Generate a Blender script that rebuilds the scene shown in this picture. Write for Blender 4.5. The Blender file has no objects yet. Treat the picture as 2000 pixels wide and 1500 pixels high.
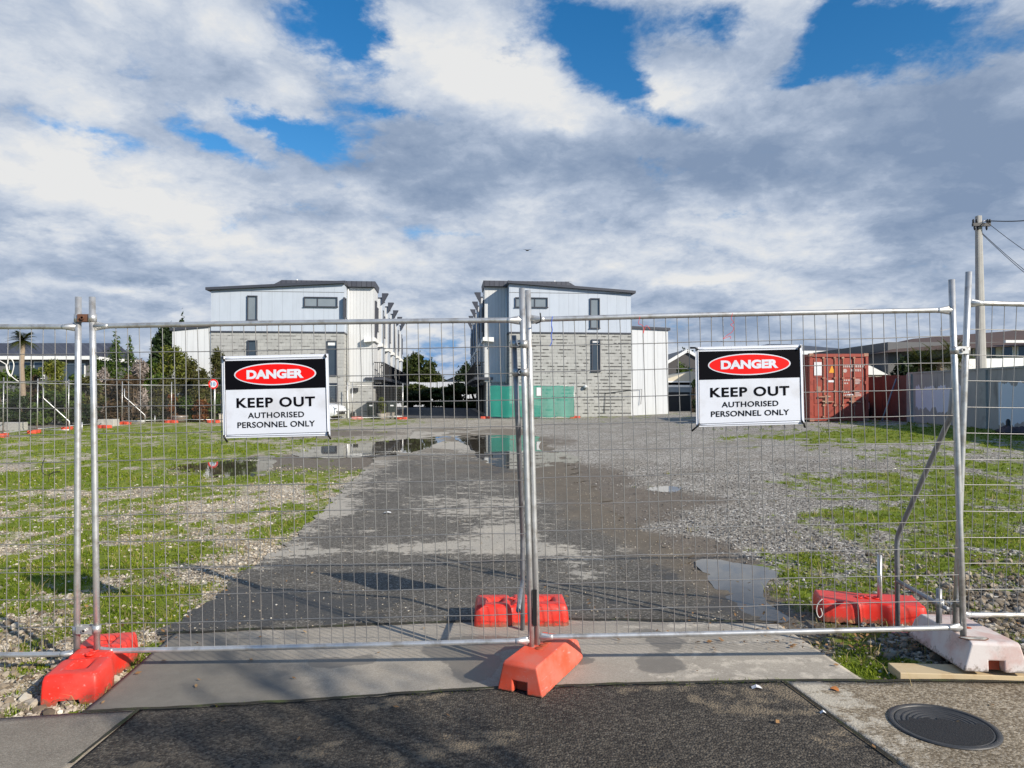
import bpy, bmesh, math, random
import numpy as np
from mathutils import Vector, Matrix

random.seed(7)
RNG = np.random.default_rng(11)
SC = bpy.context.scene
COL = SC.collection
R = math.radians

# ------------------------------------------------------------------ camera
F = 1387.0            # focal length in pixels of the 2000 x 1500 photograph
HY = 773.0            # horizon row in the photograph
CAMH = 1.60
PITCH = math.atan((HY - 750.0) / F)
cam_data = bpy.data.cameras.new("camera")
cam_data.sensor_width = 36.0
cam_data.lens = F / 2000.0 * 36.0
cam_data.clip_start = 0.05
cam_data.clip_end = 3000.0
cam = bpy.data.objects.new("camera", cam_data)
COL.objects.link(cam)
cam.location = (0, 0, CAMH)
cam.rotation_euler = (R(90) + PITCH, 0, 0)
SC.camera = cam

# ------------------------------------------------------------------ sun, sky, exposure
SUN = Vector((2.4, -2.0, 1.6)).normalized()
SUN_EL = math.asin(SUN.z)
SUN_AZ = math.atan2(SUN.x, SUN.y)          # clockwise from +Y
sd = bpy.data.lights.new("sun", 'SUN')
sd.energy = 5.0
sd.angle = R(0.55)
sd.color = (1.0, 0.92, 0.80)
sun = bpy.data.objects.new("sun", sd)
COL.objects.link(sun)
sun.rotation_euler = SUN.to_track_quat('Z', 'Y').to_euler()
sun.location = SUN * 60

SC.view_settings.view_transform = 'Standard'
SC.view_settings.look = 'None'
SC.view_settings.exposure = 0.28
SC.view_settings.gamma = 1.0


def ray(px, py):
    """direction of the photograph's pixel, in world space"""
    v = Vector(((px - 1000.0) / F, 1.0, -(py - 750.0) / F))
    return Matrix.Rotation(PITCH, 3, 'X') @ v


# ---- node helpers
class NT:
    def __init__(s, tree):
        s.t = tree
        s.n = tree.nodes
        s.l = tree.links

    def add(s, kind, **kw):
        nd = s.n.new(kind)
        for k, v in kw.items():
            setattr(nd, k, v)
        return nd

    def put(s, sock, val):
        if val is None:
            return
        if isinstance(val, bpy.types.NodeSocket):
            s.l.new(val, sock)
        else:
            try:
                sock.default_value = val
            except Exception:
                sock.default_value = (*val, 1.0)

    def math(s, op, a, b=None, c=None, clamp=False):
        nd = s.add('ShaderNodeMath', operation=op, use_clamp=clamp)
        s.put(nd.inputs[0], a)
        s.put(nd.inputs[1], b)
        s.put(nd.inputs[2], c)
        return nd.outputs[0]

    def vmath(s, op, a, b=None, out=0):
        nd = s.add('ShaderNodeVectorMath', operation=op)
        s.put(nd.inputs[0], a)
        if b is not None:
            s.put(nd.inputs[1], b)
        return nd.outputs[out]

    def mix(s, fac, a, b, blend='MIX'):
        nd = s.add('ShaderNodeMix', data_type='RGBA', blend_type=blend)
        s.put(nd.inputs[0], fac)
        s.put(nd.inputs[6], a if isinstance(a, bpy.types.NodeSocket) else (*a[:3], 1.0))
        s.put(nd.inputs[7], b if isinstance(b, bpy.types.NodeSocket) else (*b[:3], 1.0))
        return nd.outputs[2]

    def noise(s, vec, scale, detail=4.0, rough=0.55, dist=0.0, out=0):
        nd = s.add('ShaderNodeTexNoise')
        s.put(nd.inputs['Vector'], vec)
        nd.inputs['Scale'].default_value = scale
        nd.inputs['Detail'].default_value = detail
        nd.inputs['Roughness'].default_value = rough
        nd.inputs['Distortion'].default_value = dist
        return nd.outputs[out]

    def voro(s, vec, scale, out='Distance', feature='F1', rnd=1.0):
        nd = s.add('ShaderNodeTexVoronoi', feature=feature)
        s.put(nd.inputs['Vector'], vec)
        nd.inputs['Scale'].default_value = scale
        nd.inputs['Randomness'].default_value = rnd
        return nd.outputs[out]

    def ramp(s, fac, stops, interp='LINEAR'):
        nd = s.add('ShaderNodeValToRGB')
        nd.color_ramp.interpolation = interp
        e = nd.color_ramp.elements
        while len(e) < len(stops):
            e.new(0.5)
        for k, (p, c) in enumerate(stops):
            e[k].position = p
            e[k].color = (*c[:3], 1.0) if not isinstance(c, (int, float)) else (c, c, c, 1.0)
        s.put(nd.inputs[0], fac)
        return nd.outputs[0]

    def smooth(s, x, lo, hi):
        nd = s.add('ShaderNodeMapRange', interpolation_type='SMOOTHSTEP')
        s.put(nd.inputs[0], x)
        nd.inputs[1].default_value = lo
        nd.inputs[2].default_value = hi
        nd.inputs[3].default_value = 0.0
        nd.inputs[4].default_value = 1.0
        return nd.outputs[0]

    def sep(s, v):
        nd = s.add('ShaderNodeSeparateXYZ')
        s.put(nd.inputs[0], v)
        return nd.outputs

    def comb(s, x, y, z):
        nd = s.add('ShaderNodeCombineXYZ')
        for k, q in enumerate((x, y, z)):
            s.put(nd.inputs[k], q)
        return nd.outputs[0]


def sky_world():
    w = bpy.data.worlds.new("World")
    SC.world = w
    w.use_nodes = True
    t = NT(w.node_tree)
    t.n.clear()
    tc = t.add('ShaderNodeTexCoord').outputs['Generated']
    sk = t.add('ShaderNodeTexSky', sky_type='NISHITA')
    sk.sun_disc = False
    sk.sun_elevation = SUN_EL
    sk.sun_rotation = SUN_AZ
    sk.air_density = 1.0
    sk.dust_density = 0.4
    sk.ozone_density = 2.5
    hsv = t.add('ShaderNodeHueSaturation')
    hsv.inputs['Saturation'].default_value = 1.38
    hsv.inputs['Value'].default_value = 1.25
    t.l.new(sk.outputs[0], hsv.inputs['Color'])
    lowz = t.smooth(t.sep(tc)[2], 0.02, 0.30)
    skyc = t.mix(lowz, (1.25, 2.75, 5.4), hsv.outputs[0])
    bgs = t.add('ShaderNodeBackground')
    bgs.inputs[1].default_value = 0.095
    t.l.new(skyc, bgs.inputs[0])

    x, y, z = t.sep(tc)
    az = t.math('ARCTAN2', x, y)
    el = t.math('ARCSINE', z)
    flat = t.comb(az, el, 0.0)
    # cloud-shaped warping of the direction
    zi = t.math('ADD', t.math('MAXIMUM', z, 0.0), 0.30)
    sq = t.comb(t.math('DIVIDE', x, zi), t.math('DIVIDE', y, zi), t.math('MULTIPLY', z, 0.6))
    wn = t.noise(sq, 2.4, 7.0, 0.62, 0.0, out=1)
    wv = t.vmath('SUBTRACT', wn, (0.5, 0.5, 0.5))
    wsc = t.vmath('MULTIPLY', wv, (0.20, 0.15, 0.0))
    pos = t.vmath('ADD', flat, wsc)
    n1 = t.noise(sq, 3.0, 12.0, 0.66, 0.25)
    n3 = t.noise(t.vmath('ADD', sq, (7.7, 2.2, 1.1)), 9.5, 9.0, 0.62, 0.3)
    n2 = t.noise(t.vmath('ADD', sq, (3.1, 1.7, 0.4)), 3.6, 11.0, 0.62, 0.35)

    def billow(off, scale):
        nd = t.add('ShaderNodeTexVoronoi', feature='F1', normalize=True)
        t.put(nd.inputs['Vector'], t.vmath('ADD', t.vmath('ADD', sq, off), t.vmath('MULTIPLY', wv, (0.35, 0.35, 0.35))))
        nd.inputs['Scale'].default_value = scale
        nd.inputs['Detail'].default_value = 4.0
        nd.inputs['Roughness'].default_value = 0.55
        nd.inputs['Lacunarity'].default_value = 2.3
        return t.math('SUBTRACT', 0.34, nd.outputs['Distance'])
    b1 = billow((0.3, 4.4, 0.9), 3.4)
    # the same puffs seen a little higher: lit tops against shaded undersides
    b2 = billow((0.3, 4.4 + 0.10, 0.9 - 0.05), 3.4)

    def azel(px, py):
        d = ray(px, py).normalized()
        return math.atan2(d.x, d.y), math.asin(d.z)

    def field(base, blobs):
        acc = base
        for (px, py, rx, ry, ang, wgt) in blobs:
            a, e = azel(px, py)
            m = t.add('ShaderNodeMapping', vector_type='TEXTURE')
            t.put(m.inputs[0], pos)
            m.inputs[1].default_value = (a, e, 0)
            m.inputs[2].default_value = (0, 0, R(-ang))
            m.inputs[3].default_value = (rx / F * 1.6, ry / F * 1.6, 1)
            g = t.add('ShaderNodeTexGradient', gradient_type='QUADRATIC_SPHERE')
            t.put(g.inputs[0], m.outputs[0])
            acc = t.math('MULTIPLY_ADD', g.outputs['Fac'], wgt, acc)
        return acc

    # where blue shows (negative) and where cloud is thick (positive)
    holes = [
        (705, 90, 130, 80, 20, -1.4), (1120, 70, 190, 100, 20, -1.45), (1700, 60, 260, 100, 0, -1.35),
        (1400, 30, 220, 60, 0, -0.75), (570, 228, 260, 45, 8, -1.45), (420, 275, 130, 38, 15, -1.0),
        (330, 50, 130, 40, 40, -0.4), (1230, 140, 90, 110, 70, -1.0), (1620, 150, 150, 50, 0, -0.8),
        (960, 100, 100, 60, 0, -0.8), (1960, 110, 170, 60, 0, -0.8), (870, 700, 100, 60, 0, -1.0),
        (760, 215, 150, 35, 5, -0.9), (1320, 225, 110, 35, 10, -0.7), (180, 270, 140, 30, 10, -0.6), (700, 20, 90, 50, 0, -0.6), (380, 150, 220, 50, 35, 0.5),
        (1250, 330, 130, 40, 20, -0.3), (1430, 390, 160, 30, 10, -0.35), (860, 470, 140, 30, 5, -0.4), (620, 560, 160, 30, 0, -0.35), (1180, 430, 160, 30, 0, -0.3), (1640, 350, 200, 30, 0, -0.25),
        (1530, 40, 100, 60, 40, 0.75), (880, 30, 170, 60, 20, 0.7), (1350, 120, 230, 60, 10, 0.9), (1600, 180, 250, 40, 0, 0.5), (1900, 160, 160, 40, 0, 0.4),
        (560, 130, 260, 55, 25, 0.4), (1820, 10, 120, 30, 0, 0.4), (900, 150, 260, 60, 12, 0.6),
    ]
    cov = field(0.98, holes)
    cov = t.math('ADD', cov, t.math('MULTIPLY', t.math('SUBTRACT', n1, 0.5), 1.55))
    cov = t.math('ADD', cov, t.math('MULTIPLY', t.math('SUBTRACT', n3, 0.5), 1.0))
    cov = t.math('ADD', cov, t.math('MULTIPLY', b1, 1.5))
    cov = t.smooth(cov, 0.20, 0.80)
    lights = [
        (40, 110, 330, 260, 60, 0.40), (200, 400, 420, 120, 12, 0.62), (430, 440, 230, 90, 15, 0.22),
        (860, 140, 330, 75, 15, 0.60), (1010, 165, 150, 70, 10, 0.45), (560, 120, 230, 70, 25, 0.35),
        (1290, 165, 110, 50, 5, 0.65), (1530, 35, 120, 60, 20, 0.12), (900, 40, 140, 60, 20, 0.35),
        (1300, 470, 420, 80, 0, 0.45), (1620, 470, 230, 60, -10, 0.30), (1520, 570, 330, 45, 0, 0.25), (1350, 540, 90, 25, 0, 0.55),
        (720, 510, 200, 60, 10, 0.35), (830, 640, 150, 40, 0, 0.45), (1700, 590, 200, 30, 0, 0.35),
        (240, 575, 120, 25, 10, 0.55), (700, 365, 100, 40, 30, 0.25), (1100, 265, 60, 25, 20, 0.45), (1400, 245, 60, 30, 30, 0.35),
        # grey undersides
        (170, 500, 330, 60, 5, -0.45), (120, 240, 260, 60, 15, -0.22), (1000, 340, 420, 100, 10, -0.38),
        (1320, 300, 260, 90, 15, -0.30), (1650, 230, 420, 100, 0, -0.26), (1900, 300, 330, 130, 0, -0.50), (1760, 430, 190, 70, 5, -0.45),
        (1400, 590, 170, 50, 0, -0.38), (1900, 560, 160, 60, 0, -0.12), (470, 560, 220, 40, 0, -0.22), (60, 590, 230, 60, 0, -0.15),
        (700, 300, 220, 60, 10, -0.22), (650, 410, 160, 40, 0, -0.12),
    ]
    br = field(0.465, lights)
    br = t.math('ADD', br, t.math('MULTIPLY', t.math('SUBTRACT', n2, 0.5), 1.0))
    br = t.math('ADD', br, t.math('MULTIPLY', t.math('SUBTRACT', n3, 0.5), 0.55))
    br = t.math('ADD', br, t.math('ADD', t.math('MULTIPLY', t.math('SUBTRACT', b1, b2), 1.1), t.math('MULTIPLY', b1, 0.35)))
    ccol = t.ramp(br, [(0.0, (0.25, 0.34, 0.50)), (0.25, (0.34, 0.43, 0.585)), (0.50, (0.50, 0.585, 0.73)), (0.76, (0.73, 0.785, 0.87)), (1.0, (0.90, 0.905, 0.905))])
    bgc = t.add('ShaderNodeBackground')
    t.put(bgc.inputs[0], ccol)
    bgc.inputs[1].default_value = 0.74
    # the sky behind the street and overhead is mostly clear
    openness = t.smooth(y, -0.35, 0.35)
    lowband = t.math('SUBTRACT', 1.0, t.math('MULTIPLY', t.smooth(el, 0.62, 1.05), 0.7))
    cov = t.math('MULTIPLY', cov, t.math('MULTIPLY', t.math('ADD', 0.06, t.math('MULTIPLY', openness, 0.94)), lowband))
    ms = t.add('ShaderNodeMixShader')
    t.put(ms.inputs[0], cov)
    t.l.new(bgs.outputs[0], ms.inputs[1])
    t.l.new(bgc.outputs[0], ms.inputs[2])
    out = t.add('ShaderNodeOutputWorld')
    t.l.new(ms.outputs[0], out.inputs[0])


sky_world()


# ------------------------------------------------------------------ numeric noise and the lie of the land
def _hash(ix, iy, seed):
    h = (ix.astype(np.int64) * 374761393 + iy.astype(np.int64) * 668265263 + seed * 974711) & 0xFFFFFFFF
    h = ((h ^ (h >> 13)) * 1274126177) & 0xFFFFFFFF
    return ((h ^ (h >> 16)) & 0xFFFFFF) / float(0xFFFFFF)


def vnoise(x, y, seed=0):
    x = np.asarray(x, float)
    y = np.asarray(y, float)
    ix, iy = np.floor(x), np.floor(y)
    fx, fy = x - ix, y - iy
    fx = fx * fx * (3 - 2 * fx)
    fy = fy * fy * (3 - 2 * fy)
    a, b = _hash(ix, iy, seed), _hash(ix + 1, iy, seed)
    c, d = _hash(ix, iy + 1, seed), _hash(ix + 1, iy + 1, seed)
    return (a * (1 - fx) + b * fx) * (1 - fy) + (c * (1 - fx) + d * fx) * fy


def fbm(x, y, octv=4, seed=0, gain=0.55):
    s, a, tot = 0.0, 1.0, 0.0
    for k in range(octv):
        s = s + a * vnoise(np.asarray(x) * 2 ** k, np.asarray(y) * 2 ** k, seed + 17 * k)
        tot += a
        a *= gain
    return s / tot


def sstep(a, b, x):
    t = np.clip((np.asarray(x, float) - a) / (b - a), 0, 1)
    return t * t * (3 - 2 * t)


def gz(x, y):
    """height of the land"""
    x = np.asarray(x, float)
    y = np.asarray(y, float)
    z = 0.02 + 0.006 * np.clip(y - 4, 0, 38) + 0.46 * sstep(2, 14, x) * sstep(5, 26, y) * (1 - 0.35 * sstep(34, 48, y))
    return z


def rough(x, y):
    return (fbm(x * 3, y * 3, 4, 5) - 0.5) * 0.034 * sstep(4.9, 6.0, y) * (y < 60)


def G(px, py):
    """the point of the land seen at a pixel of the photograph"""
    d = ray(px, py)
    d = d / d.y
    s = 4.0
    for _ in range(40):
        h = float(gz(d.x * s, s))
        s = 0.5 * s + 0.5 * min(max((h - CAMH) / min(d.z, -1e-4), 0.5), 300.0)
    return Vector((d.x * s, s, float(gz(d.x * s, s))))


def at(px, py, Y):
    """the point at depth Y seen at a pixel of the photograph"""
    d = ray(px, py)
    d = d / d.y
    return Vector((d.x * Y, Y, CAMH + d.z * Y))


# ------------------------------------------------------------------ mesh builder and object helpers
class MB:
    def __init__(s):
        s.v, s.f, s.m = [], [], []

    def addv(s, pts, faces, mi=0):
        o = len(s.v)
        s.v += [tuple(p) for p in pts]
        s.f += [tuple(o + i for i in f) for f in faces]
        s.m += [mi] * len(faces)
        return s

    def box(s, x0, x1, y0, y1, z0, z1, mi=0, M=None):
        p = [Vector(q) for q in ((x0, y0, z0), (x1, y0, z0), (x1, y1, z0), (x0, y1, z0), (x0, y0, z1), (x1, y0, z1), (x1, y1, z1), (x0, y1, z1))]
        if M is not None:
            p = [M @ q for q in p]
        return s.addv(p, [(3, 2, 1, 0), (4, 5, 6, 7), (0, 1, 5, 4), (1, 2, 6, 5), (2, 3, 7, 6), (3, 0, 4, 7)], mi)

    def bar(s, a, b, w, h, mi=0):
        a, b = Vector(a), Vector(b)
        d = (b - a)
        L = d.length
        q = d.normalized().to_track_quat('Y', 'Z').to_matrix().to_4x4()
        M = Matrix.Translation(a) @ q
        return s.box(-w / 2, w / 2, 0, L, -h / 2, h / 2, mi, M)

    def tube(s, pts, r, n=8, mi=0, cap=True):
        pts = [Vector(p) for p in pts]
        rs = r if isinstance(r, (list, tuple)) else [r] * len(pts)
        o = len(s.v)
        ref = None
        for i, p in enumerate(pts):
            d = (pts[min(i + 1, len(pts) - 1)] - pts[max(i - 1, 0)]).normalized()
            if ref is None:
                ref = Vector((0, 0, 1)) if abs(d.z) < 0.9 else Vector((1, 0, 0))
            u = d.cross(ref).normalized()
            w = u.cross(d).normalized()
            ref = w
            for k in range(n):
                a = 2 * math.pi * k / n
                s.v.append(tuple(p + (u * math.cos(a) + w * math.sin(a)) * rs[i]))
        for i in range(len(pts) - 1):
            for k in range(n):
                k2 = (k + 1) % n
                s.f.append((o + i * n + k, o + i * n + k2, o + (i + 1) * n + k2, o + (i + 1) * n + k))
                s.m.append(mi)
        if cap:
            s.f.append(tuple(o + k for k in range(n))[::-1])
            s.f.append(tuple(o + (len(pts) - 1) * n + k for k in range(n)))
            s.m += [mi, mi]
        return s

    def prism(s, prof, y0, y1, mi=0, axis='y'):
        """closed profile (a, z) swept along y (or x)"""
        n = len(prof)
        if axis == 'y':
            p = [(a, y0, z) for a, z in prof] + [(a, y1, z) for a, z in prof]
        else:
            p = [(y0, a, z) for a, z in prof] + [(y1, a, z) for a, z in prof]
        f = [(i, (i + 1) % n, n + (i + 1) % n, n + i) for i in range(n)] + [tuple(range(n))[::-1], tuple(range(n, 2 * n))]
        return s.addv(p, f, mi)

    def loft(s, secs, mi=0, cap=True):
        n = len(secs[0])
        p = [q for sec in secs for q in sec]
        f = []
        for i in range(len(secs) - 1):
            for k in range(n):
                k2 = (k + 1) % n
                f.append((i * n + k, i * n + k2, (i + 1) * n + k2, (i + 1) * n + k))
        if cap:
            f += [tuple(range(n))[::-1], tuple((len(secs) - 1) * n + k for k in range(n))]
        return s.addv(p, f, mi)

    def lathe(s, prof, c=(0, 0, 0), n=24, mi=0):
        """profile (radius, z) turned about a vertical axis"""
        secs = []
        for r, z in prof:
            secs.append([(c[0] + r * math.cos(2 * math.pi * k / n), c[1] + r * math.sin(2 * math.pi * k / n), c[2] + z) for k in range(n)])
        return s.loft(secs, mi, True)

    def build(s, name, mats, parent=None, smooth=False, world=False, fix=True, bevel=0.0):
        me = bpy.data.meshes.new(name)
        vs = s.v
        if world and parent is not None:
            inv = parent.matrix_basis.inverted()
            vs = [tuple(inv @ Vector(p)) for p in vs]
        me.from_pydata(vs, [], s.f)
        for m in (mats if isinstance(mats, (list, tuple)) else [mats]):
            me.materials.append(m)
        if any(s.m):
            me.polygons.foreach_set('material_index', s.m)
        if fix:
            bm = bmesh.new()
            bm.from_mesh(me)
            bmesh.ops.recalc_face_normals(bm, faces=bm.faces)
            bm.to_mesh(me)
            bm.free()
        if smooth:
            me.polygons.foreach_set('use_smooth', [True] * len(me.polygons))
        me.update()
        o = bpy.data.objects.new(name, me)
        COL.objects.link(o)
        if parent is not None:
            o.parent = parent
        if bevel:
            b = o.modifiers.new('bevel', 'BEVEL')
            b.width = bevel
            b.segments = 2
            b.limit_method = 'ANGLE'
        return o


def np_mesh(name, verts, faces, mat, smooth=False, parent=None):
    verts = np.asarray(verts, np.float32)
    faces = np.asarray(faces, np.int32)
    k = faces.shape[1]
    me = bpy.data.meshes.new(name)
    me.vertices.add(len(verts))
    me.vertices.foreach_set('co', verts.ravel())
    me.loops.add(faces.size)
    me.loops.foreach_set('vertex_index', faces.ravel())
    me.polygons.add(len(faces))
    me.polygons.foreach_set('loop_start', np.arange(0, faces.size, k, dtype=np.int32))
    me.polygons.foreach_set('loop_total', np.full(len(faces), k, np.int32))
    me.polygons.foreach_set('use_smooth', np.full(len(faces), bool(smooth)))
    me.materials.append(mat)
    me.update(calc_edges=True)
    o = bpy.data.objects.new(name, me)
    COL.objects.link(o)
    if parent is not None:
        o.parent = parent
    return o


def tag(o, label, cat, group=None, kind=None):
    o['label'] = label
    if cat:
        o['category'] = cat
    if group:
        o['group'] = group
    if kind:
        o['kind'] = kind
    return o


def structure(o):
    o['kind'] = 'structure'
    return o


def thing(name, label, cat, loc=(0, 0, 0), rz=0.0, group=None):
    o = bpy.data.objects.new(name, None)
    COL.objects.link(o)
    o.empty_display_size = 0.2
    o.rotation_euler = (0, 0, rz)
    o.location = loc
    o.matrix_basis = Matrix.Translation(Vector(loc)) @ Matrix.Rotation(rz, 4, 'Z')
    return tag(o, label, cat, group)


def copy_thing(o, loc, rz=0.0, label=None, group=None, scale=None):
    def rec(src, par):
        c = src.copy()
        COL.objects.link(c)
        c.parent = par
        for ch in KIDS.get(src.name, [q for q in bpy.data.objects if q.parent == src]):
            rec(ch, c)
        return c
    kids = [q for q in bpy.data.objects if q.parent == o]
    c = o.copy()
    COL.objects.link(c)
    c.location = loc
    c.rotation_euler = (0, 0, rz)
    if scale:
        c.scale = scale
    for ch in kids:
        rec(ch, c)
    if label:
        c['label'] = label
    if group:
        c['group'] = group
    return c


KIDS = {}


# ------------------------------------------------------------------ materials
def new_mat(name):
    m = bpy.data.materials.new(name)
    m.use_nodes = True
    t = NT(m.node_tree)
    b = t.n['Principled BSDF']
    return m, t, b


def mat(name, col, rough=0.6, metal=0.0, var=0.15, vscale=6.0, dirt=None, dirt_amt=0.5, dscale=3.0, bump=0.0, bscale=60.0, spec=0.5, island=0.0, trans=0.0):
    """base colour broken up by noise, with optional blotches of a second colour"""
    m, t, b = new_mat(name)
    co = t.add('ShaderNodeTexCoord').outputs['Object']
    n = t.noise(co, vscale, 5.0, 0.6)
    c = t.mix(n, tuple(k * (1 - var) for k in col), tuple(min(1.0, k * (1 + var)) for k in col))
    if dirt:
        d = t.noise(t.vmath('ADD', co, (5.2, 1.3, 7.7)), dscale, 7.0, 0.65)
        c = t.mix(t.math('MULTIPLY', t.smooth(d, 0.48, 0.68), dirt_amt), c, dirt)
    if island:
        gi = t.add('ShaderNodeNewGeometry').outputs['Random Per Island']
        c = t.mix(1.0, c, t.ramp(gi, [(0, 1 - island), (0.5, 1.0), (1, 1 + island)]), 'MULTIPLY')
    t.put(b.inputs['Base Color'], c)
    b.inputs['Roughness'].default_value = rough
    b.inputs['Metallic'].default_value = metal
    b.inputs['Specular IOR Level'].default_value = spec
    if bump:
        bp = t.add('ShaderNodeBump')
        bp.inputs['Strength'].default_value = bump
        bp.inputs['Distance'].default_value = 0.01
        t.put(bp.inputs['Height'], t.noise(co, bscale, 5.0, 0.6))
        t.put(b.inputs['Normal'], bp.outputs[0])
    return m


def srgb(r, g, b):
    f = lambda c: (c / 255 / 12.92) if c / 255 <= 0.04045 else ((c / 255 + 0.055) / 1.055) ** 2.4
    return (f(r), f(g), f(b))


def leaf_mat(name, a, b_, rough=0.55, mixd=0.35, third=None):
    m, t, b = new_mat(name)
    gi = t.add('ShaderNodeNewGeometry').outputs['Random Per Island']
    co = t.add('ShaderNodeTexCoord').outputs['Object']
    n = t.noise(co, 2.2, 3.0, 0.6)
    f = t.math('ADD', t.math('MULTIPLY', gi, 0.6), t.math('MULTIPLY', t.smooth(n, 0.35, 0.65), 0.4))
    stops = [(0.0, a), (1.0, b_)] if third is None else [(0.0, a), (0.72, b_), (1.0, third)]
    c = t.ramp(f, stops)
    t.put(b.inputs['Base Color'], c)
    b.inputs['Roughness'].default_value = rough
    b.inputs['Specular IOR Level'].default_value = 0.3
    tr = t.add('ShaderNodeBsdfTranslucent')
    t.put(tr.inputs[0], c)
    mx = t.add('ShaderNodeMixShader')
    mx.inputs[0].default_value = mixd
    t.l.new(b.outputs[0], mx.inputs[1])
    t.l.new(tr.outputs[0], mx.inputs[2])
    t.l.new(mx.outputs[0], t.n['Material Output'].inputs[0])
    return m


M = {}
M['galv'] = mat('galvanised steel', (0.56, 0.56, 0.55), 0.42, 0.66, 0.32, 22, dirt=(0.27, 0.235, 0.19), dirt_amt=0.6, dscale=11)
M['galv_dark'] = mat('weathered steel', (0.30, 0.31, 0.33), 0.5, 0.6, 0.25, 14, dirt=(0.14, 0.12, 0.1), dirt_amt=0.5, dscale=9)
M['wire'] = mat('zinc wire', (0.30, 0.295, 0.285), 0.45, 0.5, 0.2, 5, dirt=(0.30, 0.24, 0.19), dirt_amt=0.35, dscale=2.5)
M['rust'] = mat('rusty iron', (0.16, 0.075, 0.045), 0.8, 0.2, 0.4, 30)
M['red_plain'] = mat('red plastic', (0.74, 0.035, 0.018), 0.38, 0, 0.10, 5, dirt=(0.50, 0.10, 0.07), dirt_amt=0.35, dscale=16, bump=0.12, bscale=90)
M['red_far'] = mat('faded red plastic', (0.62, 0.075, 0.035), 0.6, 0, 0.2, 5, dirt=(0.30, 0.11, 0.06), dirt_amt=0.7, dscale=6)
M['orange_plain'] = mat('faded orange plastic', (0.74, 0.105, 0.050), 0.55, 0, 0.10, 5, dirt=(0.60, 0.23, 0.18), dirt_amt=0.75, dscale=9, bump=0.12, bscale=70)
M['pinkwhite_plain'] = mat('sun bleached pink plastic', (0.66, 0.60, 0.56), 0.65, 0, 0.10, 5, dirt=(0.52, 0.30, 0.26), dirt_amt=0.75, dscale=7, bump=0.15, bscale=60)


def worn_plastic(name, col, faded, rough_, fade=0.6, mudh=0.035):
    """moulded plastic gone chalky in blotches, scuffed, with dried mud splashed round its foot"""
    m, t, b = new_mat(name)
    co = t.add('ShaderNodeTexCoord').outputs['Object']
    z = t.sep(co)[2]
    n = t.noise(co, 5.0, 6.0, 0.65)
    c = t.mix(t.math('MULTIPLY', t.smooth(n, 0.38, 0.66), fade), col, faded)
    sc = t.noise(t.vmath('MULTIPLY', co, (1.0, 0.22, 1.6)), 60.0, 3.0, 0.6)
    c = t.mix(t.math('MULTIPLY', t.smooth(sc, 0.62, 0.72), 0.5), c, tuple(0.5 * k + 0.28 for k in faded))
    sp = t.noise(co, 34.0, 6.0, 0.75)
    h = t.math('SUBTRACT', t.math('ADD', mudh, t.math('MULTIPLY', t.math('SUBTRACT', sp, 0.5), 0.16)), z)
    c = t.mix(t.math('MULTIPLY', t.smooth(h, -0.01, 0.02), 0.75), c, (0.15, 0.105, 0.065))
    gr = t.noise(t.vmath('ADD', co, (3.3, 8.1, 2.2)), 11.0, 8.0, 0.75)
    c = t.mix(t.math('MULTIPLY', t.smooth(gr, 0.56, 0.70), 0.35), c, (0.13, 0.09, 0.065))
    t.put(b.inputs['Base Color'], c)
    t.put(b.inputs['Roughness'], t.math('ADD', rough_, t.math('MULTIPLY', n, 0.25)))
    bp = t.add('ShaderNodeBump')
    bp.inputs['Strength'].default_value = 0.25
    bp.inputs['Distance'].default_value = 0.004
    t.put(bp.inputs['Height'], t.math('ADD', t.math('MULTIPLY', sc, 0.5), n))
    t.put(b.inputs['Normal'], bp.outputs[0])
    return m


M['red'] = worn_plastic('red plastic', (0.74, 0.030, 0.016), (0.66, 0.085, 0.06), 0.34, 0.55)
M['orange'] = worn_plastic('faded orange plastic', (0.72, 0.085, 0.036), (0.60, 0.17, 0.12), 0.5, 0.75, 0.01)
M['pinkwhite'] = worn_plastic('sun bleached plastic', (0.68, 0.62, 0.58), (0.55, 0.33, 0.28), 0.6, 0.75, 0.02)
M['redclay'] = mat('dark orange inside', (0.42, 0.08, 0.03), 0.7)
M['timber'] = mat('pale pine', (0.58, 0.45, 0.27), 0.65, 0, 0.15, 3, dirt=(0.45, 0.30, 0.14), dirt_amt=0.4, dscale=10, bump=0.1)
M['white_sign'] = mat('white sign sheet', (0.66, 0.685, 0.745), 0.5, 0, 0.03, 3, dirt=(0.46, 0.455, 0.46), dirt_amt=0.45, dscale=4, spec=0.2)
M['black_sign'] = mat('black sign ink', (0.004, 0.004, 0.006), 0.7, 0, 0.1, 3, spec=0.05)
M['red_sign'] = mat('red sign ink', (0.80, 0.008, 0.006), 0.45, 0, 0.03, 3, spec=0.2)
M['black'] = mat('black plastic', (0.012, 0.012, 0.013), 0.45)
M['blue_twine'] = mat('blue twine', (0.03, 0.12, 0.65), 0.6)
M['red_twine'] = mat('red twine', (0.70, 0.03, 0.03), 0.6)
M['white_cord'] = mat('white cord', (0.72, 0.70, 0.64), 0.7)
M['white_paint'] = mat('white paint', (0.78, 0.78, 0.75), 0.55, 0, 0.03, 2)
M['dark_roof'] = mat('dark roof steel', (0.052, 0.055, 0.068), 0.45, 0, 0.1, 2)
M['black_bar'] = mat('black railing', (0.012, 0.012, 0.014), 0.5)
M['concrete_pole'] = mat('concrete pole', (0.40, 0.385, 0.355), 0.85, 0, 0.12, 3, dirt=(0.33, 0.31, 0.28), dirt_amt=0.5)
M['trunk'] = mat('bark', (0.12, 0.085, 0.055), 0.9, 0, 0.4, 8, bump=0.5, bscale=25)
M['palm_trunk'] = mat('palm bark', (0.27, 0.21, 0.15), 0.9, 0, 0.3, 12, bump=0.5, bscale=25)
M['green_shade'] = None
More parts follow.
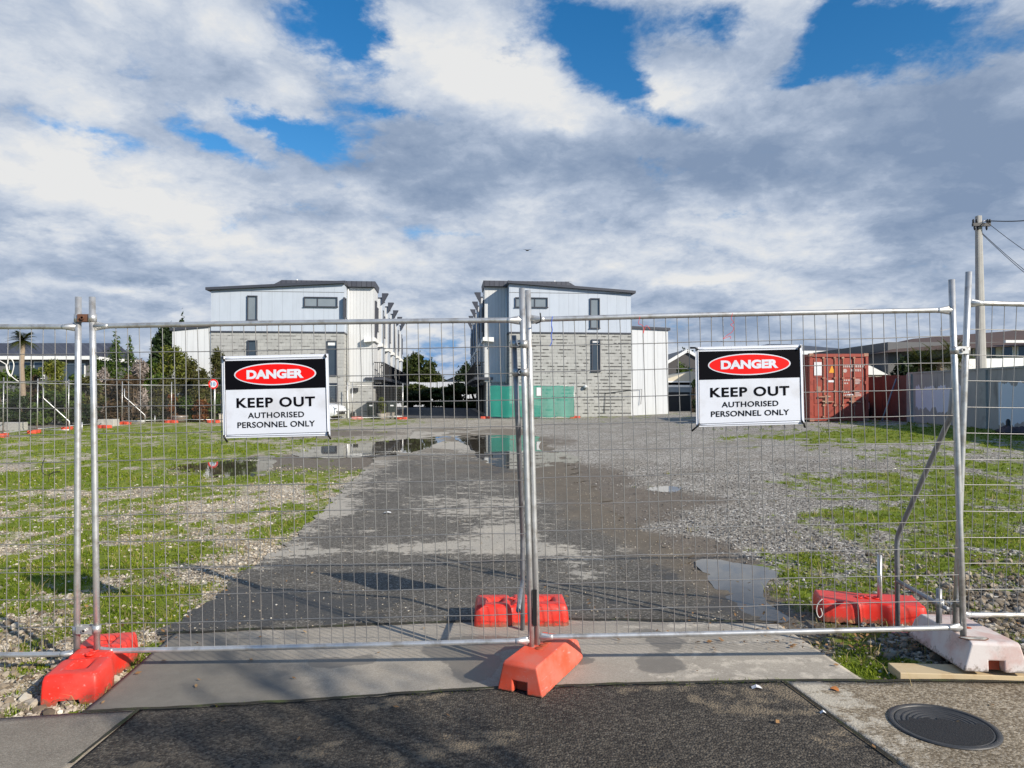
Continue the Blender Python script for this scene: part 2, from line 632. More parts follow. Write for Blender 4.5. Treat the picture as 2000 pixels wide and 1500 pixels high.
M['brown_tile'] = mat('brown tiles', (0.085, 0.055, 0.046), 0.8, 0, 0.25, 8)
M['cream'] = mat('cream render', (0.60, 0.54, 0.42), 0.8, 0, 0.06, 2)
M['greywall'] = mat('grey weatherboard', (0.13, 0.13, 0.13), 0.8, 0, 0.1, 2)
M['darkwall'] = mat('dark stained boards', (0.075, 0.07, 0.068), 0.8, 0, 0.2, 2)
M['cement'] = mat('cement', (0.42, 0.40, 0.36), 0.9, 0, 0.15, 6, dirt=(0.26, 0.24, 0.21), dirt_amt=0.6, bump=0.2)
M['rubber'] = mat('tyre rubber', (0.02, 0.02, 0.02), 0.8)
M['car_white'] = mat('white car paint', (0.78, 0.79, 0.80), 0.2, 0, 0.01, 2)
M['bin'] = mat('dark green bin plastic', (0.018, 0.028, 0.024), 0.5)
M['bin_light'] = mat('grey bin lid', (0.10, 0.11, 0.11), 0.5)
M['stoneware'] = mat('planter stone', (0.34, 0.30, 0.25), 0.9, 0, 0.2, 8)
M['barrel'] = mat('old barrel oak', (0.16, 0.12, 0.09), 0.85, 0, 0.3, 6)
M['bird'] = mat('dark feathers', (0.02, 0.02, 0.02), 0.8)
M['faint_paint'] = mat('worn white paint', (0.52, 0.42, 0.38), 0.7, 0, 0.2, 8)
M['dead_leaf'] = mat('orange leaf', (0.55, 0.20, 0.05), 0.7)
M['paper'] = mat('white litter', (0.75, 0.75, 0.74), 0.7)
M['orange_mark'] = mat('orange sticker', (0.85, 0.35, 0.02), 0.5)
M['blue_ink'] = mat('blue sign ink', (0.10, 0.25, 0.42), 0.5)


def glass_mat(name, col, rough=0.06):
    m, t, b = new_mat(name)
    co = t.add('ShaderNodeTexCoord').outputs['Object']
    n = t.noise(co, 0.9, 2.0, 0.5)
    t.put(b.inputs['Base Color'], t.mix(n, tuple(k * 0.6 for k in col), tuple(k * 1.3 for k in col)))
    b.inputs['Roughness'].default_value = rough
    b.inputs['Specular IOR Level'].default_value = 0.8
    return m


M['glass'] = glass_mat('window glass', (0.05, 0.065, 0.08))
M['glass_light'] = glass_mat('curtained window glass', (0.22, 0.25, 0.27), 0.12)


def cladding_mat(name, col, pitch, groove=0.55, width=0.05):
    """vertical boards: grooves every PITCH metres, on faces of either direction"""
    m, t, b = new_mat(name)
    co = t.add('ShaderNodeTexCoord').outputs['Object']
    x, y, z = t.sep(co)
    u = t.math('DIVIDE', t.math('ADD', x, y), pitch)
    fr = t.math('FRACT', u)
    line = t.math('LESS_THAN', fr, width)
    wn = t.add('ShaderNodeTexWhiteNoise', noise_dimensions='1D')
    t.put(wn.inputs['W'], t.math('FLOOR', u))
    n = t.noise(t.comb(t.math('MULTIPLY', u, 0.4), 0.0, t.math('MULTIPLY', z, 0.25)), 3.0, 5.0, 0.6)
    c = t.mix(n, tuple(k * 0.86 for k in col), tuple(min(1, k * 1.08) for k in col))
    rs = t.noise(t.comb(t.math('MULTIPLY', t.math('ADD', x, y), 3.0), 0.0, t.math('MULTIPLY', z, 0.12)), 2.0, 5.0, 0.7)
    c = t.mix(t.math('MULTIPLY', t.smooth(rs, 0.52, 0.74), 0.22), c, tuple(k * 0.5 for k in col))
    c = t.mix(t.math('MULTIPLY', wn.outputs[0], 0.07), c, (0.4, 0.42, 0.45))
    c = t.mix(t.math('MULTIPLY', line, groove), c, tuple(k * 0.35 for k in col))
    t.put(b.inputs['Base Color'], c)
    b.inputs['Roughness'].default_value = 0.55
    bp = t.add('ShaderNodeBump')
    bp.inputs['Strength'].default_value = 0.6
    bp.inputs['Distance'].default_value = 0.02
    t.put(bp.inputs['Height'], t.math('SUBTRACT', 1.0, line))
    t.put(b.inputs['Normal'], bp.outputs[0])
    return m


M['clad_blue'] = cladding_mat('pale blue grey cladding', (0.47, 0.52, 0.585), 0.60, 0.30, 0.03)
M['clad_white'] = cladding_mat('white ribbed cladding', (0.60, 0.605, 0.60), 0.20, 0.35, 0.10)
M['clad_white_wide'] = cladding_mat('white boards', (0.66, 0.67, 0.67), 0.32, 0.30, 0.07)
M['roof_rib'] = cladding_mat('dark ribbed roof', (0.055, 0.058, 0.075), 0.30, 0.6, 0.18)
M['blue_roof'] = cladding_mat('blue black ribbed roof', (0.035, 0.04, 0.062), 0.35, 0.4, 0.12)
M['corrugated'] = cladding_mat('pale corrugated fence', (0.60, 0.62, 0.65), 0.25, 0.3, 0.2)
M['container'] = None


def block_mat(name, col, stain=0.7, mortar=(0.30, 0.29, 0.26), thr=0.455):
    """concrete blocks with black mould along the joints"""
    m, t, b = new_mat(name)
    co = t.add('ShaderNodeTexCoord').outputs['Object']
    x, y, z = t.sep(co)
    uv = t.comb(t.math('ADD', x, y), z, 0.0)
    br = t.add('ShaderNodeTexBrick')
    t.put(br.inputs['Vector'], uv)
    br.inputs['Scale'].default_value = 1.0
    br.inputs['Brick Width'].default_value = 0.42
    br.inputs['Row Height'].default_value = 0.205
    br.inputs['Mortar Size'].default_value = 0.010
    br.inputs['Color1'].default_value = (*[k * 0.92 for k in col], 1)
    br.inputs['Color2'].default_value = (*[k * 1.06 for k in col], 1)
    br.inputs['Mortar'].default_value = (*mortar, 1)
    n = t.noise(uv, 1.4, 6.0, 0.65)
    c = t.mix(t.math('MULTIPLY', t.smooth(n, 0.45, 0.75), 0.35), br.outputs[0], tuple(k * 0.62 for k in col))
    fr = t.math('FRACT', t.math('DIVIDE', z, 0.205))
    dist = t.math('MINIMUM', fr, t.math('SUBTRACT', 1.0, fr))
    near = t.math('SUBTRACT', 1.0, t.smooth(dist, 0.06, 0.26))
    row = t.math('MULTIPLY', t.math('FLOOR', t.math('ADD', t.math('DIVIDE', z, 0.205), 0.5)), 7.31)
    st = t.noise(t.comb(t.math('MULTIPLY', t.math('ADD', x, y), 2.0), row, 0.0), 1.0, 3.0, 0.6)
    big = t.noise(t.comb(t.math('ADD', x, y), t.math('MULTIPLY', z, 0.35), 3.0), 0.55, 4.0, 0.6)
    s = t.math('MULTIPLY', near, t.smooth(t.math('ADD', t.math('MULTIPLY', st, 0.65), t.math('MULTIPLY', big, 0.35)), thr, thr + 0.07))
    c = t.mix(t.math('MULTIPLY', s, stain), c, (0.035, 0.033, 0.03))
    t.put(b.inputs['Base Color'], c)
    b.inputs['Roughness'].default_value = 0.9
    bp = t.add('ShaderNodeBump')
    bp.inputs['Strength'].default_value = 0.4
    bp.inputs['Distance'].default_value = 0.01
    t.put(bp.inputs['Height'], br.outputs['Fac'])
    bp.invert = True
    t.put(b.inputs['Normal'], bp.outputs[0])
    return m


M['block'] = block_mat('stained concrete block', (0.40, 0.40, 0.375), 0.95, (0.28, 0.275, 0.26), 0.47)
M['block_clean'] = block_mat('concrete block', (0.39, 0.39, 0.37), 0.6, (0.29, 0.285, 0.265), 0.50)


# ------------------------------------------------------------------ ground materials
def ground_nodes():
    m, t, b = new_mat('gravel and grass lot')
    geo = t.add('ShaderNodeNewGeometry').outputs['Position']
    at_ = t.add('ShaderNodeAttribute', attribute_name='zone')
    r, g, bl = (lambda q: (q.outputs[0], q.outputs[1], q.outputs[2]))((lambda nd: (t.l.new(at_.outputs['Color'], nd.inputs[0]), nd)[1])(t.add('ShaderNodeSeparateColor')))
    vc = t.voro(geo, 38.0, 'Color')
    vd = t.voro(geo, 38.0, 'Distance')
    vs = t.sep(vc)
    cream = t.ramp(vs[0], [(0.0, (0.12, 0.09, 0.06)), (0.3, (0.32, 0.265, 0.19)), (0.75, (0.56, 0.49, 0.375)), (1.0, (0.74, 0.68, 0.57))])
    grey = t.ramp(vs[1], [(0.0, (0.075, 0.064, 0.052)), (0.35, (0.22, 0.20, 0.17)), (0.8, (0.43, 0.40, 0.35)), (1.0, (0.66, 0.63, 0.57))])
    c = t.mix(bl, cream, grey)
    big = t.noise(geo, 0.9, 6.0, 0.6)
    c = t.mix(t.math('MULTIPLY', t.smooth(big, 0.42, 0.66), 0.45), c, (0.17, 0.145, 0.11))
    # mud and damp fines
    fine = t.noise(geo, 6.0, 8.0, 0.7)
    mud = t.mix(fine, (0.085, 0.066, 0.048), (0.20, 0.165, 0.125))
    speck = t.voro(geo, 60.0, 'Color')
    mud = t.mix(t.math('MULTIPLY', t.smooth(t.sep(speck)[0], 0.75, 0.95), 0.4), mud, (0.35, 0.31, 0.25))
    gm = t.smooth(t.math('ADD', g, t.math('MULTIPLY', t.math('SUBTRACT', fine, 0.5), 0.7)), 0.35, 0.65)
    c = t.mix(gm, c, mud)
    # grass and moss
    gn = t.noise(geo, 9.0, 8.0, 0.72)
    gsh = t.noise(geo, 2.0, 4.0, 0.6)
    gcol = t.mix(gn, (0.060, 0.088, 0.006), (0.205, 0.27, 0.014))
    gcol = t.mix(t.math('MULTIPLY', t.smooth(gsh, 0.45, 0.7), 0.55), gcol, (0.27, 0.25, 0.05))
    gr = t.smooth(t.math('ADD', r, t.math('MULTIPLY', t.math('SUBTRACT', gn, 0.5), 1.5)), 0.38, 0.66)
    c = t.mix(gr, c, gcol)
    t.put(b.inputs['Base Color'], c)
    t.put(b.inputs['Roughness'], t.math('SUBTRACT', 0.95, t.math('MULTIPLY', gm, 0.25)))
    b.inputs['Specular IOR Level'].default_value = 0.3
    bp = t.add('ShaderNodeBump')
    bp.inputs['Strength'].default_value = 0.6
    bp.inputs['Distance'].default_value = 0.016
    h = t.math('ADD', t.math('MULTIPLY', t.math('SUBTRACT', 1.0, vd), 0.6), t.math('MULTIPLY', gn, 0.9))
    t.put(bp.inputs['Height'], h)
    t.put(b.inputs['Normal'], bp.outputs[0])
    return m


def asphalt_mat(name, lo, hi, dust, speck=0.5, wet=0.25, scale=120.0, dustscale=1.0, mud=None, bump=0.55, bdist=0.0035):  # dust, wet and mud also carry the painted sun streaks and shade
    """sealed surface: stone chips, dust and painted sun streaks where the zone says, patches of damp and painted shade"""
    m, t, b = new_mat(name)
    geo = t.add('ShaderNodeNewGeometry').outputs['Position']
    at_ = t.add('ShaderNodeAttribute', attribute_name='zone')
    sc = t.add('ShaderNodeSeparateColor')
    t.l.new(at_.outputs['Color'], sc.inputs[0])
    vc = t.sep(t.voro(geo, scale, 'Color'))
    vd = t.voro(geo, scale, 'Distance')
    big = t.noise(geo, 1.3, 6.0, 0.65)
    c = t.mix(t.math('POWER', vc[0], 1.6), lo, hi)
    c = t.mix(t.math('MULTIPLY', t.math('GREATER_THAN', vc[1], 0.93), speck), c, (0.42, 0.40, 0.36))
    c = t.mix(1.0, c, t.ramp(big, [(0.25, 0.72), (0.5, 1.0), (0.75, 1.25)]), 'MULTIPLY')
    fine = t.noise(geo, 9.0 * dustscale, 10.0, 0.78)
    edge = t.noise(geo, 4.5, 7.0, 0.68)
    streak = t.noise(t.vmath('MULTIPLY', geo, (1.0, 3.0, 1.0)), 2.2, 6.0, 0.7)
    dm = t.math('ADD', sc.outputs[0], t.math('ADD', t.math('MULTIPLY', t.math('SUBTRACT', fine, 0.5), 1.7), t.math('MULTIPLY', t.math('SUBTRACT', streak, 0.5), 1.0)))
    dm = t.smooth(dm, 0.50, 0.68)
    c = t.mix(t.math('MULTIPLY', dm, 0.85), c, t.mix(vc[2], tuple(k * 0.8 for k in dust), tuple(k * 1.12 for k in dust)))
    if mud:
        mm = t.smooth(t.math('ADD', sc.outputs[2], t.math('MULTIPLY', t.math('SUBTRACT', fine, 0.5), 0.9)), 0.3, 0.7)
        c = t.mix(t.math('MULTIPLY', mm, 0.85), c, t.mix(fine, tuple(k * 0.55 for k in mud), tuple(k * 1.5 for k in mud)))
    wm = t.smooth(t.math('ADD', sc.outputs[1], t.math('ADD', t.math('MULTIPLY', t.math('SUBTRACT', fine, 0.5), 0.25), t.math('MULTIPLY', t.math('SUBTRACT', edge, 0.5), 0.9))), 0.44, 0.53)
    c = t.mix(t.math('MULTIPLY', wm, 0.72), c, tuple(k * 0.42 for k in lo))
    t.put(b.inputs['Base Color'], c)
    t.put(b.inputs['Roughness'], t.math('SUBTRACT', 0.88, t.math('MULTIPLY', wm, wet + 0.2)))
    b.inputs['Specular IOR Level'].default_value = 0.35
    bp = t.add('ShaderNodeBump')
    bp.inputs['Strength'].default_value = bump
    bp.inputs['Distance'].default_value = bdist
    t.put(bp.inputs['Height'], t.math('ADD', t.math('SUBTRACT', 1.0, vd), t.math('MULTIPLY', fine, 0.4)))
    t.put(b.inputs['Normal'], bp.outputs[0])
    return m


M['ground'] = ground_nodes()
M['drive'] = asphalt_mat('old chip seal', (0.066, 0.059, 0.049), (0.185, 0.168, 0.14), (0.46, 0.42, 0.35), 0.45, 0.2, 85.0, mud=(0.145, 0.118, 0.085))
M['footpath'] = asphalt_mat('dark footpath asphalt', (0.026, 0.022, 0.018), (0.125, 0.107, 0.083), (0.20, 0.16, 0.11), 0.08, 0.2, 90.0, bump=1.0, bdist=0.006)
M['apron'] = asphalt_mat('smooth concrete apron', (0.30, 0.265, 0.215), (0.40, 0.36, 0.30), (0.56, 0.50, 0.41), 0.10, 0.2, 210.0, mud=(0.15, 0.14, 0.12), bump=0.15)  # mud colour here is the dark tone of the shaded left end
M['slab'] = asphalt_mat('grey concrete path', (0.19, 0.165, 0.13), (0.30, 0.265, 0.215), (0.42, 0.37, 0.30), 0.2, 0.2, 200.0)
M['aggregate'] = asphalt_mat('exposed aggregate concrete', (0.12, 0.09, 0.055), (0.42, 0.355, 0.26), (0.52, 0.47, 0.38), 0.30, 0.1, 105.0)
M['lane'] = asphalt_mat('lane asphalt', (0.05, 0.05, 0.05), (0.12, 0.12, 0.12), (0.2, 0.19, 0.18), 0.2, 0.2, 40.0)


def water_mat():
    m, t, b = new_mat('muddy rain water')
    geo = t.add('ShaderNodeNewGeometry').outputs['Position']
    n = t.noise(geo, 3.0, 3.0, 0.5)
    t.put(b.inputs['Base Color'], t.mix(n, (0.055, 0.045, 0.032), (0.10, 0.085, 0.06)))
    b.inputs['Roughness'].default_value = 0.015
    b.inputs['IOR'].default_value = 1.6
    b.inputs['Specular IOR Level'].default_value = 1.0
    bp = t.add('ShaderNodeBump')
    bp.inputs['Strength'].default_value = 0.03
    bp.inputs['Distance'].default_value = 0.01
    t.put(bp.inputs['Height'], t.noise(geo, 5.0, 2.0, 0.5))
    t.put(b.inputs['Normal'], bp.outputs[0])
    return m


M['water'] = water_mat()


# ------------------------------------------------------------------ zones of the lot
def world_ellipses(lst):
    out = []
    for (cx, cy, rx, ry, wgt) in lst:
        c = G(cx, cy)
        e0, e1 = G(cx, cy - ry), G(cx, cy + ry)
        out.append((c.x, c.y, rx / F * c.y, max(0.08, abs(e0.y - e1.y) / 2), wgt, (e0.y + e1.y) / 2))
    return out


GRASS = world_ellipses([
    (200, 842, 260, 8, 0.45), (400, 848, 100, 8, 0.3), (310, 884, 190, 16, 0.95), (90, 872, 70, 6, 0.5), (250, 936, 300, 20, 1.0), (60, 935, 130, 14, 0.8), (120, 905, 60, 5, 0.35),
    (640, 926, 80, 7, 0.6), (600, 1000, 70, 30, 0.55), (540, 1035, 60, 26, 0.45), (640, 965, 50, 20, 0.45), (100, 985, 130, 14, 0.55), (60, 1030, 90, 16, 0.45),
    (320, 1020, 140, 14, 0.35), (130, 1105, 200, 38, 0.9), (270, 1085, 120, 16, 0.6), (60, 1160, 120, 24, 0.5), (270, 1180, 110, 46, 0.95), (330, 1160, 60, 22, 0.6), (230, 1225, 70, 22, 0.7),
    (50, 1240, 80, 20, 0.25), (30, 1395, 40, 14, 0.6), (70, 1300, 60, 10, 0.3), (450, 975, 60, 8, 0.3), (420, 1050, 90, 16, 0.3),
    (1680, 848, 330, 10, 1.0), (1450, 858, 90, 8, 0.5), (1900, 850, 160, 12, 0.9), (1620, 868, 150, 6, 0.5), (1480, 910, 70, 5, 0.35), (1700, 935, 170, 12, 0.45), (1690, 962, 120, 16, 0.75), (1580, 935, 70, 7, 0.5),
    (1940, 912, 90, 10, 0.8), (1950, 965, 80, 18, 0.5), (1650, 1010, 170, 20, 0.6), (1900, 1010, 110, 22, 0.55), (1560, 1100, 90, 30, 0.8), (1600, 1150, 70, 28, 0.75), (1790, 1110, 120, 26, 0.65),
    (1560, 1170, 60, 30, 0.7), (1620, 1275, 110, 40, 1.2), (1700, 1300, 100, 34, 1.1), (1560, 1200, 60, 30, 0.8), (1700, 1235, 90, 20, 0.6), (1560, 1252, 60, 14, 0.7), (1950, 1070, 100, 34, 0.65), (1960, 1150, 70, 30, 0.4), (1420, 1080, 70, 10, 0.35), (1390, 840, 40, 5, 0.4),
    (1180, 815, 160, 3, 0.6), (1350, 815, 100, 3, 0.5), (1460, 1012, 60, 10, 0.25), (1850, 1060, 100, 16, 0.35), (1480, 1240, 50, 10, 0.3),
])
MUD = world_ellipses([
    (640, 905, 200, 24, 0.9), (560, 850, 160, 12, 0.6), (860, 890, 200, 26, 0.55), (430, 915, 130, 20, 0.6), (1080, 860, 70, 14, 0.6), (1150, 940, 130, 40, 0.8), (1270, 980, 150, 20, 0.9), (1210, 1010, 90, 30, 0.7), (1330, 1060, 120, 20, 0.5),
    (1330, 1090, 110, 30, 0.8), (1480, 1200, 130, 50, 0.9), (1420, 1120, 110, 40, 0.6), (380, 1120, 120, 20, 0.45), (400, 1210, 120, 44, 0.6), (740, 845, 160, 8, 0.4), (1560, 1215, 130, 30, 0.5), (1720, 1270, 150, 50, 0.45), (1940, 1190, 150, 60, 0.75), (60, 1230, 130, 34, 0.6), (60, 1330, 90, 40, 0.3),
])


def ell(lst, x, y):
    s = np.zeros_like(np.asarray(x, float))
    for (cx, cy, rx, ry, wgt, cy2) in lst:
        d = ((x - cx) / rx) ** 2 + ((y - cy2) / ry) ** 2
        s = s + wgt * np.exp(-d * 0.9)
    return np.clip(s, 0, 1.2)


BARE = world_ellipses([(60, 908, 110, 16, 0.7), (130, 962, 190, 10, 0.5), (420, 985, 260, 26, 0.45), (430, 1055, 150, 24, 0.35), (60, 1270, 130, 30, 0.4), (560, 955, 60, 14, 0.3), (60, 1350, 100, 40, 0.5),
    (1300, 890, 200, 30, 0.6), (1420, 990, 170, 40, 0.5), (1500, 900, 150, 12, 0.45), (1640, 905, 160, 10, 0.4), (1700, 1085, 90, 14, 0.5), (1150, 860, 260, 30, 0.7), (1940, 1180, 120, 60, 0.5), (1480, 1060, 90, 16, 0.5), (860, 840, 260, 10, 0.8)])


def zones(x, y):
    n = fbm(x * 1.5, y * 1.0, 5, 3)
    n3 = fbm(x * 5.0, y * 3.6, 4, 43)
    n2 = fbm(x * 0.5, y * 0.5, 3, 9)
    left = 1 - sstep(-3.4, -0.6, x + 0.08 * y)
    right = sstep(0.25, 0.62, x / np.maximum(y, 1.0))
    g = 0.42 * left + 0.14 + 0.38 * right + 0.42 * ell(GRASS, x, y) - 0.46 * ell(BARE, x, y)
    g = g + (n - 0.5) * 0.95 + (n3 - 0.5) * 1.15
    g = np.clip(g, 0, 1)
    g = np.where(y > 46, 0.2, g)
    mud = ell(MUD, x, y)
    mud = np.clip(mud + (fbm(x * 2, y * 2, 4, 21) - 0.5) * 0.5, 0, 1)
    g = g * (1 - 0.5 * mud)
    grey = sstep(-1.5, 1.6, x + (n2 - 0.5) * 2.0)
    grey = np.maximum(grey, 0.6 * sstep(17, 24, y) * sstep(-11, -5, x))
    return g, mud, grey


def set_zone(o, r, g, b):
    me = o.data
    a = me.color_attributes.new('zone', 'FLOAT_COLOR', 'POINT')
    d = np.ones((len(me.vertices), 4), np.float32)
    d[:, 0], d[:, 1], d[:, 2] = r, g, b
    a.data.foreach_set('color', d.ravel())


def grid_faces(ny, nx):
    i = np.arange(ny - 1)[:, None] * nx + np.arange(nx - 1)[None, :]
    i = i.ravel()
    return np.stack([i, i + 1, i + nx + 1, i + nx], 1)


DIP = world_ellipses([(730, 873, 150, 16, 1.0), (1010, 880, 110, 26, 1.0), (440, 912, 90, 14, 1.0), (1440, 1130, 80, 34, 1.0), (1480, 1195, 50, 24, 0.9), (1296, 955, 28, 4, 1.0)])


def dips(x, y):
    return 0.013 * np.clip(ell(DIP, x, y), 0, 1)


def build_ground():
    ys = [-60.0, -20.0, -5.0, 0.0, 1.5, 2.6]
    y = 2.6
    while y < 62:
        y += max(0.05, 0.0085 * y)
        ys.append(y)
    while y < 900:
        y *= 1.25
        ys.append(y)
    xs = list(np.arange(0, 11, 0.07)) 
    x = 11.0
    while x < 34:
        xs.append(x)
        x += 0.16
    while x < 900:
        xs.append(x)
        x *= 1.3
    xs = np.array([-q for q in xs[:0:-1]] + xs)
    X, Y = np.meshgrid(xs, np.array(ys))
    Z = gz(X, Y)
    Z = Z + rough(X, Y) - dips(X, Y)
    v = np.stack([X.ravel(), Y.ravel(), Z.ravel()], 1)
    o = np_mesh('ground', v, grid_faces(len(ys), len(xs)), M['ground'], True)
    g, mud, grey = zones(X.ravel(), Y.ravel())
    set_zone(o, g, mud, grey)
    return structure(o)


build_ground()


def sheet(name, left, right, m, dz, ny=60, nx=60, wob=0.03, zone=None, solid=0.0, lw=None):
    """a sheet between two edges given as runs of photograph pixels, laid DZ above the land"""
    def run(px):
        p = [G(*q) if not isinstance(q, Vector) else q for q in px]
        d = [0.0]
        for a, b in zip(p, p[1:]):
            d.append(d[-1] + (b - a).length)
        s = np.linspace(0, d[-1], ny)
        return np.interp(s, d, [q.x for q in p]), np.interp(s, d, [q.y for q in p])
    lx, ly = run(left)
    rx, ry = run(right)
    t = np.linspace(0, 1, nx)[None, :]
    X = lx[:, None] * (1 - t) + rx[:, None] * t
    Y = ly[:, None] * (1 - t) + ry[:, None] * t
    k = (np.abs(t - 0.5) * 2) ** 8
    wx = wob * (lw + (1 - lw) * t) if lw is not None else 0.0
    X = X + (fbm(X * 4 + 3, Y * 4, 4, 31) - 0.5) * wx * 2 * k
    Y = Y + (fbm(X * 4 + 9, Y * 4, 4, 33) - 0.5) * min(wob, 0.05) * 2
    Z = gz(X, Y) + dz + ((rough(X, Y) - dips(X, Y)) if name == 'driveway' else 0)
    v = np.stack([X.ravel(), Y.ravel(), Z.ravel()], 1)
    o = np_mesh(name, v, grid_faces(ny, nx)[:, ::1], m, True)
    me = o.data
    bm = bmesh.new()
    bm.from_mesh(me)
    bmesh.ops.recalc_face_normals(bm, faces=bm.faces)
    if bm.faces and sum(f.normal.z for f in bm.faces) < 0:
        bmesh.ops.reverse_faces(bm, faces=bm.faces)
    if solid:
        r = bmesh.ops.extrude_edge_only(bm, edges=[e for e in bm.edges if e.is_boundary])
        for q in r['geom']:
            if isinstance(q, bmesh.types.BMVert):
                q.co.z -= solid
    bm.to_mesh(me)
    bm.free()
    P = np.empty(len(me.vertices) * 3, np.float32)
    me.vertices.foreach_get('co', P)
    P = P.reshape(-1, 3)
    zn = list(zone(P[:, 0], P[:, 1])) if zone else [np.full(len(P), 0.2), np.zeros(len(P))]
    if len(zn) < 3:
        zn.append(np.zeros(len(P)))
    set_zone(o, *zn)
    return structure(o)


DUST = world_ellipses([
    (610, 1082, 70, 10, 0.7), (660, 995, 60, 14, 0.55), (790, 1075, 120, 14, 0.75), (955, 1062, 80, 26, 0.75), (1090, 1080, 70, 16, 0.75), (1145, 1118, 45, 24, 0.7),
    (770, 1118, 40, 6, 0.75), (600, 1146, 40, 6, 0.6), (900, 1000, 110, 26, 0.45), (930, 950, 60, 20, 0.35), (760, 950, 30, 20, 0.35), (1010, 1040, 60, 30, 0.5), (860, 860, 160, 10, 0.45), (1240, 1075, 60, 14, 0.4),
    (700, 1040, 60, 8, 0.4), (1000, 985, 60, 12, 0.4), (960, 1200, 30, 6, 0.3), (640, 1190, 30, 5, 0.35), (1180, 1170, 70, 8, 0.3), (840, 975, 50, 6, 0.35), (1290, 1040, 60, 10, 0.35),
])
DAMP_SHADE = world_ellipses([(1000, 1235, 130, 22, 0.6), (1300, 1120, 60, 30, 0.5), (1450, 1190, 80, 40, 0.6), (1100, 960, 60, 30, 0.35), (600, 1195, 330, 44, 0.62), (420, 1185, 130, 50, 0.5), (1180, 1190, 200, 26, 0.45), (800, 1130, 160, 16, 0.3), (1000, 920, 90, 16, 0.45), (1240, 1060, 80, 18, 0.25), (900, 900, 110, 20, 0.35)])  # damp patches, with tree shade painted into the lower driveway
DR_EDGE = [G(*q) for q in [(1600, 1262), (1500, 1195), (1420, 1130), (1350, 1092), (1250, 1040), (1180, 985), (1130, 930), (1085, 880), (1020, 838)]]


DL_EDGE = [G(*q) for q in [(300, 1262), (400, 1180), (480, 1120), (560, 1060), (620, 1010), (690, 940), (735, 896), (790, 862), (812, 838)]]


def drive_left(x, y):
    xl = np.interp(y, [q.y for q in DL_EDGE], [q.x for q in DL_EDGE])
    return np.clip(1.0 - (x - xl) / (0.05 * np.maximum(y, 4.0)) + 1.2 * (fbm(x * 2.5, y * 2.5, 4, 73) - 0.5), 0, 1) * sstep(5.0, 7.0, y)


def drive_mud(x, y):
    xr = np.interp(y, [q.y for q in DR_EDGE], [q.x for q in DR_EDGE])
    return np.clip(1.15 - (xr - x) / (0.13 * np.maximum(y, 4.0)) - 0.5 * (fbm(x * 1.2, y * 1.2, 4, 71) - 0.35), 0, 1) * 0.85 + 0.55 * sstep(10, 16, y) * (fbm(x, y, 3, 15) > 0.5)


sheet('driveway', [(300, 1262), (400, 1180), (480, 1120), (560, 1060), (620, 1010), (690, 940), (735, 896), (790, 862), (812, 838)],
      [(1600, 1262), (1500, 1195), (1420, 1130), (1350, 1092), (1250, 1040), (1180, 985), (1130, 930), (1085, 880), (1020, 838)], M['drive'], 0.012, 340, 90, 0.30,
      lambda x, y: (np.clip(0.225 + 0.36 * drive_left(x, y) + ell(DUST, x, y) * 0.60 + 0.10 * sstep(6, 10, y) + 0.4 * sstep(13, 22, y), 0, 1), ell(DAMP_SHADE, x, y), drive_mud(x, y)), lw=0.55)
AW = world_ellipses([(640, 1302, 45, 7, 1.1), (710, 1296, 30, 4, 0.7), (900, 1275, 90, 26, 0.9), (930, 1320, 50, 30, 0.9), (1000, 1262, 110, 12, 0.7), (1300, 1262, 50, 16, 0.8), (1290, 1305, 50, 22, 1.0), (1140, 1298, 28, 6, 0.8), (250, 1330, 120, 40, 0.30), (1265, 1240, 40, 10, 0.6)])
KERB = [(160, 1401), (271, 1396), (592, 1378), (808, 1363), (970, 1352), (1114, 1348), (1300, 1342), (1530, 1340), (1690, 1338)]
sheet('concrete_apron', KERB, [(345, 1240), (700, 1228), (1100, 1216), (1520, 1225)], M['apron'], 0.022, 160, 60, 0.02,
      lambda x, y: (0.20 + 0.28 * sstep(0.1, 1.0, x), ell(AW, x, y), 0.8 * (1 - sstep(-1.9, -0.3, x + 0.8 * (y - 4.0)))), solid=0.03)  # left end toned darker: painted shade along with darker concrete
sheet('footpath', [Vector((-1.862, 1.2, 0)), Vector((1.96, 1.2, 0))], KERB[1:-1], M['footpath'], 0.021, 150, 70, 0.02,
      lambda x, y: (0.10 + 0.5 * sstep(0.46, 0.62, fbm(x * 0.9 + y * 1.3, y * 3.2 - x * 2.2, 3, 5)), np.zeros(len(x))), solid=0.03)  # diagonal brown dust streaks, painted for the sunlight between branches
sheet('concrete_path', [Vector((-6.0, 1.2, 0)), Vector((-1.866, 1.2, 0))], [(-500, 1425), (0, 1412), (130, 1402), (269.5, 1397)], M['slab'], 0.0205, 60, 40, 0.02,
      lambda x, y: (np.full(len(x), 0.25), 0.35 * sstep(0.45, 0.65, fbm(x * 1.6, y * 1.6, 4, 55))), solid=0.03)
sheet('aggregate_pavement', [Vector((1.972, 1.2, 0)), Vector((9.0, 1.2, 0))], [(1534, 1341), (1690, 1340), (2600, 1341)], M['aggregate'], 0.024, 90, 50, 0.02,
      lambda x, y: (0.62 - 0.62 * sstep(1.6, 2.3, x), 0.25 * sstep(2.4, 3.0, x)), solid=0.03)


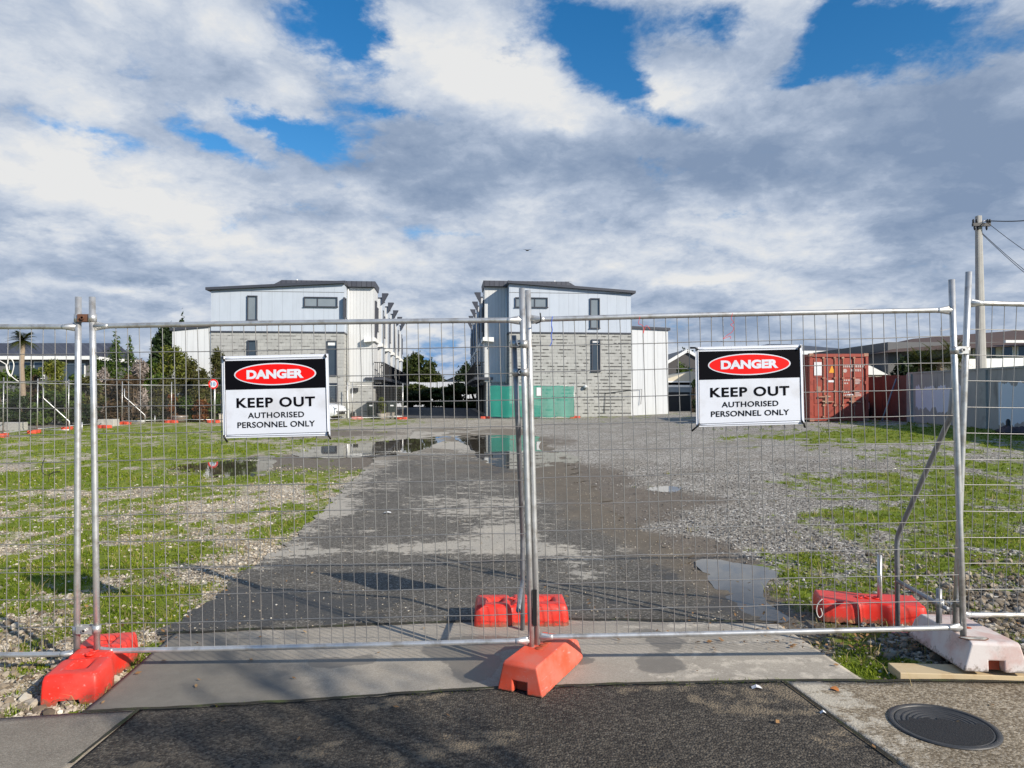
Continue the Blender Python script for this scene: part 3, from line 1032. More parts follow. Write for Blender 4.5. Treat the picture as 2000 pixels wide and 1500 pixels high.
def joint(name, px, w, seed):
    p = [G(*q) for q in px]
    d = [0.0]
    for a, b in zip(p, p[1:]):
        d.append(d[-1] + (b - a).length)
    n = int(d[-1] / 0.03)
    sv = np.linspace(0, d[-1], n)
    X = np.interp(sv, d, [q.x for q in p])
    Y = np.interp(sv, d, [q.y for q in p])
    Y = Y + (fbm(X * 4 + 9, Y * 4, 4, 33) - 0.5) * 0.04
    tx, ty = np.gradient(X), np.gradient(Y)
    L = np.hypot(tx, ty)
    nx_, ny_ = -ty / L, tx / L
    ww = w * (0.35 + 1.3 * fbm(sv * 9, sv * 0, 4, seed + 3))
    v = []
    for k in (-1, 1):
        v.append(np.stack([X + nx_ * ww * k, Y + ny_ * ww * k, gz(X, Y) + 0.0275 + (0.003 if k > 0 else 0)], 1))
    v = np.stack(v, 1).reshape(-1, 3)
    k = np.arange(n - 1) * 2
    o = np_mesh(name, v, np.stack([k, k + 2, k + 3, k + 1], 1), M['soil'], True)
    return structure(o), X, Y


M['soil'] = mat('black soil and moss', (0.030, 0.026, 0.017), 0.95, 0, 0.5, 30, dirt=(0.055, 0.075, 0.015), dirt_amt=0.7, dscale=7, bump=0.6, bscale=120)
JX, JY = [], []
for k, (px, w) in enumerate([(KERB, 0.010), ([(270, 1397), (139, 1502)], 0.012), ([(1532, 1341), (1752, 1502)], 0.007), ([(1690, 1339), (2200, 1341)], 0.012), ([(310, 1246), (700, 1228), (1100, 1216), (1520, 1222)], 0.014)]):
    o, jx, jy = joint('pavement_joint', px, w, 90 + 7 * k)
    if k in (0, 3):
        JX.append(jx)
        JY.append(jy)


# rain water lying in the hollows
def puddle(name, px, dz, grow_=1.12):
    p = [G(*q) for q in px]
    cen = sum(p, Vector()) / len(p)
    p = [cen + (q - cen) * grow_ for q in p]
    out = []
    n = len(p)
    for i in range(n):          # smooth closed outline
        for k in range(7):
            t = k / 7
            a, b, c, d = p[i - 1], p[i], p[(i + 1) % n], p[(i + 2) % n]
            q = 0.5 * ((2 * b) + (c - a) * t + (2 * a - 5 * b + 4 * c - d) * t * t + (3 * b - a - 3 * c + d) * t ** 3)
            w = 0.012 * q.y
            q = q + Vector(((float(fbm(q.x * 5, q.y * 5, 3, 61)) - 0.5) * w, (float(fbm(q.x * 5, q.y * 5, 3, 67)) - 0.5) * w * 2, 0))
            out.append(q)
        mb = MB()
    c = sum((q for q in out), Vector()) / len(out)
    bm = bmesh.new()
    vs = [bm.verts.new((q.x, q.y, float(gz(q.x, q.y)) + dz)) for q in out]
    f = bm.faces.new(vs)
    if f.normal.z < 0:
        f.normal_flip()
    bmesh.ops.triangulate(bm, faces=[f])
    me = bpy.data.meshes.new(name)
    bm.to_mesh(me)
    bm.free()
    for pol in me.polygons:
        pass
    me.materials.append(M['water'])
    o = bpy.data.objects.new(name, me)
    COL.objects.link(o)
    return structure(o)


PUDS = [
    [(593, 887), (623, 874), (661, 871), (728, 865), (805, 858), (850, 855), (868, 855), (836, 870), (805, 881), (770, 888), (707, 891), (647, 893)],
    [(898, 855), (960, 853), (1008, 853), (1046, 855), (1052, 880), (1085, 883), (1118, 893), (1106, 902), (1050, 908), (1015, 913), (973, 906), (945, 892), (925, 872)],
    [(345, 912), (413, 904), (518, 892), (530, 896), (526, 913), (515, 926), (410, 931), (400, 922)],
    [(1352, 1094), (1400, 1089), (1448, 1099), (1504, 1105), (1534, 1112), (1512, 1132), (1494, 1152), (1498, 1176), (1532, 1200), (1546, 1222), (1488, 1226), (1452, 1216), (1436, 1184), (1406, 1168), (1376, 1132)],
    [(1266, 955), (1290, 950), (1322, 951), (1330, 956), (1300, 960)],
]
for i, p in enumerate(PUDS):
    puddle('puddle', p, (0.009, 0.010, 0.001, 0.003, 0.001)[i], 0.92 if i == 3 else 1.12)


# ------------------------------------------------------------------ loose stones and grass
def in_poly_w(x, y, poly):
    inside = np.zeros(len(x), bool)
    n = len(poly)
    for i in range(n):
        x0, y0 = poly[i]
        x1, y1 = poly[(i + 1) % n]
        c = ((y0 > y) != (y1 > y)) & (x < (x1 - x0) * (y - y0) / (y1 - y0 + 1e-12) + x0)
        inside ^= c
    return inside


PUD_W = [[(G(*q).x, G(*q).y) for q in p] for p in PUDS]
DRIVE_W = [(G(*q).x, G(*q).y) for q in [(300, 1262), (400, 1180), (480, 1120), (560, 1060), (620, 1010), (690, 940), (735, 896), (790, 862), (1085, 880), (1130, 930), (1180, 985), (1250, 1040), (1350, 1092), (1420, 1130), (1500, 1195), (1600, 1262)]]
APRON_W = [(G(*q).x, G(*q).y) for q in [(160, 1397), (225, 1330), (290, 1285), (345, 1240), (1520, 1225), (1590, 1270), (1640, 1300), (1690, 1337), (2600, 1337), (2600, 1700), (-1200, 1700), (-1200, 1412), (0, 1410)]]


def scatter(n, ymin, ymax, xl, xr, power=1.0):
    """points that thin out with distance"""
    u = RNG.random(n)
    if power == 1.0:
        y = ymin * (ymax / ymin) ** u
    else:
        k = 1 - power
        y = (ymin ** k + u * (ymax ** k - ymin ** k)) ** (1 / k)
    x = (xl + RNG.random(n) * (xr - xl)) * y
    return x, y


def ico():
    bm = bmesh.new()
    bmesh.ops.create_icosphere(bm, subdivisions=1, radius=1.0)
    v = np.array([q.co[:] for q in bm.verts])
    f = np.array([[q.index for q in p.verts] for p in bm.faces])
    bm.free()
    return v, f


ICO_V, ICO_F = ico()


def stones(name, x, y, size, mat_, label, flat=0.6):
    n = len(x)
    z = gz(x, y) + rough(x, y)
    V = np.repeat(ICO_V[None], n, 0) * (0.78 + 0.44 * RNG.random((n, 12, 1)))
    s = size[:, None] * (0.7 + 0.6 * RNG.random((n, 3)))
    s[:, 2] *= flat
    V = V * s[:, None, :]
    a = RNG.random(n) * 6.283
    ca, sa = np.cos(a)[:, None], np.sin(a)[:, None]
    X = V[:, :, 0] * ca - V[:, :, 1] * sa
    Y = V[:, :, 0] * sa + V[:, :, 1] * ca
    V[:, :, 0], V[:, :, 1] = X + x[:, None], Y + y[:, None]
    V[:, :, 2] += (z + s[:, 2] * 0.35 + 0.004)[:, None]
    Fc = ICO_F[None] + (np.arange(n) * 12)[:, None, None]
    o = np_mesh(name, V.reshape(-1, 3), Fc.reshape(-1, 3), mat_)
    return tag(o, label, 'gravel', kind='stuff')


def stone_mat(name, stops):
    m, t, b = new_mat(name)
    gi = t.add('ShaderNodeNewGeometry').outputs['Random Per Island']
    co = t.add('ShaderNodeTexCoord').outputs['Object']
    c = t.ramp(gi, stops)
    c = t.mix(t.math('MULTIPLY', t.noise(co, 60.0, 4.0, 0.6), 0.45), c, (0.16, 0.13, 0.10))
    t.put(b.inputs['Base Color'], c)
    b.inputs['Roughness'].default_value = 0.92
    b.inputs['Specular IOR Level'].default_value = 0.25
    return m


M['stone_cream'] = stone_mat('limestone chips', [(0, (0.16, 0.12, 0.085)), (0.35, (0.36, 0.30, 0.22)), (0.8, (0.58, 0.51, 0.40)), (1, (0.74, 0.69, 0.60))])
M['stone_grey'] = stone_mat('greywacke chips', [(0, (0.07, 0.066, 0.06)), (0.4, (0.20, 0.19, 0.175)), (0.8, (0.36, 0.345, 0.32)), (1, (0.60, 0.58, 0.54))])
M['stone_rubble'] = stone_mat('mixed rubble', [(0, (0.09, 0.065, 0.045)), (0.4, (0.23, 0.185, 0.13)), (0.8, (0.40, 0.34, 0.26)), (1, (0.58, 0.53, 0.44))])


def lot_ok(x, y, drive=True):
    ok = ~in_poly_w(x, y, APRON_W)
    for p in PUD_W:
        ok &= ~in_poly_w(x, y, p)
    if drive:
        ok &= ~in_poly_w(x, y, DRIVE_W)
    return ok


# left: pale limestone
x, y = scatter(90000, 3.5, 15.0, -0.80, -0.02, 1.5)
g, mud, grey = zones(x, y)
keep = lot_ok(x, y) & (RNG.random(len(x)) < np.clip(0.85 - 1.1 * g, 0.05, 1)) & (grey < 0.75)
x, y = x[keep], y[keep]
stones('limestone_gravel', x, y, 0.004 + 0.012 * RNG.random(len(x)) ** 3.0 + 0.0003 * y, M['stone_cream'], 'pale limestone gravel spread between the grass on the left of the lot')
# right: grey
x, y = scatter(100000, 4.3, 16.0, 0.05, 0.80, 1.5)
g, mud, grey = zones(x, y)
near_right = sstep(0.25, 0.55, x / y) * (1 - sstep(6, 11, y))
keep = lot_ok(x, y) & (RNG.random(len(x)) < np.clip(0.85 - 1.0 * g, 0.06, 1) * np.clip(1.15 - 1.2 * mud, 0.1, 1)) & (RNG.random(len(x)) < 1 - 0.5 * near_right)
x, y, near_right = x[keep], y[keep], near_right[keep]
stones('grey_gravel', x, y, 0.004 + 0.011 * RNG.random(len(x)) ** 3.8 + 0.010 * near_right * RNG.random(len(x)) ** 3 + 0.0001 * y, M['stone_grey'], 'grey crushed gravel covering the right of the lot')
# rubble by the right hand and left hand fence feet
x, y = scatter(15000, 3.75, 7.0, 0.50, 0.80, 1.0)
x2, y2 = scatter(3600, 3.45, 5.2, -0.80, -0.55, 1.0)
x, y = np.concatenate([x, x2]), np.concatenate([y, y2])
g, mud, grey = zones(x, y)
keep = lot_ok(x, y) & (RNG.random(len(x)) < np.clip(0.50 - 0.7 * g, 0.04, 1))
x, y = x[keep], y[keep]
stones('rubble', x, y, 0.006 + 0.032 * RNG.random(len(x)) ** 4.0, M['stone_rubble'], 'brown rubble and broken stones heaped around the fence feet', 0.7)
# chips scattered over the driveway seal and its edges
x, y = scatter(30000, 4.6, 14.0, -0.50, 0.45, 1.4)
keep = in_poly_w(x, y, DRIVE_W) & lot_ok(x, y, False)
ed = np.minimum(np.abs(x / y + 0.22), np.abs(x / y - 0.25))
keep &= RNG.random(len(x)) < np.clip(0.07 + 0.9 * drive_mud(x, y) ** 3 + 0.55 * drive_left(x, y) ** 2, 0, 1)
x, y = x[keep], y[keep]
xa, ya = scatter(900, 3.0, 4.9, -0.55, 0.60, 1.0)
x, y = np.concatenate([x, xa]), np.concatenate([y, ya])
o = stones('loose_chips', x, y, 0.003 + 0.005 * RNG.random(len(x)) ** 2, M['stone_cream'], 'loose stone chips strewn over the sealed driveway')
o.location.z = 0.010


def blades(name, x, y, n_per, hgt, wid, mat_, label):
    n = len(x) * n_per
    bx = np.repeat(x, n_per)
    by = np.repeat(y, n_per)
    hh = np.repeat(hgt, n_per) * (0.5 + 0.8 * RNG.random(n))
    ww = np.repeat(wid, n_per)
    sp = np.repeat(hgt, n_per) * 0.9
    bx = bx + RNG.normal(0, 1, n) * sp * 0.6
    by = by + RNG.normal(0, 1, n) * sp * 0.6
    bz = gz(bx, by) + rough(bx, by) - 0.004
    a = RNG.random(n) * 6.283
    lean = 0.3 + 0.9 * RNG.random(n)
    la = RNG.random(n) * 6.283
    base = np.stack([bx, by, bz], 1)
    side = np.stack([np.cos(a), np.sin(a), np.zeros(n)], 1) * ww[:, None] / 2
    mid = base + np.stack([np.cos(la) * lean * hh * 0.35, np.sin(la) * lean * hh * 0.35, hh * 0.62], 1)
    tip = base + np.stack([np.cos(la) * lean * hh * 0.95, np.sin(la) * lean * hh * 0.95, hh * 0.95], 1)
    V = np.stack([base - side, base + side, mid + side * 0.75, mid - side * 0.75, tip], 1).reshape(-1, 3)
    k = np.arange(n) * 5
    Fq = np.concatenate([np.stack([k, k + 1, k + 2], 1), np.stack([k, k + 2, k + 3], 1), np.stack([k + 3, k + 2, k + 4], 1)])
    o = np_mesh(name, V, Fq, mat_)
    return tag(o, label, 'grass', kind='stuff')


M['grass'] = leaf_mat('short grass', (0.065, 0.105, 0.006), (0.215, 0.28, 0.014), 0.6, 0.3, (0.36, 0.30, 0.06))
x, y = scatter(90000, 3.5, 30.0, -0.80, 0.80, 1.25)
g, mud, grey = zones(x, y)
keep = lot_ok(x, y) & (RNG.random(len(x)) < np.clip((g - 0.36) * 1.15, 0.0, 1) * np.clip(0.35 + 1.3 * fbm(x * 9, y * 7, 3, 19), 0, 1))
x, y = x[keep], y[keep]
jx, jy = np.repeat(np.concatenate(JX), 3), np.repeat(np.concatenate(JY), 3)
kj = RNG.random(len(jx)) < 0.45 * (fbm(jx * 3, jy * 3, 3, 8) > 0.5)
x, y = np.concatenate([x, jx[kj]]), np.concatenate([y, jy[kj]])
blades('grass', x, y, 6, 0.014 + 0.020 * fbm(x * 2, y * 2, 3, 77) + 0.0012 * y, 0.004 + 0.0007 * y, M['grass'], 'short patchy grass growing through the gravel of the lot')


M['straw'] = leaf_mat('dry stalks', (0.20, 0.16, 0.06), (0.42, 0.34, 0.16), 0.7, 0.25, (0.20, 0.24, 0.04))
x, y = scatter(2600, 3.7, 14.0, -0.80, 0.80, 1.3)
g, mud, grey = zones(x, y)
keep = lot_ok(x, y) & (g > 0.3) & (RNG.random(len(x)) < 0.6)
x, y = x[keep], y[keep]
blades('dry_grass', x, y, 5, 0.05 + 0.07 * RNG.random(len(x)) ** 2, 0.003 + 0.0004 * y, M['straw'], 'thin dry grass stalks standing here and there in the lot')

# dead leaves
M['litter_leaf'] = leaf_mat('dead leaves', (0.10, 0.05, 0.02), (0.34, 0.19, 0.08), 0.7, 0.15, (0.50, 0.36, 0.20))
n = 520
x = np.concatenate([RNG.normal(2.2, 0.55, 300), RNG.uniform(-3.2, 3.6, 120), RNG.normal(-2.5, .35, 100)])
y = np.concatenate([4.35 + np.abs(RNG.normal(0, 0.45, 300)), RNG.uniform(3.05, 6.5, 120), RNG.normal(4.3, .4, 100)])
a = RNG.random(n) * 6.283
sz = 0.008 + 0.014 * RNG.random(n)
u = np.stack([np.cos(a), np.sin(a), RNG.normal(0, .35, n)], 1) * sz[:, None]
w = np.stack([-np.sin(a), np.cos(a), RNG.normal(0, .35, n)], 1) * sz[:, None] * 0.5
P0 = np.stack([x, y, gz(x, y) + 0.034], 1)
V = np.stack([P0 - u, P0 + w, P0 + u, P0 - w], 1).reshape(-1, 3)
k = np.arange(n) * 4
o = np_mesh('fallen_leaves', V, np.stack([k, k + 1, k + 2, k + 3], 1), M['litter_leaf'])
tag(o, 'small dead leaves scattered on the ground around the fence feet', 'leaves', kind='stuff')


# ------------------------------------------------------------------ temporary fencing
PANEL_GROUP = 'temporary fence panels'


def wires(mb, P, W, H, nx, nz, r, wob, z0, z1, x0=0.0, x1=1.0):
    """wire grid on the bilinear panel P(s, t)"""
    for i in range(1, nx):
        s = x0 + (x1 - x0) * i / nx
        pts = []
        k = 7
        j1, j2 = random.uniform(-wob, wob), random.uniform(-wob, wob)
        for q in range(k + 1):
            t = z0 + (z1 - z0) * q / k
            off = (random.uniform(-wob, wob) * 0.35 + (j1 * math.sin(math.pi * q / k) + j2 * math.sin(2 * math.pi * q / k) * 0.5)) if 0 < q < k else 0
            pts.append(P(s, t) + Vector((off, random.uniform(-wob, wob) * 0.5 if 0 < q < k else 0, 0)))
        mb.tube(pts, r, 4, cap=False)
    for j in range(1, nz):
        t = z0 + (z1 - z0) * j / nz
        pts = [P(s, t) + Vector((0, -2 * r, random.uniform(-wob, wob) * 0.5)) for s in np.linspace(x0, x1, 13)]
        mb.tube(pts, r, 4, cap=False)


def near_panel(label, BL, TL, BR, TR, tb=(0.028, 0.028), tt=(0.92, 0.92), r=0.017, nx=37, nz=12, posts=(True, True)):
    """one wire panel from the feet and heads of its two posts; tb, tt place its rails on the posts"""
    BL, TL, BR, TR = (Vector(q) for q in (BL, TL, BR, TR))
    root = thing('mesh_fence', label, 'fence panel', BL, 0, PANEL_GROUP)
    A = lambda t: BL.lerp(TL, t)
    B = lambda t: BR.lerp(TR, t)
    if posts[0]:
        MB().tube([BL, A(0.3), A(0.7), TL], r, 14).build('post', M['galv'], root, True, True)
    if posts[1]:
        MB().tube([BR, B(0.3), B(0.7), TR], r, 14).build('post', M['galv'], root, True, True)

    def rail(ta, tb_, nm, sag):
        a, b = A(ta), B(tb_)
        mb = MB()
        pts, rs = [], []
        for k in range(25):
            f = k / 24
            p = a.lerp(b, f)
            p.z -= sag * math.sin(math.pi * f)
            pts.append(p)
            rs.append(0.0148)
        mb.tube(pts, rs, 12)
        # pressed flat ends welded on the posts
        for e, s in ((a, 1), (b, -1)):
            d = (b - a).normalized() * s
            secs = []
            for q, hh, th in ((0.012, 0.026, 0.007), (0.03, 0.024, 0.009), (0.075, 0.0155, 0.0155), (0.09, 0.0150, 0.0150)):
                c = e + d * q
                secs.append([c + Vector((0, math.cos(2 * math.pi * k / 12) * th, math.sin(2 * math.pi * k / 12) * hh)) for k in range(12)])
            mb.loft(secs)
        mb.build(nm, M['galv'], root, True, True)
    rail(tt[0], tt[1], 'top_rail', -0.004)
    rail(tb[0], tb[1], 'bottom_rail', 0.003)
    W = (BR - BL).length

    def P(s, t):
        lo = A(tb[0]).lerp(B(tb[1]), s)
        hi = A(tt[0]).lerp(B(tt[1]), s)
        return lo.lerp(hi, t)
    mb = MB()
    wires(mb, P, W, 2.1, nx, nz, 0.0024, 0.006, 0.0, 1.0)
    mb.build('wire_mesh', M['wire'], root, True, True, fix=False)
    return root


FY = 4.0
near_panel('wire fence panel cut off by the left edge, standing in the red foot', at(-690, 1292, FY + .02), at(-690, 590, FY + .02), at(150, 1286, FY + .02), at(153, 580, FY + .02), (0.012, 0.012), (0.925, 0.917))
near_panel('wire fence panel carrying the left danger sign, ending at the middle posts', at(190, 1283, FY), at(180, 580, FY), at(1038, 1274, FY), at(1019, 563, FY), (0.016, 0.032), (0.918, 0.912))
near_panel('wire fence panel carrying the danger sign beside the red container', at(1049.6, 1262, FY + .03), at(1031, 567, FY + .03), at(1882, 1250, FY), at(1858.5, 546, FY), (0.025, 0.035), (0.917, 0.915))
near_panel('wire fence panel cut off by the right edge of the photo, its post leaning left', at(1866, 1232, FY + .09), at(1892, 531, FY + .05), at(2700, 1232, FY + .35), at(2730, 560, FY + .35), (0.045, 0.045), (0.914, 0.914))

# far panels share one prototype
WF = 2.36


def far_panel_proto():
    root = thing('mesh_fence', 'x', 'fence panel', (0, 0, 0), 0, PANEL_GROUP)
    for s in (0, WF):
        MB().tube([(s, 0, 0.08), (s, 0, 2.1)], 0.021, 8).build('post', M['galv'], root, True)
    MB().tube([(0, 0, 1.93), (WF, 0, 1.93)], 0.019, 8).build('top_rail', M['galv'], root, True)
    MB().tube([(0, 0, 0.16), (WF, 0, 0.16)], 0.019, 8).build('bottom_rail', M['galv'], root, True)
    mb = MB()
    for i in range(1, 37):
        s = WF * i / 37
        mb.tube([(s, 0, 0.16), (s, 0, 1.93)], 0.0016, 3, cap=False)
    for j in range(1, 12):
        mb.tube([(0, 0, 0.16 + 1.77 * j / 12), (WF, 0, 0.16 + 1.77 * j / 12)], 0.0016, 3, cap=False)
    mb.build('wire_mesh', M['wire'], root, False, fix=False)
    return root


FP = far_panel_proto()
far_posts = [(-17.5, 22.6), (-17.9, 25.0), (-18.3, 27.4), (-18.6, 29.8), (-18.85, 32.2), (-19.1, 34.8), (-17.45, 36.4), (-15.3, 36.5), (-13.0, 36.6), (-10.8, 36.9), (-8.9, 38.4), (-6.3, 41.0)]
far_labels = [
    'far wire fence panel at the left edge beside the concrete kerb', 'far wire fence panel crossing in front of the palm trunk', 'far wire fence panel between two leaning posts beside the palm',
    'far wire fence panel behind the two tall posts joined with a rusty clamp', 'far wire fence panel just right of the tall joined posts', 'far wire fence panel before the brown bushes, a diagonal brace at its end',
    'far wire fence panel in front of the half barrel planter', 'far wire fence panel whose end holds the round speed sign', 'far wire fence panel beside the round speed sign, hidden by the danger sign',
    'far wire fence panel behind the lower half of the left danger sign', 'far wire fence panel in front of the white car and meter box',
]
first = True
for i, (a, b) in enumerate(zip(far_posts, far_posts[1:])):
    d = Vector((b[0] - a[0], b[1] - a[1], 0))
    loc = (a[0], a[1], float(gz(a[0], a[1])))
    rz = math.atan2(d.y, d.x)
    if first:
        FP.location = loc
        FP.rotation_euler = (0, 0, rz)
        FP.scale = (d.length / WF, 1, 1)
        FP['label'] = far_labels[i]
        first = False
    else:
        copy_thing(FP, loc, rz, far_labels[i], None, (d.length / WF, 1, 1))
# panel at the bins, then the two screened panels at the lane mouth
pA = G(690, 821)
pB = G(787, 821)
pA, pB = Vector((-9.3, 41.4, 0)), Vector((-6.35, 41.3, 0))
copy_thing(FP, (-9.35, 41.6, float(gz(-9, 41))), 0.0, 'far wire fence panel standing in front of the wheelie bins', None, (2.95 / WF, 1, 1))


# ------------------------------------------------------------------ fence feet
FOOT_GROUP = 'fence feet'


def plastic_foot(label, loc, rz, L=0.64, W=0.33, H=0.155, m='red', detail=True, ends=0.30):
    root = thing('fence_weight', label, 'fence foot', loc, rz, FOOT_GROUP)
    prof = [(0.0, 0.0), (0.0, 0.03), (0.004, 0.09), (0.010, 0.125), (0.020, 0.145), (0.036, H)]
    lu = [(-L / 2 + i, h) for i, h in prof] + [(q, H) for q in np.linspace(-L / 2 + 0.055, L / 2 - 0.055, 39)] + [(L / 2 - i, h) for i, h in prof[::-1]]
    hw = 1.0
    lv = [(-1 + i / (W / 2), h) for i, h in prof] + [(q, H) for q in np.linspace(-0.70, 0.70, 19)] + [(1 - i / (W / 2), h) for i, h in prof[::-1]]
    v = []
    for (u, hu) in lu:
        a = abs(u) / (L / 2)
        waist = 1.0 - 0.17 * math.exp(-((u / (L * 0.13)) ** 4))
        cor = 1.0 - 0.14 * max(0, (a - 0.86) / 0.14) ** 2
        for (w, hv) in lv:
            z = min(hu, hv)
            if detail and z > 0.14:
                for s in (-1, 1):       # lifting pocket in each lobe
                    du, dv = (u - s * L * 0.27) / (L * 0.095), w / 0.36
                    rr = max(abs(du), abs(dv))
                    if rr < 1.0:
                        z = H - 0.032 * min(1, (1 - rr) / 0.3)
                z -= 0.018 * math.exp(-((abs(u) - L * 0.105) / 0.012) ** 2)
                z += 0.006 * (abs(u) < L * 0.08)
            if z < 0.035 and a > 0.9 and abs(w) < 0.45:
                z = max(z, 0.026)
            # long sides also swell and pinch
            v.append((w * (W / 2) * waist * cor, u, z))
    nu, nv = len(lu), len(lv)
    f = [tuple(int(q) for q in k) for k in grid_faces(nu, nv)]
    mb = MB().addv(v, f)
    mb.build('body', M[m], root, True)
    hb = MB()
    for k in (-0.055, 0.0, 0.055):
        hb.lathe([(0.0235, H + 0.001), (0.0235, H + 0.008), (0.019, H + 0.010), (0.0185, H + 0.0045), (0.001, H + 0.0045)], (0, k, 0), 14)
    hb.build('post_socket', M[m], root, True)
    return root


def block_foot(label, loc, rz, m, L=0.62, W=0.255, H=0.15, broken=False):
    root = thing('fence_weight', label, 'fence foot', loc, rz, FOOT_GROUP)
    nw, nh = 0.040, 0.062

    def sec(y, k, hz):
        w0, w1 = W / 2 * k, W / 2 * k * 0.74
        return [(-w0, y, 0), (-w0 * 0.97, y, 0.02), (-w1, y, hz), (w1, y, hz), (w0 * 0.97, y, 0.02), (w0, y, 0), (nw, y, 0), (nw, y, nh), (-nw, y, nh), (-nw, y, 0)]
    secs = [sec(-L / 2, 1.0, H * 0.93), sec(-L / 2 + 0.018, 1.0, H), sec(0, 1.0, H), sec(L / 2 - 0.10, 1.0, H), sec(L / 2 - 0.02, 0.96, H * 0.72), sec(L / 2, 0.95, H * 0.66)]
    MB().loft(secs).build('body', M[m], root, False, bevel=0.007)
    MB().box(-nw + .001, nw - .001, -L / 2 + 0.05, -L / 2 + 0.06, 0.001, nh - .001).build('slot_back', M['redclay'], root)
    hb = MB()
    for k in (-0.055, 0.0, 0.055):
        hb.lathe([(0.024, H + 0.001), (0.022, H + 0.003), (0.001, H + 0.0025)], (0, k, 0), 14)
    hb.build('post_socket', M['redclay'], root, True)
    if broken:      # a piece of the shell is gone and the concrete fill shows
        v, n = [], 22
        hb = MB()
        rim = []
        for k in range(n):
            a = 2 * math.pi * k / n
            rim.append((-0.015 + math.cos(a) * (0.070 + 0.012 * math.sin(3 * a)), -L / 2 + 0.075 + math.sin(a) * (0.034 + 0.006 * math.cos(2 * a)), H + 0.0035))
        inner = [(p[0] * 0.8 - 0.003, (p[1] + L / 2 - 0.075) * 0.72 - L / 2 + 0.075, H + 0.006 + 0.004 * math.sin(7 * i)) for i, p in enumerate(rim)]
        rim = [(p[0] - 0.065, p[1] - 0.018, p[2]) for p in rim]
        inner = [(p[0] - 0.065, p[1] - 0.018, p[2]) for p in inner]
        cen = (-0.08, -L / 2 + 0.057, H + 0.008)
        hb.addv(rim + inner + [cen], [(i, (i + 1) % n, n + (i + 1) % n, n + i) for i in range(n)] + [(n + i, n + (i + 1) % n, 2 * n) for i in range(n)])
        hb.build('concrete_fill', M['cement'], root)
        edge = MB().tube([Vector(p) + Vector((0, 0, -0.001)) for p in rim + rim[:1]], 0.0032, 5, cap=False)
        edge.build('broken_edge', M['rust'], root)
    return root


def lz(x, y, dz=0.0):
    return (x, y, float(gz(x, y)) + dz)


plastic_foot('bright red plastic fence foot standing in rubble at the left, two posts in it', lz(-2.33, 3.98, .005), R(12), 0.70, 0.285, 0.15)
block_foot('faded orange trapezoid fence foot on the concrete apron under the middle posts', lz(0.175, 4.01, .024), R(-26), 'orange', 0.62, 0.262, 0.155)
plastic_foot('red plastic fence foot lying crossways on the asphalt behind the middle posts', lz(0.06, 4.95, .014), R(92), 0.64, 0.30, 0.150)
plastic_foot('red plastic fence foot lying on grass at the right, under a steel pipe stub', lz(2.50, 5.02, .012), R(76), 0.68, 0.32, 0.140)
bf = block_foot('bleached pink fence foot with a broken top, resting on a timber plank', lz(2.665, 4.22, .060), R(-6), 'pinkwhite', 0.70, 0.335, 0.16, True)
bf.rotation_euler.x = R(-3.0)

# far feet
FF = None
far_feet = [(-17.95, 25.0, 20), (-18.35, 27.3, 15), (-18.65, 29.8, 15), (-17.9, 31.2, 70), (-19.0, 34.8, 80), (-17.45, 36.4, 80), (-15.35, 36.5, 80), (-9.0, 41.3, 85), (-6.35, 41.1, 85), (-1.55, 42.1, 85), (3.75, 42.35, 85), (13.1, 42.6, 85)]
ffl = ['faded red fence foot far off at the left edge beside the concrete kerb', 'orange red fence foot far off under the first leaning braced post', 'red fence foot far off just left of the tall joined posts', 'red fence foot far off behind the tall joined posts',
       'orange red fence foot far off under the diagonal brace by the brown bushes', 'red fence foot far off beside the half barrel planter', 'dark red fence foot far off under the round speed sign', 'red fence foot far off below the meter box of the left townhouses',
       'red fence foot far off at the lane mouth, right of the bins', 'red fence foot far off under the left edge of the green screen', 'orange fence foot far off at the right edge of the green screen', 'small red fence foot far off by the white annex of the right townhouses']
for (x, y, a), l in zip(far_feet, ffl):
    if FF is None:
        FF = plastic_foot(l, lz(x, y, -.02), R(a), 0.62, 0.30, 0.15, 'red_far', False)
        FF.location = lz(x, y, -.02)
    else:
        copy_thing(FF, lz(x, y, -.02), R(a), l)

# timber plank
pk = thing('timber_plank', 'pale pine plank lying under the bleached fence foot at the right', 'plank', lz(2.7, 3.97))
MB().box(-0.56, 0.95, -0.075, 0.075, 0.008, 0.056).build('board', M['timber'], pk, bevel=0.004)
pk.rotation_euler = (0, 0, R(-4))


# ------------------------------------------------------------------ braces, clamps
BR_GROUP = 'fence braces'


def brace(label, top, low, leg_xy, m='galv_dark', stub=None):
    """back stay: upright along the post, sloping arm, short leg and a tie back to the post"""
    top = Vector(top)
    root = thing('fence_brace', label, 'fence brace', (leg_xy[0], leg_xy[1], float(gz(*leg_xy))), 0, BR_GROUP)
    g = float(gz(*leg_xy)) + 0.012
    kx, ky = leg_xy
    a = Vector((top.x, top.y, top.z))
    b = Vector(low)
    c = Vector((kx, ky, 0.66))
    d = Vector((kx, ky, g + 0.01))

    def bend(p, q, r_, n=5):
        u, w = (p - q).normalized() * 0.06, (r_ - q).normalized() * 0.06
        return [(q + u) * (1 - t) ** 2 + q * 2 * t * (1 - t) + (q + w) * t * t for t in np.linspace(0, 1, n)]
    pts = [a] + bend(a, b, c) + bend(b, c, d) + [d]
    MB().tube(pts, 0.0155, 12).build('stay_tube', M[m], root, True, True)
    MB().tube([Vector((kx, ky, 0.37)), Vector((b.x, b.y + 0.05, 0.36))], 0.0135, 10).build('tie_bar', M[m], root, True, True)
    MB().box(kx - 0.06, kx + 0.06, ky - 0.045, ky + 0.045, g - 0.004, g + 0.006).build('base_plate', M['galv'], root, world=True)
    if stub:
        MB().tube([Vector(stub[0]), Vector(stub[1])], 0.0165, 10).build('pipe_stub', M['galv'], root, True, True)
    return root


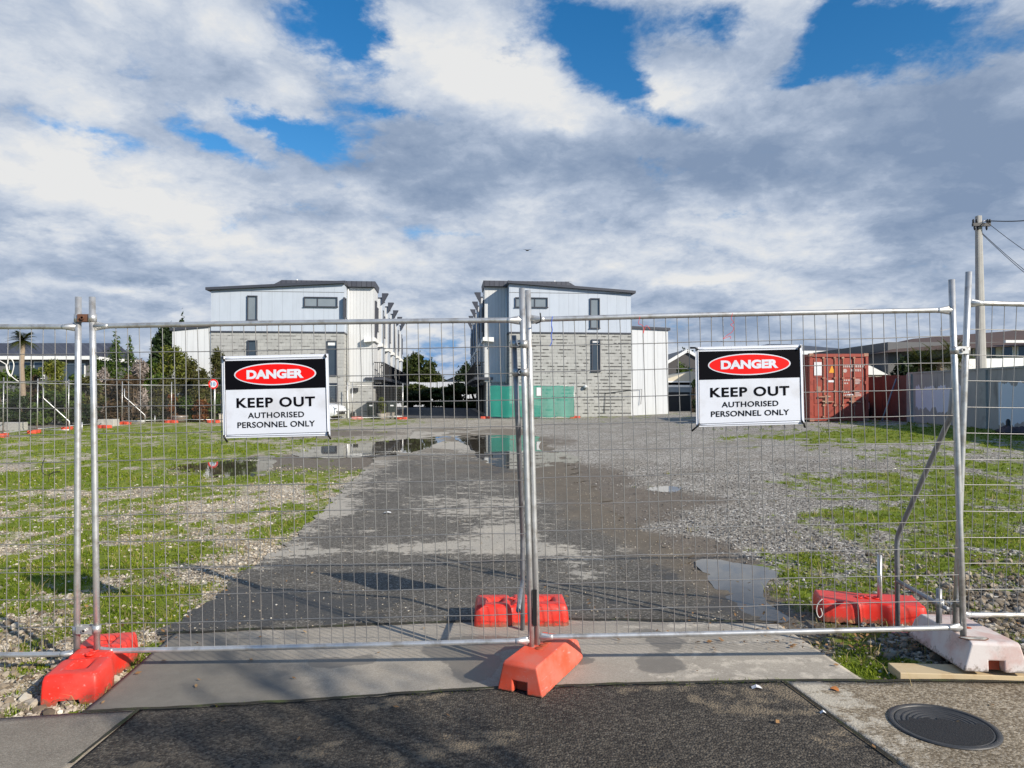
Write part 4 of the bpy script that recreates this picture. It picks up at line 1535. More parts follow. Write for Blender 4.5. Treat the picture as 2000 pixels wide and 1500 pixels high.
brace('dark steel brace behind the middle posts, standing in front of the red foot', at(1003, 655, FY + .05), at(1012, 835, FY + .07), (0.07, 4.74))
brace('bent steel brace seen side on at the right, tied to the bleached foot', at(1866, 700, FY + .06), at(1857, 812, FY + .10), (2.56, 4.74), 'galv_dark')
MB().tube([at(1718, 1084, 5.0), at(1718, 1200, 5.0)], 0.016, 10).build('pipe_stub', M['galv'], None, True)
tag(bpy.data.objects['pipe_stub'], 'short steel pipe sticking up out of the red foot at the right', 'pipe')
s2 = MB().tube([at(1834, 1150, 4.28), at(1834, 1216, 4.28)], 0.017, 10).build('pipe_stub', M['galv_dark'], None, True)
tag(s2, 'short dark steel pipe standing beside the bleached foot, tied to the bent brace', 'pipe')

CL_GROUP = 'fence clamps'


def clamp(label, pa, pb, m='galv', h=0.042, plate=True, bolt=True):
    pa, pb = Vector(pa), Vector(pb)
    c = (pa + pb) / 2
    root = thing('fence_clamp', label, 'clamp', c, 0, CL_GROUP)
    for p in (pa, pb):
        MB().lathe([(0.0185, -h / 2), (0.0225, -h / 2), (0.0225, h / 2), (0.0185, h / 2)], p, 16).build('collar', M['galv'], root, True, True)
    for ya, yb in ((-0.021, -0.014), (0.014, 0.021)):
        MB().box(pa.x + 0.012, pb.x - 0.012, c.y + ya, c.y + yb, c.z - h / 2, c.z + h / 2).build('strap', M[m], root, world=True)
    MB().tube([c + Vector((0, -0.034, 0)), c + Vector((0, 0.030, 0))], 0.007, 6).tube([c + Vector((0, -0.034, 0)), c + Vector((0, -0.024, 0))], 0.012, 6).build('bolt', M[m if m == 'rust' else 'galv'], root, False, True)
    return root


clamp('rusty double clamp joining the tops of the two left posts', at(153, 622, FY + .02), at(180.5, 621, FY), 'rust')
clamp('shiny clamp joining the bottoms of the two left posts above the red foot', at(150, 1230, FY + .02), at(189, 1228, FY), 'galv')
clamp('galvanised clamp holding the brace to the middle posts, upper one', at(1004, 672, FY + .05), at(1023, 672, FY), 'galv_dark')
clamp('black clamp holding the brace to the middle posts, lower one', at(1008, 727, FY + .05), at(1024, 727, FY), 'black')
clamp('white clamp joining the two crossing posts at the right', at(1864, 684, FY), at(1886.5, 684, FY + .05), 'galv')
clamp('dark clamp low down on the right posts, gripping the bent brace tie', at(1836, 1178, FY + .2), at(1876, 1178, FY + .05), 'galv_dark')
lt = MB().box(-0.012, 0.012, -0.022, -0.012, -0.10, 0.10).build('latch_strip', M['black'])
lt.location = at(1044, 1185, FY)
tag(lt, 'narrow black latch strip hanging on the middle posts above the orange foot', 'latch')


# ------------------------------------------------------------------ lettering
def text_mesh(body, width, height, bold, spacing=1.0):
    """the word as a flat mesh fitted to WIDTH x HEIGHT, centred on the origin, in the XZ plane"""
    cu = bpy.data.curves.new('txt', 'FONT')
    cu.body = body
    cu.size = 1.0
    cu.offset = bold
    cu.space_character = spacing
    cu.resolution_u = 4
    ob = bpy.data.objects.new('txt', cu)
    COL.objects.link(ob)
    dg = bpy.context.evaluated_depsgraph_get()
    me = bpy.data.meshes.new_from_object(ob.evaluated_get(dg))
    bpy.data.objects.remove(ob)
    bpy.data.curves.remove(cu)
    P = np.array([v.co[:] for v in me.vertices])
    Fc = [tuple(p.vertices) for p in me.polygons]
    bpy.data.meshes.remove(me)
    lo, hi = P.min(0), P.max(0)
    x = (P[:, 0] - (lo[0] + hi[0]) / 2) / (hi[0] - lo[0]) * width
    z = (P[:, 1] - (lo[1] + hi[1]) / 2) / (hi[1] - lo[1]) * height
    return x, z, Fc


def danger_sign(label, TL, TR, BR, BL, ties):
    TL, TR, BR, BL = (Vector(q) for q in (TL, TR, BR, BL))
    root = thing('danger_sign', label, 'warning sign', (BL + BR) / 2, 0, 'danger signs on the fence')

    def S(u, v, d=0.0):         # u, v from 0 to 1 across and down; a faint belly in the sheet
        p = TL.lerp(TR, u).lerp(BL.lerp(BR, u), v)
        return p + Vector((0, -d - 0.0035 * math.sin(math.pi * u) * math.sin(math.pi * v) + 0.0011 * math.sin(7.0 * u + 3.0 * v + TL.x) * math.sin(5.0 * v + 2.0 * u), 0))

    def patch(u0, u1, v0, v1, d, nm, m, par, nu=14, nv=10, th=0.0, smooth=False):
        vs = [S(u0 + (u1 - u0) * i / nu, v0 + (v1 - v0) * j / nv, d) for j in range(nv + 1) for i in range(nu + 1)]
        fs = [tuple(int(q) for q in k) for k in grid_faces(nv + 1, nu + 1)]
        mb = MB().addv(vs, fs)
        if th:
            n0 = len(vs)
            mb.addv([q + Vector((0, th, 0)) for q in vs], [f[::-1] for f in fs])
            per = [i for i in range(nu + 1)] + [j * (nu + 1) + nu for j in range(1, nv + 1)] + [nv * (nu + 1) + i for i in range(nu - 1, -1, -1)] + [j * (nu + 1) for j in range(nv - 1, 0, -1)]
            for a, b in zip(per, per[1:] + per[:1]):
                mb.f.append((a, b, n0 + b, n0 + a))
                mb.m.append(0)
        return mb.build(nm, m, par, smooth, True)
    board = patch(0, 1, 0, 1, 0, 'board', M['white_sign'], root, 28, 20, smooth=True)
    patch(0.001, 0.999, 0.001, 0.999, -0.0015, 'backing', M['white_sign'], root, th=0.004)
    patch(0.028, 0.972, 0.058, 0.412, 0.0012, 'black_band', M['black_sign'], root, 28, 20, smooth=True)
    # hem around the sheet, held by a cord
    hem = MB()
    for a, b in (((.004, .03), (.996, .03)), ((.022, 0), (.022, 1)), ((.978, 0), (.978, 1)), ((.004, .975), (.996, .975))):
        pts = [S(a[0] + (b[0] - a[0]) * k / 10, a[1] + (b[1] - a[1]) * k / 10, 0.001) for k in range(11)]
        hem.tube(pts, 0.0035, 6)
    hem.build('hem', M['white_sign'], root, True, True)
    cord = MB()
    for a, b in (((.031, .05), (.030, .97)), ((.970, .05), (.971, .97)), ((.03, .962), (.97, .955))):
        cord.tube([S(a[0] + (b[0] - a[0]) * k / 8, a[1] + (b[1] - a[1]) * k / 8, 0.0018) for k in range(9)], 0.0011, 4, cap=False)
    cord.build('cord', M['black'], root, True, True)

    def ellipse(rx, ry, d, nm, m, cv=0.232):
        vs = [S(0.5, cv, d)]
        n = 56
        for k in range(n):
            a = 2 * math.pi * k / n
            vs.append(S(0.5 + rx * math.cos(a), cv + ry * math.sin(a), d))
        return MB().addv(vs, [(0, 1 + k, 1 + (k + 1) % n) for k in range(n)]).build(nm, m, root, True, True)
    ellipse(0.385, 0.136, 0.0024, 'oval_rim', M['white_sign'])
    ellipse(0.372, 0.122, 0.0034, 'oval', M['red_sign'])

    def word(body, cu_, cv_, w, h, bold, m, d, sp=1.0):
        x, z, fc = text_mesh(body, w, h, bold, sp)
        vs = [S(cu_ + a, cv_ - b, d) for a, b in zip(x, z)]
        MB().addv(vs, fc).build('lettering', m, root, False, True)
    word('DANGER', 0.50, 0.232, 0.535, 0.112, 0.055, M['white_sign'], 0.0046)
    word('KEEP OUT', 0.50, 0.575, 0.735, 0.122, 0.030, M['black_sign'], 0.0016, 1.12)
    word('AUTHORISED', 0.50, 0.730, 0.525, 0.070, 0.018, M['black_sign'], 0.0016, 1.08)
    word('PERSONNEL ONLY', 0.50, 0.845, 0.725, 0.072, 0.018, M['black_sign'], 0.0016, 1.05)
    ey = MB()
    for u, v in ((.02, .03), (.98, .03), (.02, .975), (.98, .975)):
        c = S(u, v, 0.004)
        ey.tube([c + Vector((0, -0.001, 0)), c + Vector((0, 0.002, 0))], 0.006, 10)
    ey.build('eyelet', M['galv'], root, True, True)
    for (u, v, pts) in ties:
        c = S(u, v, 0.006)
        MB().tube([c + Vector((q[0], q[1], q[2])) for q in pts], [0.005, 0.005, 0.0055, 0.004][:len(pts)], 6).build('cable_tie', M['black'], root, True, True)
    return root


SY = FY - 0.020
danger_sign('danger keep out sign hanging straight in front of the left townhouses', at(433, 696, SY), at(641, 691, SY), at(645, 851, SY), at(436, 856, SY),
            [(.01, .02, [(0.015, -.004, -0.018), (0.004, -.006, 0.0), (-0.008, .02, 0.010)]), (.985, .02, [(0.0, -.004, -0.012), (-0.003, -.006, 0.002), (-0.012, .02, 0.006)]),
             (.01, .98, [(0.002, -.006, 0.01), (0.008, -.004, -0.008), (0.016, .01, -0.03)]), (.985, .98, [(-0.002, -.006, 0.014), (0.003, -.004, -0.008), (0.010, .01, -0.028)])])
danger_sign('danger keep out sign hanging slightly tilted beside the red shipping container', at(1358, 678, SY), at(1567, 673, SY), at(1571, 828, SY), at(1360, 834, SY),
            [(.01, .02, [(0.008, -.004, -0.006), (-0.01, -.006, 0.004), (-0.03, .02, 0.006)]), (.985, .02, [(-0.018, -.004, -0.018), (-0.004, -.006, 0.0), (0.006, .02, 0.004)]),
             (.01, .98, [(0.012, -.004, 0.010), (0.0, -.006, -0.002), (-0.030, .012, -0.032)]), (.985, .98, [(-0.010, -.004, 0.01), (0.002, -.004, -0.006), (0.014, .01, -0.028)])])


# ------------------------------------------------------------------ string, wire, cord
def strand(name, label, cat, px, Y, r, m, group=None, jit=0.0):
    pts = []
    P = [at(a, b, Y + (c[0] if c else 0)) for a, b, *c in px]
    n = len(P)
    for i in range(n - 1):
        a, b, c, d = P[max(i - 1, 0)], P[i], P[i + 1], P[min(i + 2, n - 1)]
        for k in range(6):
            t = k / 6
            pts.append(0.5 * ((2 * b) + (c - a) * t + (2 * a - 5 * b + 4 * c - d) * t * t + (3 * b - a - 3 * c + d) * t ** 3))
    pts.append(P[-1])
    o = MB().tube(pts, r, 6).build(name, m, None, True)
    return tag(o, label, cat, group)


strand('twine', 'red twine knotted round the top rail near the white annex', 'twine', [(1250, 618), (1247, 632), (1252, 634), (1257, 640, .02), (1256, 652), (1262, 636), (1270, 644)], FY - .022, 0.0014, M['red_twine'])
strand('twine', 'red twine with a loose loop hanging from the top rail above the right danger sign', 'twine', [(1431, 612), (1428, 622), (1433, 630), (1427, 634), (1433, 640), (1430, 648), (1420, 655), (1412, 662), (1426, 657), (1427, 662)], FY - .022, 0.0014, M['red_twine'])
strand('twine', 'blue twine hanging from the top rail beside the middle posts', 'twine', [(1079, 618), (1077, 632), (1079, 645), (1076, 655), (1078, 666), (1074, 676)], FY - .02, 0.0022, M['blue_twine'])
strand('cable_tie', 'black cable tie on the top rail beside the middle posts', 'cable tie', [(1055, 611), (1056, 620), (1055, 628), (1046, 632)], FY - .02, 0.004, M['black'])
strand('cord', 'white cord looped on the fence wires at the left edge', 'cord', [(-30, 690), (2, 706), (14, 712), (16, 702), (22, 701), (27, 712), (24, 728), (20, 735), (14, 725), (12, 712), (17, 728), (26, 738), (36, 745)], FY, 0.0028, M['white_cord'])
strand('wire_scrap', 'twisted black wire caught on the fence at the far left', 'wire', [(88, 894), (82, 910), (84, 924), (95, 928), (104, 922), (117, 921), (100, 925), (96, 930), (95, 942)], FY - .004, 0.0017, M['black'])
strand('cord', 'white cord hanging from the end of the red foot at the right', 'cord', [(1606, 1170), (1597, 1180), (1595, 1195), (1600, 1206), (1606, 1200), (1603, 1188)], 4.85, 0.003, M['white_cord'])

# ------------------------------------------------------------------ small things on the ground
p = G(1843, 1428)
mh = thing('manhole_cover', 'round black iron manhole cover in the aggregate pavement', 'manhole cover', (p.x, p.y, p.z + 0.024))
M['iron'] = mat('cast iron', (0.055, 0.056, 0.058), 0.5, 0.3, 0.3, 20, dirt=(0.13, 0.12, 0.105), dirt_amt=0.5, dscale=6)
M['tar'] = mat('tar patch', (0.014, 0.014, 0.015), 0.7, 0, 0.3, 30, bump=0.5, bscale=120)
mh.scale = (0.89, 0.89, 1)
MB().lathe([(0.245, -0.01), (0.262, 0.0), (0.262, 0.006), (0.238, 0.008), (0.234, 0.003), (0.232, -0.008)], (0, 0, 0), 56).build('frame', M['iron'], mh, True)
lid = MB()
lid.lathe([(0.230, -0.008), (0.230, 0.003), (0.222, 0.005), (0.215, 0.001), (0.001, 0.001)], (0, 0, 0), 56)
for rr in (0.19, 0.165, 0.14, 0.115, 0.09, 0.06):
    lid.lathe([(rr - 0.007, 0.0005), (rr - 0.005, 0.0045), (rr + 0.005, 0.0045), (rr + 0.007, 0.0005)], (0, 0, 0), 56)
lid.build('lid', M['iron'], mh, True)
# tar smeared over the near half of the lid
pts = []
n = 40
for k in range(n):
    a = math.pi + math.pi * k / (n - 1)
    pts.append((0.222 * math.cos(a), 0.222 * math.sin(a)))
for k in range(n):
    f = k / (n - 1)
    xx = 0.21 - 0.42 * f
    pts.append((xx, 0.045 + 0.07 * math.sin(f * 3.1) * (0.5 + 0.5 * f) - 0.05 * (1 - f) + 0.012 * math.sin(f * 33) + 0.01 * math.sin(f * 57)))
tp = MB().addv([(a, b, 0.0055) for a, b in pts], [tuple(range(len(pts)))])
o = tp.build('tar_smear', M['tar'], mh)
p = G(1630, 1356)
lf = MB()
for k in range(8):
    a = k / 8 * 6.283
    lf.v.append((p.x + 0.022 * math.cos(a), p.y + 0.028 * math.sin(a), p.z + 0.030 + 0.006 * math.sin(2 * a)))
lf.v.append((p.x, p.y, p.z + 0.027))
lf.f = [(k, (k + 1) % 8, 8) for k in range(8)]
lf.m = [0] * 8
tag(lf.build('fallen_leaf', M['dead_leaf'], None, True), 'single orange leaf lying on the pale edge of the aggregate pavement', 'leaf')
for (a, b, s, l) in ((1478, 1353, 0.028, 'scrap of white plastic on the footpath asphalt near the aggregate pavement'), (757, 1005, 0.05, 'scrap of white paper lying on the driveway'), (1608, 1403, 0.016, 'tiny white scrap on the joint of footpath and aggregate pavement')):
    p = G(a, b)
    mb = MB()
    sec = [(-s, -s * .4, 0.0), (-s * .2, -s * .6, .012), (s, -s * .3, .002), (s * .8, s * .5, .006), (0, s * .4, .016), (-s * .9, s * .5, .004)]
    mb.addv([(p.x + q[0], p.y + q[1], p.z + 0.024 + q[2]) for q in sec], [(0, 1, 4, 5), (1, 2, 3, 4)])
    tag(mb.build('litter', M['paper'], None), l, 'litter')


# ------------------------------------------------------------------ townhouse blocks
LANE = math.atan(124.0 / F)              # the lane runs this far to the left of straight ahead
MIRROR = {}


def lane_pt(u, v, z=0.0):
    return Vector((u * math.cos(LANE) - v * math.sin(LANE), u * math.sin(LANE) + v * math.cos(LANE), z))


def townhouses(label, u0, v0, m, W, wing, depth_units, zb, annex, Z):
    """a row of three storey townhouses running away from the street; m = +1 has its lane on the right, -1 on the left.
    local x: 0 at the lane corner of the front, negative away from the lane; y: away from the street"""
    base = lane_pt(u0, v0, zb)
    root = thing('townhouse_block', label, 'townhouse block', base, LANE)
    zz = lambda py: CAMH + (HY - py) * Z / F - zb
    U = 4.85
    Ln = depth_units * U
    X = lambda a: a * m

    def bx(mb, x0, x1, y0, y1, z0, z1):
        a, b = X(x0), X(x1)
        return mb.box(min(a, b), max(a, b), y0, y1, z0, z1)
    zc, zt1, zt0 = zz(650), zz(550), zz(566)
    bx(MB(), -W, 0, 0, Ln, -0.4, zc).build('block_wall', M['block'] if m < 0 else M['block_clean'], root)
    # upper storey, its top following the roof
    cl = MB()
    cl.prism([(X(-W + .0), zc + .05), (X(0.02), zc + .05), (X(0.02), zt1 - 0.15), (X(-W), zt0 - 0.14)], -0.03, Ln)
    cl.build('cladding', M['clad_blue'], root)
    fl = MB()
    bx(fl, -W - .02, 0.05, -0.06, Ln, zc - 0.03, zc + 0.05)
    fl.build('flashing', M['dark_roof'], root)
    tr = MB()
    bx(tr, -W, 0.03, -0.036, -0.029, zz(572), zz(572) + 0.03)
    tr.build('cladding_joint', M['greywall'], root)
    rf = MB()
    rf.prism([(X(-W - 0.25), zt0 - 0.15), (X(0.12), zt1 - 0.13), (X(0.12), zt1 + 0.02), (X(-W - 0.25), zt0 + 0.0)], -0.28, Ln + 0.2)
    rf.build('roof', M['dark_roof'], root)
    ztop = zz(544)
    rf = MB()
    rf.prism([(X(-W * 0.58), zz(555)), (X(wing + 0.05), zz(555)), (X(wing + 0.10), ztop), (X(-W * 0.50), ztop)], 0.9, 3.55)
    rf.build('upper_roof', M['roof_rib'], root)
    vp = MB().tube([(X(-W * 0.40), 1.6, ztop - 0.1), (X(-W * 0.40), 1.6, ztop + 0.16)], 0.05, 10)
    vp.build('vent_pipe', M['white_paint'], root, True)

    def window(x0, x1, z0, z1, y=0.0, gl='glass', split=None, side=False, fw=0.055, blind=0.0):
        """on the front (y) or, with side=True, on a wall facing the lane at x = y"""
        f = MB()
        def pane_box(mb, a, b, c, d, lo, hi):
            if side:
                q0, q1 = sorted((X(y + lo), X(y + hi)))
                mb.box(q0, q1, a, b, c, d)
            else:
                q0, q1 = sorted((X(a), X(b)))
                mb.box(q0, q1, y - hi, y - lo, c, d)
        x0, x1 = min(x0, x1), max(x0, x1)
        pane_box(f, x0, x1, z1 - fw, z1, -0.02, 0.095)
        pane_box(f, x0 - .03, x1 + .03, z0, z0 + fw, -0.02, 0.115)
        pane_box(f, x0, x0 + fw, z0 + fw, z1 - fw, -0.02, 0.092)
        pane_box(f, x1 - fw, x1, z0 + fw, z1 - fw, -0.02, 0.092)
        if split:
            s = x0 + (x1 - x0) * split
            pane_box(f, s - fw / 2, s + fw / 2, z0 + fw, z1 - fw, -0.02, 0.046)
        fo = f.build('window', M['dark_roof'], root)
        g = MB()
        pane_box(g, x0 + fw, x1 - fw, z0 + fw, z1 - fw, 0.004, 0.012)
        g.build('pane', M[gl], fo)
        if blind:
            q = MB()
            pane_box(q, x0 + fw, x1 - fw, z1 - fw - blind, z1 - fw, 0.013, 0.018)
            q.build('blind', M['paper'], fo)
        return fo
    if m > 0:
        fx = lambda px: (px - 675) / 262 * W
        window(fx(484), fx(504), zz(628), zz(580), -0.03, 'glass_light')
        window(fx(596), fx(663), zz(601), zz(581), -0.03, 'glass_light', 0.40)
        window(fx(485), fx(504), zz(722), zz(666), 0)
        window(fx(642), fx(662), zz(734), zz(666), 0, blind=0.22)
        window(fx(634), fx(663), zz(800), zz(748), 0)
    else:
        fx = lambda px: -(px - 995) / 238 * W
        window(fx(1006), fx(1069), zz(601), zz(581), -0.03, 'glass_light', 0.40)
        window(fx(1152), fx(1171), zz(641), zz(581), -0.03, 'glass_light')
        window(fx(1155), fx(1172), zz(726), zz(662), 0, blind=0.14)
    # white bays stepping along the lane
    zb0 = zz(745)
    for k in range(depth_units):
        y0 = 1.2 + k * U
        b = MB()
        bx(b, -0.3, wing, y0, y0 + 2.3, zb0, zz(556))
        b.build('bay_wall', M['clad_white'], root)
        r = MB()      # raking roof over each bay, its dark soffit showing
        a0, a1 = X(-0.2), X(wing + 0.45)
        r.prism([(X(-0.4), zz(556) + .002), (X(wing + 0.03), zz(556) + .002), (X(wing + 0.03), zz(553)), (X(-0.4), zz(553))], y0 - 0.02, y0 + 2.4)
        if k:
            r.prism([(X(wing + .031), zz(570)), (X(wing + 0.46), zz(544)), (X(wing + .031), zz(544))], y0 - 0.11, y0 + 0.35)
        r.build('bay_roof', M['dark_roof'], root)
        if k > 0:
            s = MB()
            bx(s, wing + 0.0, wing + 0.06, y0 + 0.02, y0 + 2.0, zz(700), zz(560))
            s.build('bay_fin', M['clad_blue'], root)
        window(y0 + 0.35, y0 + 0.95, zz(660), zz(580), wing, 'glass', None, True)
        window(y0 + 1.30, y0 + 1.95, zz(640), zz(590), wing, 'glass', None, True)
        rec = MB()
        bx(rec, -0.2, wing - 0.55, y0 + 2.3, y0 + U, zb0, zz(556))
        rec.build('recess_wall', M['clad_blue'], root)
        window(y0 + 2.6, y0 + 4.5, zz(655), zz(575), wing - 0.55, 'glass', 0.5, True)
        window(y0 + 2.6, y0 + 4.5, zz(740), zz(675), wing - 0.55, 'glass', 0.5, True)
        # awning
        aw = MB()
        aw.prism([(X(wing - 0.55), zz(666)), (X(wing + 0.12), zz(664)), (X(wing + 0.12), zz(657)), (X(wing - 0.55), zz(657))], y0 - 0.45, y0 + 2.2)
        aw.build('awning', M['white_paint'], root)
        # balcony: slab and black balusters
        bs = MB()
        bx(bs, wing - 0.5, wing + 0.62, y0 - 0.15, y0 + U - 0.7, zz(741), zz(736))
        bl = bs.build('balcony', M['dark_roof'], root)
        ry0, ry1, rx = y0 - 0.12, y0 + U - 0.73, wing + 0.58
        ra = MB()
        for zq in (zz(735.5), zz(706)):
            ra.tube([(X(wing + .02), ry0, zq), (X(rx), ry0, zq), (X(rx), ry1, zq), (X(wing + .02), ry1, zq)], 0.028, 6)
        nb = int((ry1 - ry0) / 0.125)
        for q in range(nb + 1):
            yy = ry0 + (ry1 - ry0) * q / nb
            ra.tube([(X(rx), yy, zz(735.5)), (X(rx), yy, zz(706))], 0.016, 4)
        for q in range(1, 5):
            xx = wing + 0.02 + 0.56 * q / 5
            ra.tube([(X(xx), ry0, zz(735.5)), (X(xx), ry0, zz(706))], 0.016, 4)
        ra.build('railing', M['black_bar'], bl)
        # posts under the balcony and the lower storey
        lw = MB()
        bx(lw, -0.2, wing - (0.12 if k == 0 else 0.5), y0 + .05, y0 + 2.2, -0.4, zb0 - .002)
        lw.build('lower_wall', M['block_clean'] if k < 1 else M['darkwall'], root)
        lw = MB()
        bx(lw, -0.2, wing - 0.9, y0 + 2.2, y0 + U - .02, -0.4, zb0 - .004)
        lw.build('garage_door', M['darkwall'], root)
    dp = MB().tube([(X(0.10), 1.13, zz(748)), (X(0.10), 1.13, zz(557))], 0.045, 8)
    dp.build('downpipe', M['white_paint'], root, True)
    if m > 0:
        window(-0.3, 0.35, zz(622), zz(582), 0.02, 'glass', None, True)
        mp = MB()
        bx(mp, 0.35, 0.72, 1.10, 1.22, zz(765), zz(757))
        mp.build('meter_box', M['black'], root)
        mp = MB()
        bx(mp, 0.12, 0.22, 1.06, 1.2, zz(820), zz(746))
        mp.build('service_duct', M['white_paint'], root)
        mp = MB()
        bx(mp, 0.30, 0.52, 1.10, 1.2, zz(815), zz(806))
        mp.build('grille', M['black'], root)
    else:
        lp = MB()
        lp.lathe([(0.001, 0.0), (0.13, 0.02), (0.15, 0.08), (0.12, 0.16), (0.001, 0.19)], (X(-(1143 - 995) / 238 * W), -0.12, zz(758)), 16)
        lp.build('wall_lamp', M['white_paint'], root, True)
        ae = MB().tube([(X(-W * 0.56), 3.2, zz(549)), (X(-W * 0.56), 3.2, zz(531))], 0.02, 6)
        for zq, w_ in ((zz(532), 0.28), (zz(535), 0.4), (zz(539), 0.18)):
            ae.bar((X(-W * 0.56) - w_, 3.2, zq), (X(-W * 0.56) + w_ * 0.6, 3.2, zq), 0.02, 0.02)
        ae.build('antenna', M['galv_dark'], root)
        # conduit along the block wall
        cd = MB()
        q0 = lambda px: X(-(px - 995) / 238 * W)
        cd.tube([(q0(1180), -0.05, zz(806)), (q0(1182), -0.05, zz(768)), (q0(1230), -0.05, zz(762)), (q0(1254), -0.05, zz(760)), (q0(1252), -0.05, zz(790))], 0.018, 5)
        cd.build('cable_run', M['black'], root)
    # white annex at the outer end
    x0, x1, zl, zr = annex
    an = MB()
    a, b = X(x0), X(x1)
    an.prism([(a, -0.4), (b, -0.4), (b, zr), (a, zl)], 0.05, 7.5)
    an.build('annex_wall', M['clad_white_wide'], root)
    ar = MB()
    ar.prism([(a, zl + .002), (b + (0.12 if m < 0 else -0.12), zr + .002), (b + (0.12 if m < 0 else -0.12), zr + 0.16), (a, zl + 0.16)], -0.05, 7.7)
    ar.build('annex_roof', M['dark_roof'], root)
    return root


ZL = 42.4
u_l = (675 - 876) / F * 43.0
zbl = 0.22
townhouses('three storey townhouse block left of the lane, its lane side sunlit', u_l, 43.0, 1, 7.65, 1.66, 6, zbl, (-7.65, -9.85, CAMH + (HY - 641) * ZL / F - zbl, CAMH + (HY - 649) * ZL / F - zbl), 42.4)
u_r = (995 - 876) / F * 43.0
ZR = 43.3
zbr = 0.32
townhouses('three storey townhouse block right of the lane, with mould stained block wall', u_r, 43.0, -1, 7.53, 1.45, 6, zbr, (-7.55, -9.90, CAMH + (HY - 640) * ZR / F - zbr, CAMH + (HY - 643) * ZR / F - zbr), 43.3)

# lane between the blocks
lane = MB()
q = [lane_pt(-4.6, 42.5), lane_pt(2.3, 42.5), lane_pt(2.3, 90), lane_pt(-4.6, 90)]
NL = 24
vs, fs = [], []
for j in range(NL + 1):
    for i in range(7):
        pt = q[0].lerp(q[1], i / 6).lerp(q[3].lerp(q[2], i / 6), j / NL)
        vs.append((pt.x, pt.y, float(gz(pt.x, pt.y)) + 0.03))
ln = MB().addv(vs, [tuple(int(k) for k in f) for f in grid_faces(NL + 1, 7)]).build('lane', M['lane'])
structure(ln)
set_zone(ln, np.full(len(ln.data.vertices), 0.1), np.zeros(len(ln.data.vertices)), np.zeros(len(ln.data.vertices)))


# ------------------------------------------------------------------ trees and shrubs
def leaf_cloud(clumps, n, size, seed, shell=0.55, elong=1.0, up=0.0):
    """n leaf quads spread through ellipsoidal clumps (cx, cy, cz, rx, ry, rz)"""
    rg = np.random.default_rng(seed)
    vol = np.array([c[3] * c[4] * c[5] for c in clumps]) ** 0.67
    pick = rg.choice(len(clumps), n, p=vol / vol.sum())
    C = np.array(clumps)[pick]
    d = rg.normal(size=(n, 3))
    d /= np.linalg.norm(d, axis=1)[:, None]
    rad = (shell + (1 - shell) * rg.random(n)) ** 0.8
    ragged = 1 + 0.22 * rg.normal(size=n)
    P = C[:, :3] + d * C[:, 3:6] * (rad * ragged)[:, None]
    a = rg.normal(size=(n, 3))
    a[:, 2] += up
    a /= np.linalg.norm(a, axis=1)[:, None]
    b = np.cross(a, rg.normal(size=(n, 3)))
    b /= np.linalg.norm(b, axis=1)[:, None]
    s = size * (0.6 + 0.8 * rg.random(n))[:, None]
    a, b = a * s * elong, b * s * 0.5
    V = np.stack([P - a, P + b * 0.9, P + a, P - b * 0.9], 1).reshape(-1, 3)
    k = np.arange(n) * 4
    return V, np.stack([k, k + 1, k + 2, k + 3], 1)


M['lf_mid'] = leaf_mat('mid green leaves', (0.022, 0.045, 0.010), (0.085, 0.135, 0.022), third=(0.14, 0.19, 0.03))
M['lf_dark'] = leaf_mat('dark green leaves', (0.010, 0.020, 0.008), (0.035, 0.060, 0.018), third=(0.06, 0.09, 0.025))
M['lf_yellow'] = leaf_mat('yellow green leaves', (0.055, 0.075, 0.012), (0.17, 0.19, 0.03), third=(0.27, 0.25, 0.05))
M['lf_olive'] = leaf_mat('olive leaves', (0.045, 0.050, 0.018), (0.12, 0.12, 0.035), third=(0.19, 0.14, 0.06))
M['lf_brown'] = leaf_mat('dry brown twigs', (0.050, 0.034, 0.020), (0.14, 0.09, 0.05), third=(0.13, 0.14, 0.04))
M['lf_red'] = leaf_mat('rust red leaves', (0.10, 0.04, 0.014), (0.24, 0.09, 0.03), third=(0.14, 0.16, 0.04))
M['lf_plume'] = leaf_mat('dry grey plumes', (0.20, 0.16, 0.13), (0.40, 0.34, 0.30), third=(0.55, 0.49, 0.45))
M['lf_pohu'] = leaf_mat('broad evergreen leaves', (0.018, 0.028, 0.008), (0.065, 0.085, 0.016), third=(0.12, 0.13, 0.03))
M['lf_palm'] = leaf_mat('palm fronds', (0.03, 0.045, 0.012), (0.12, 0.14, 0.03), third=(0.25, 0.21, 0.07))


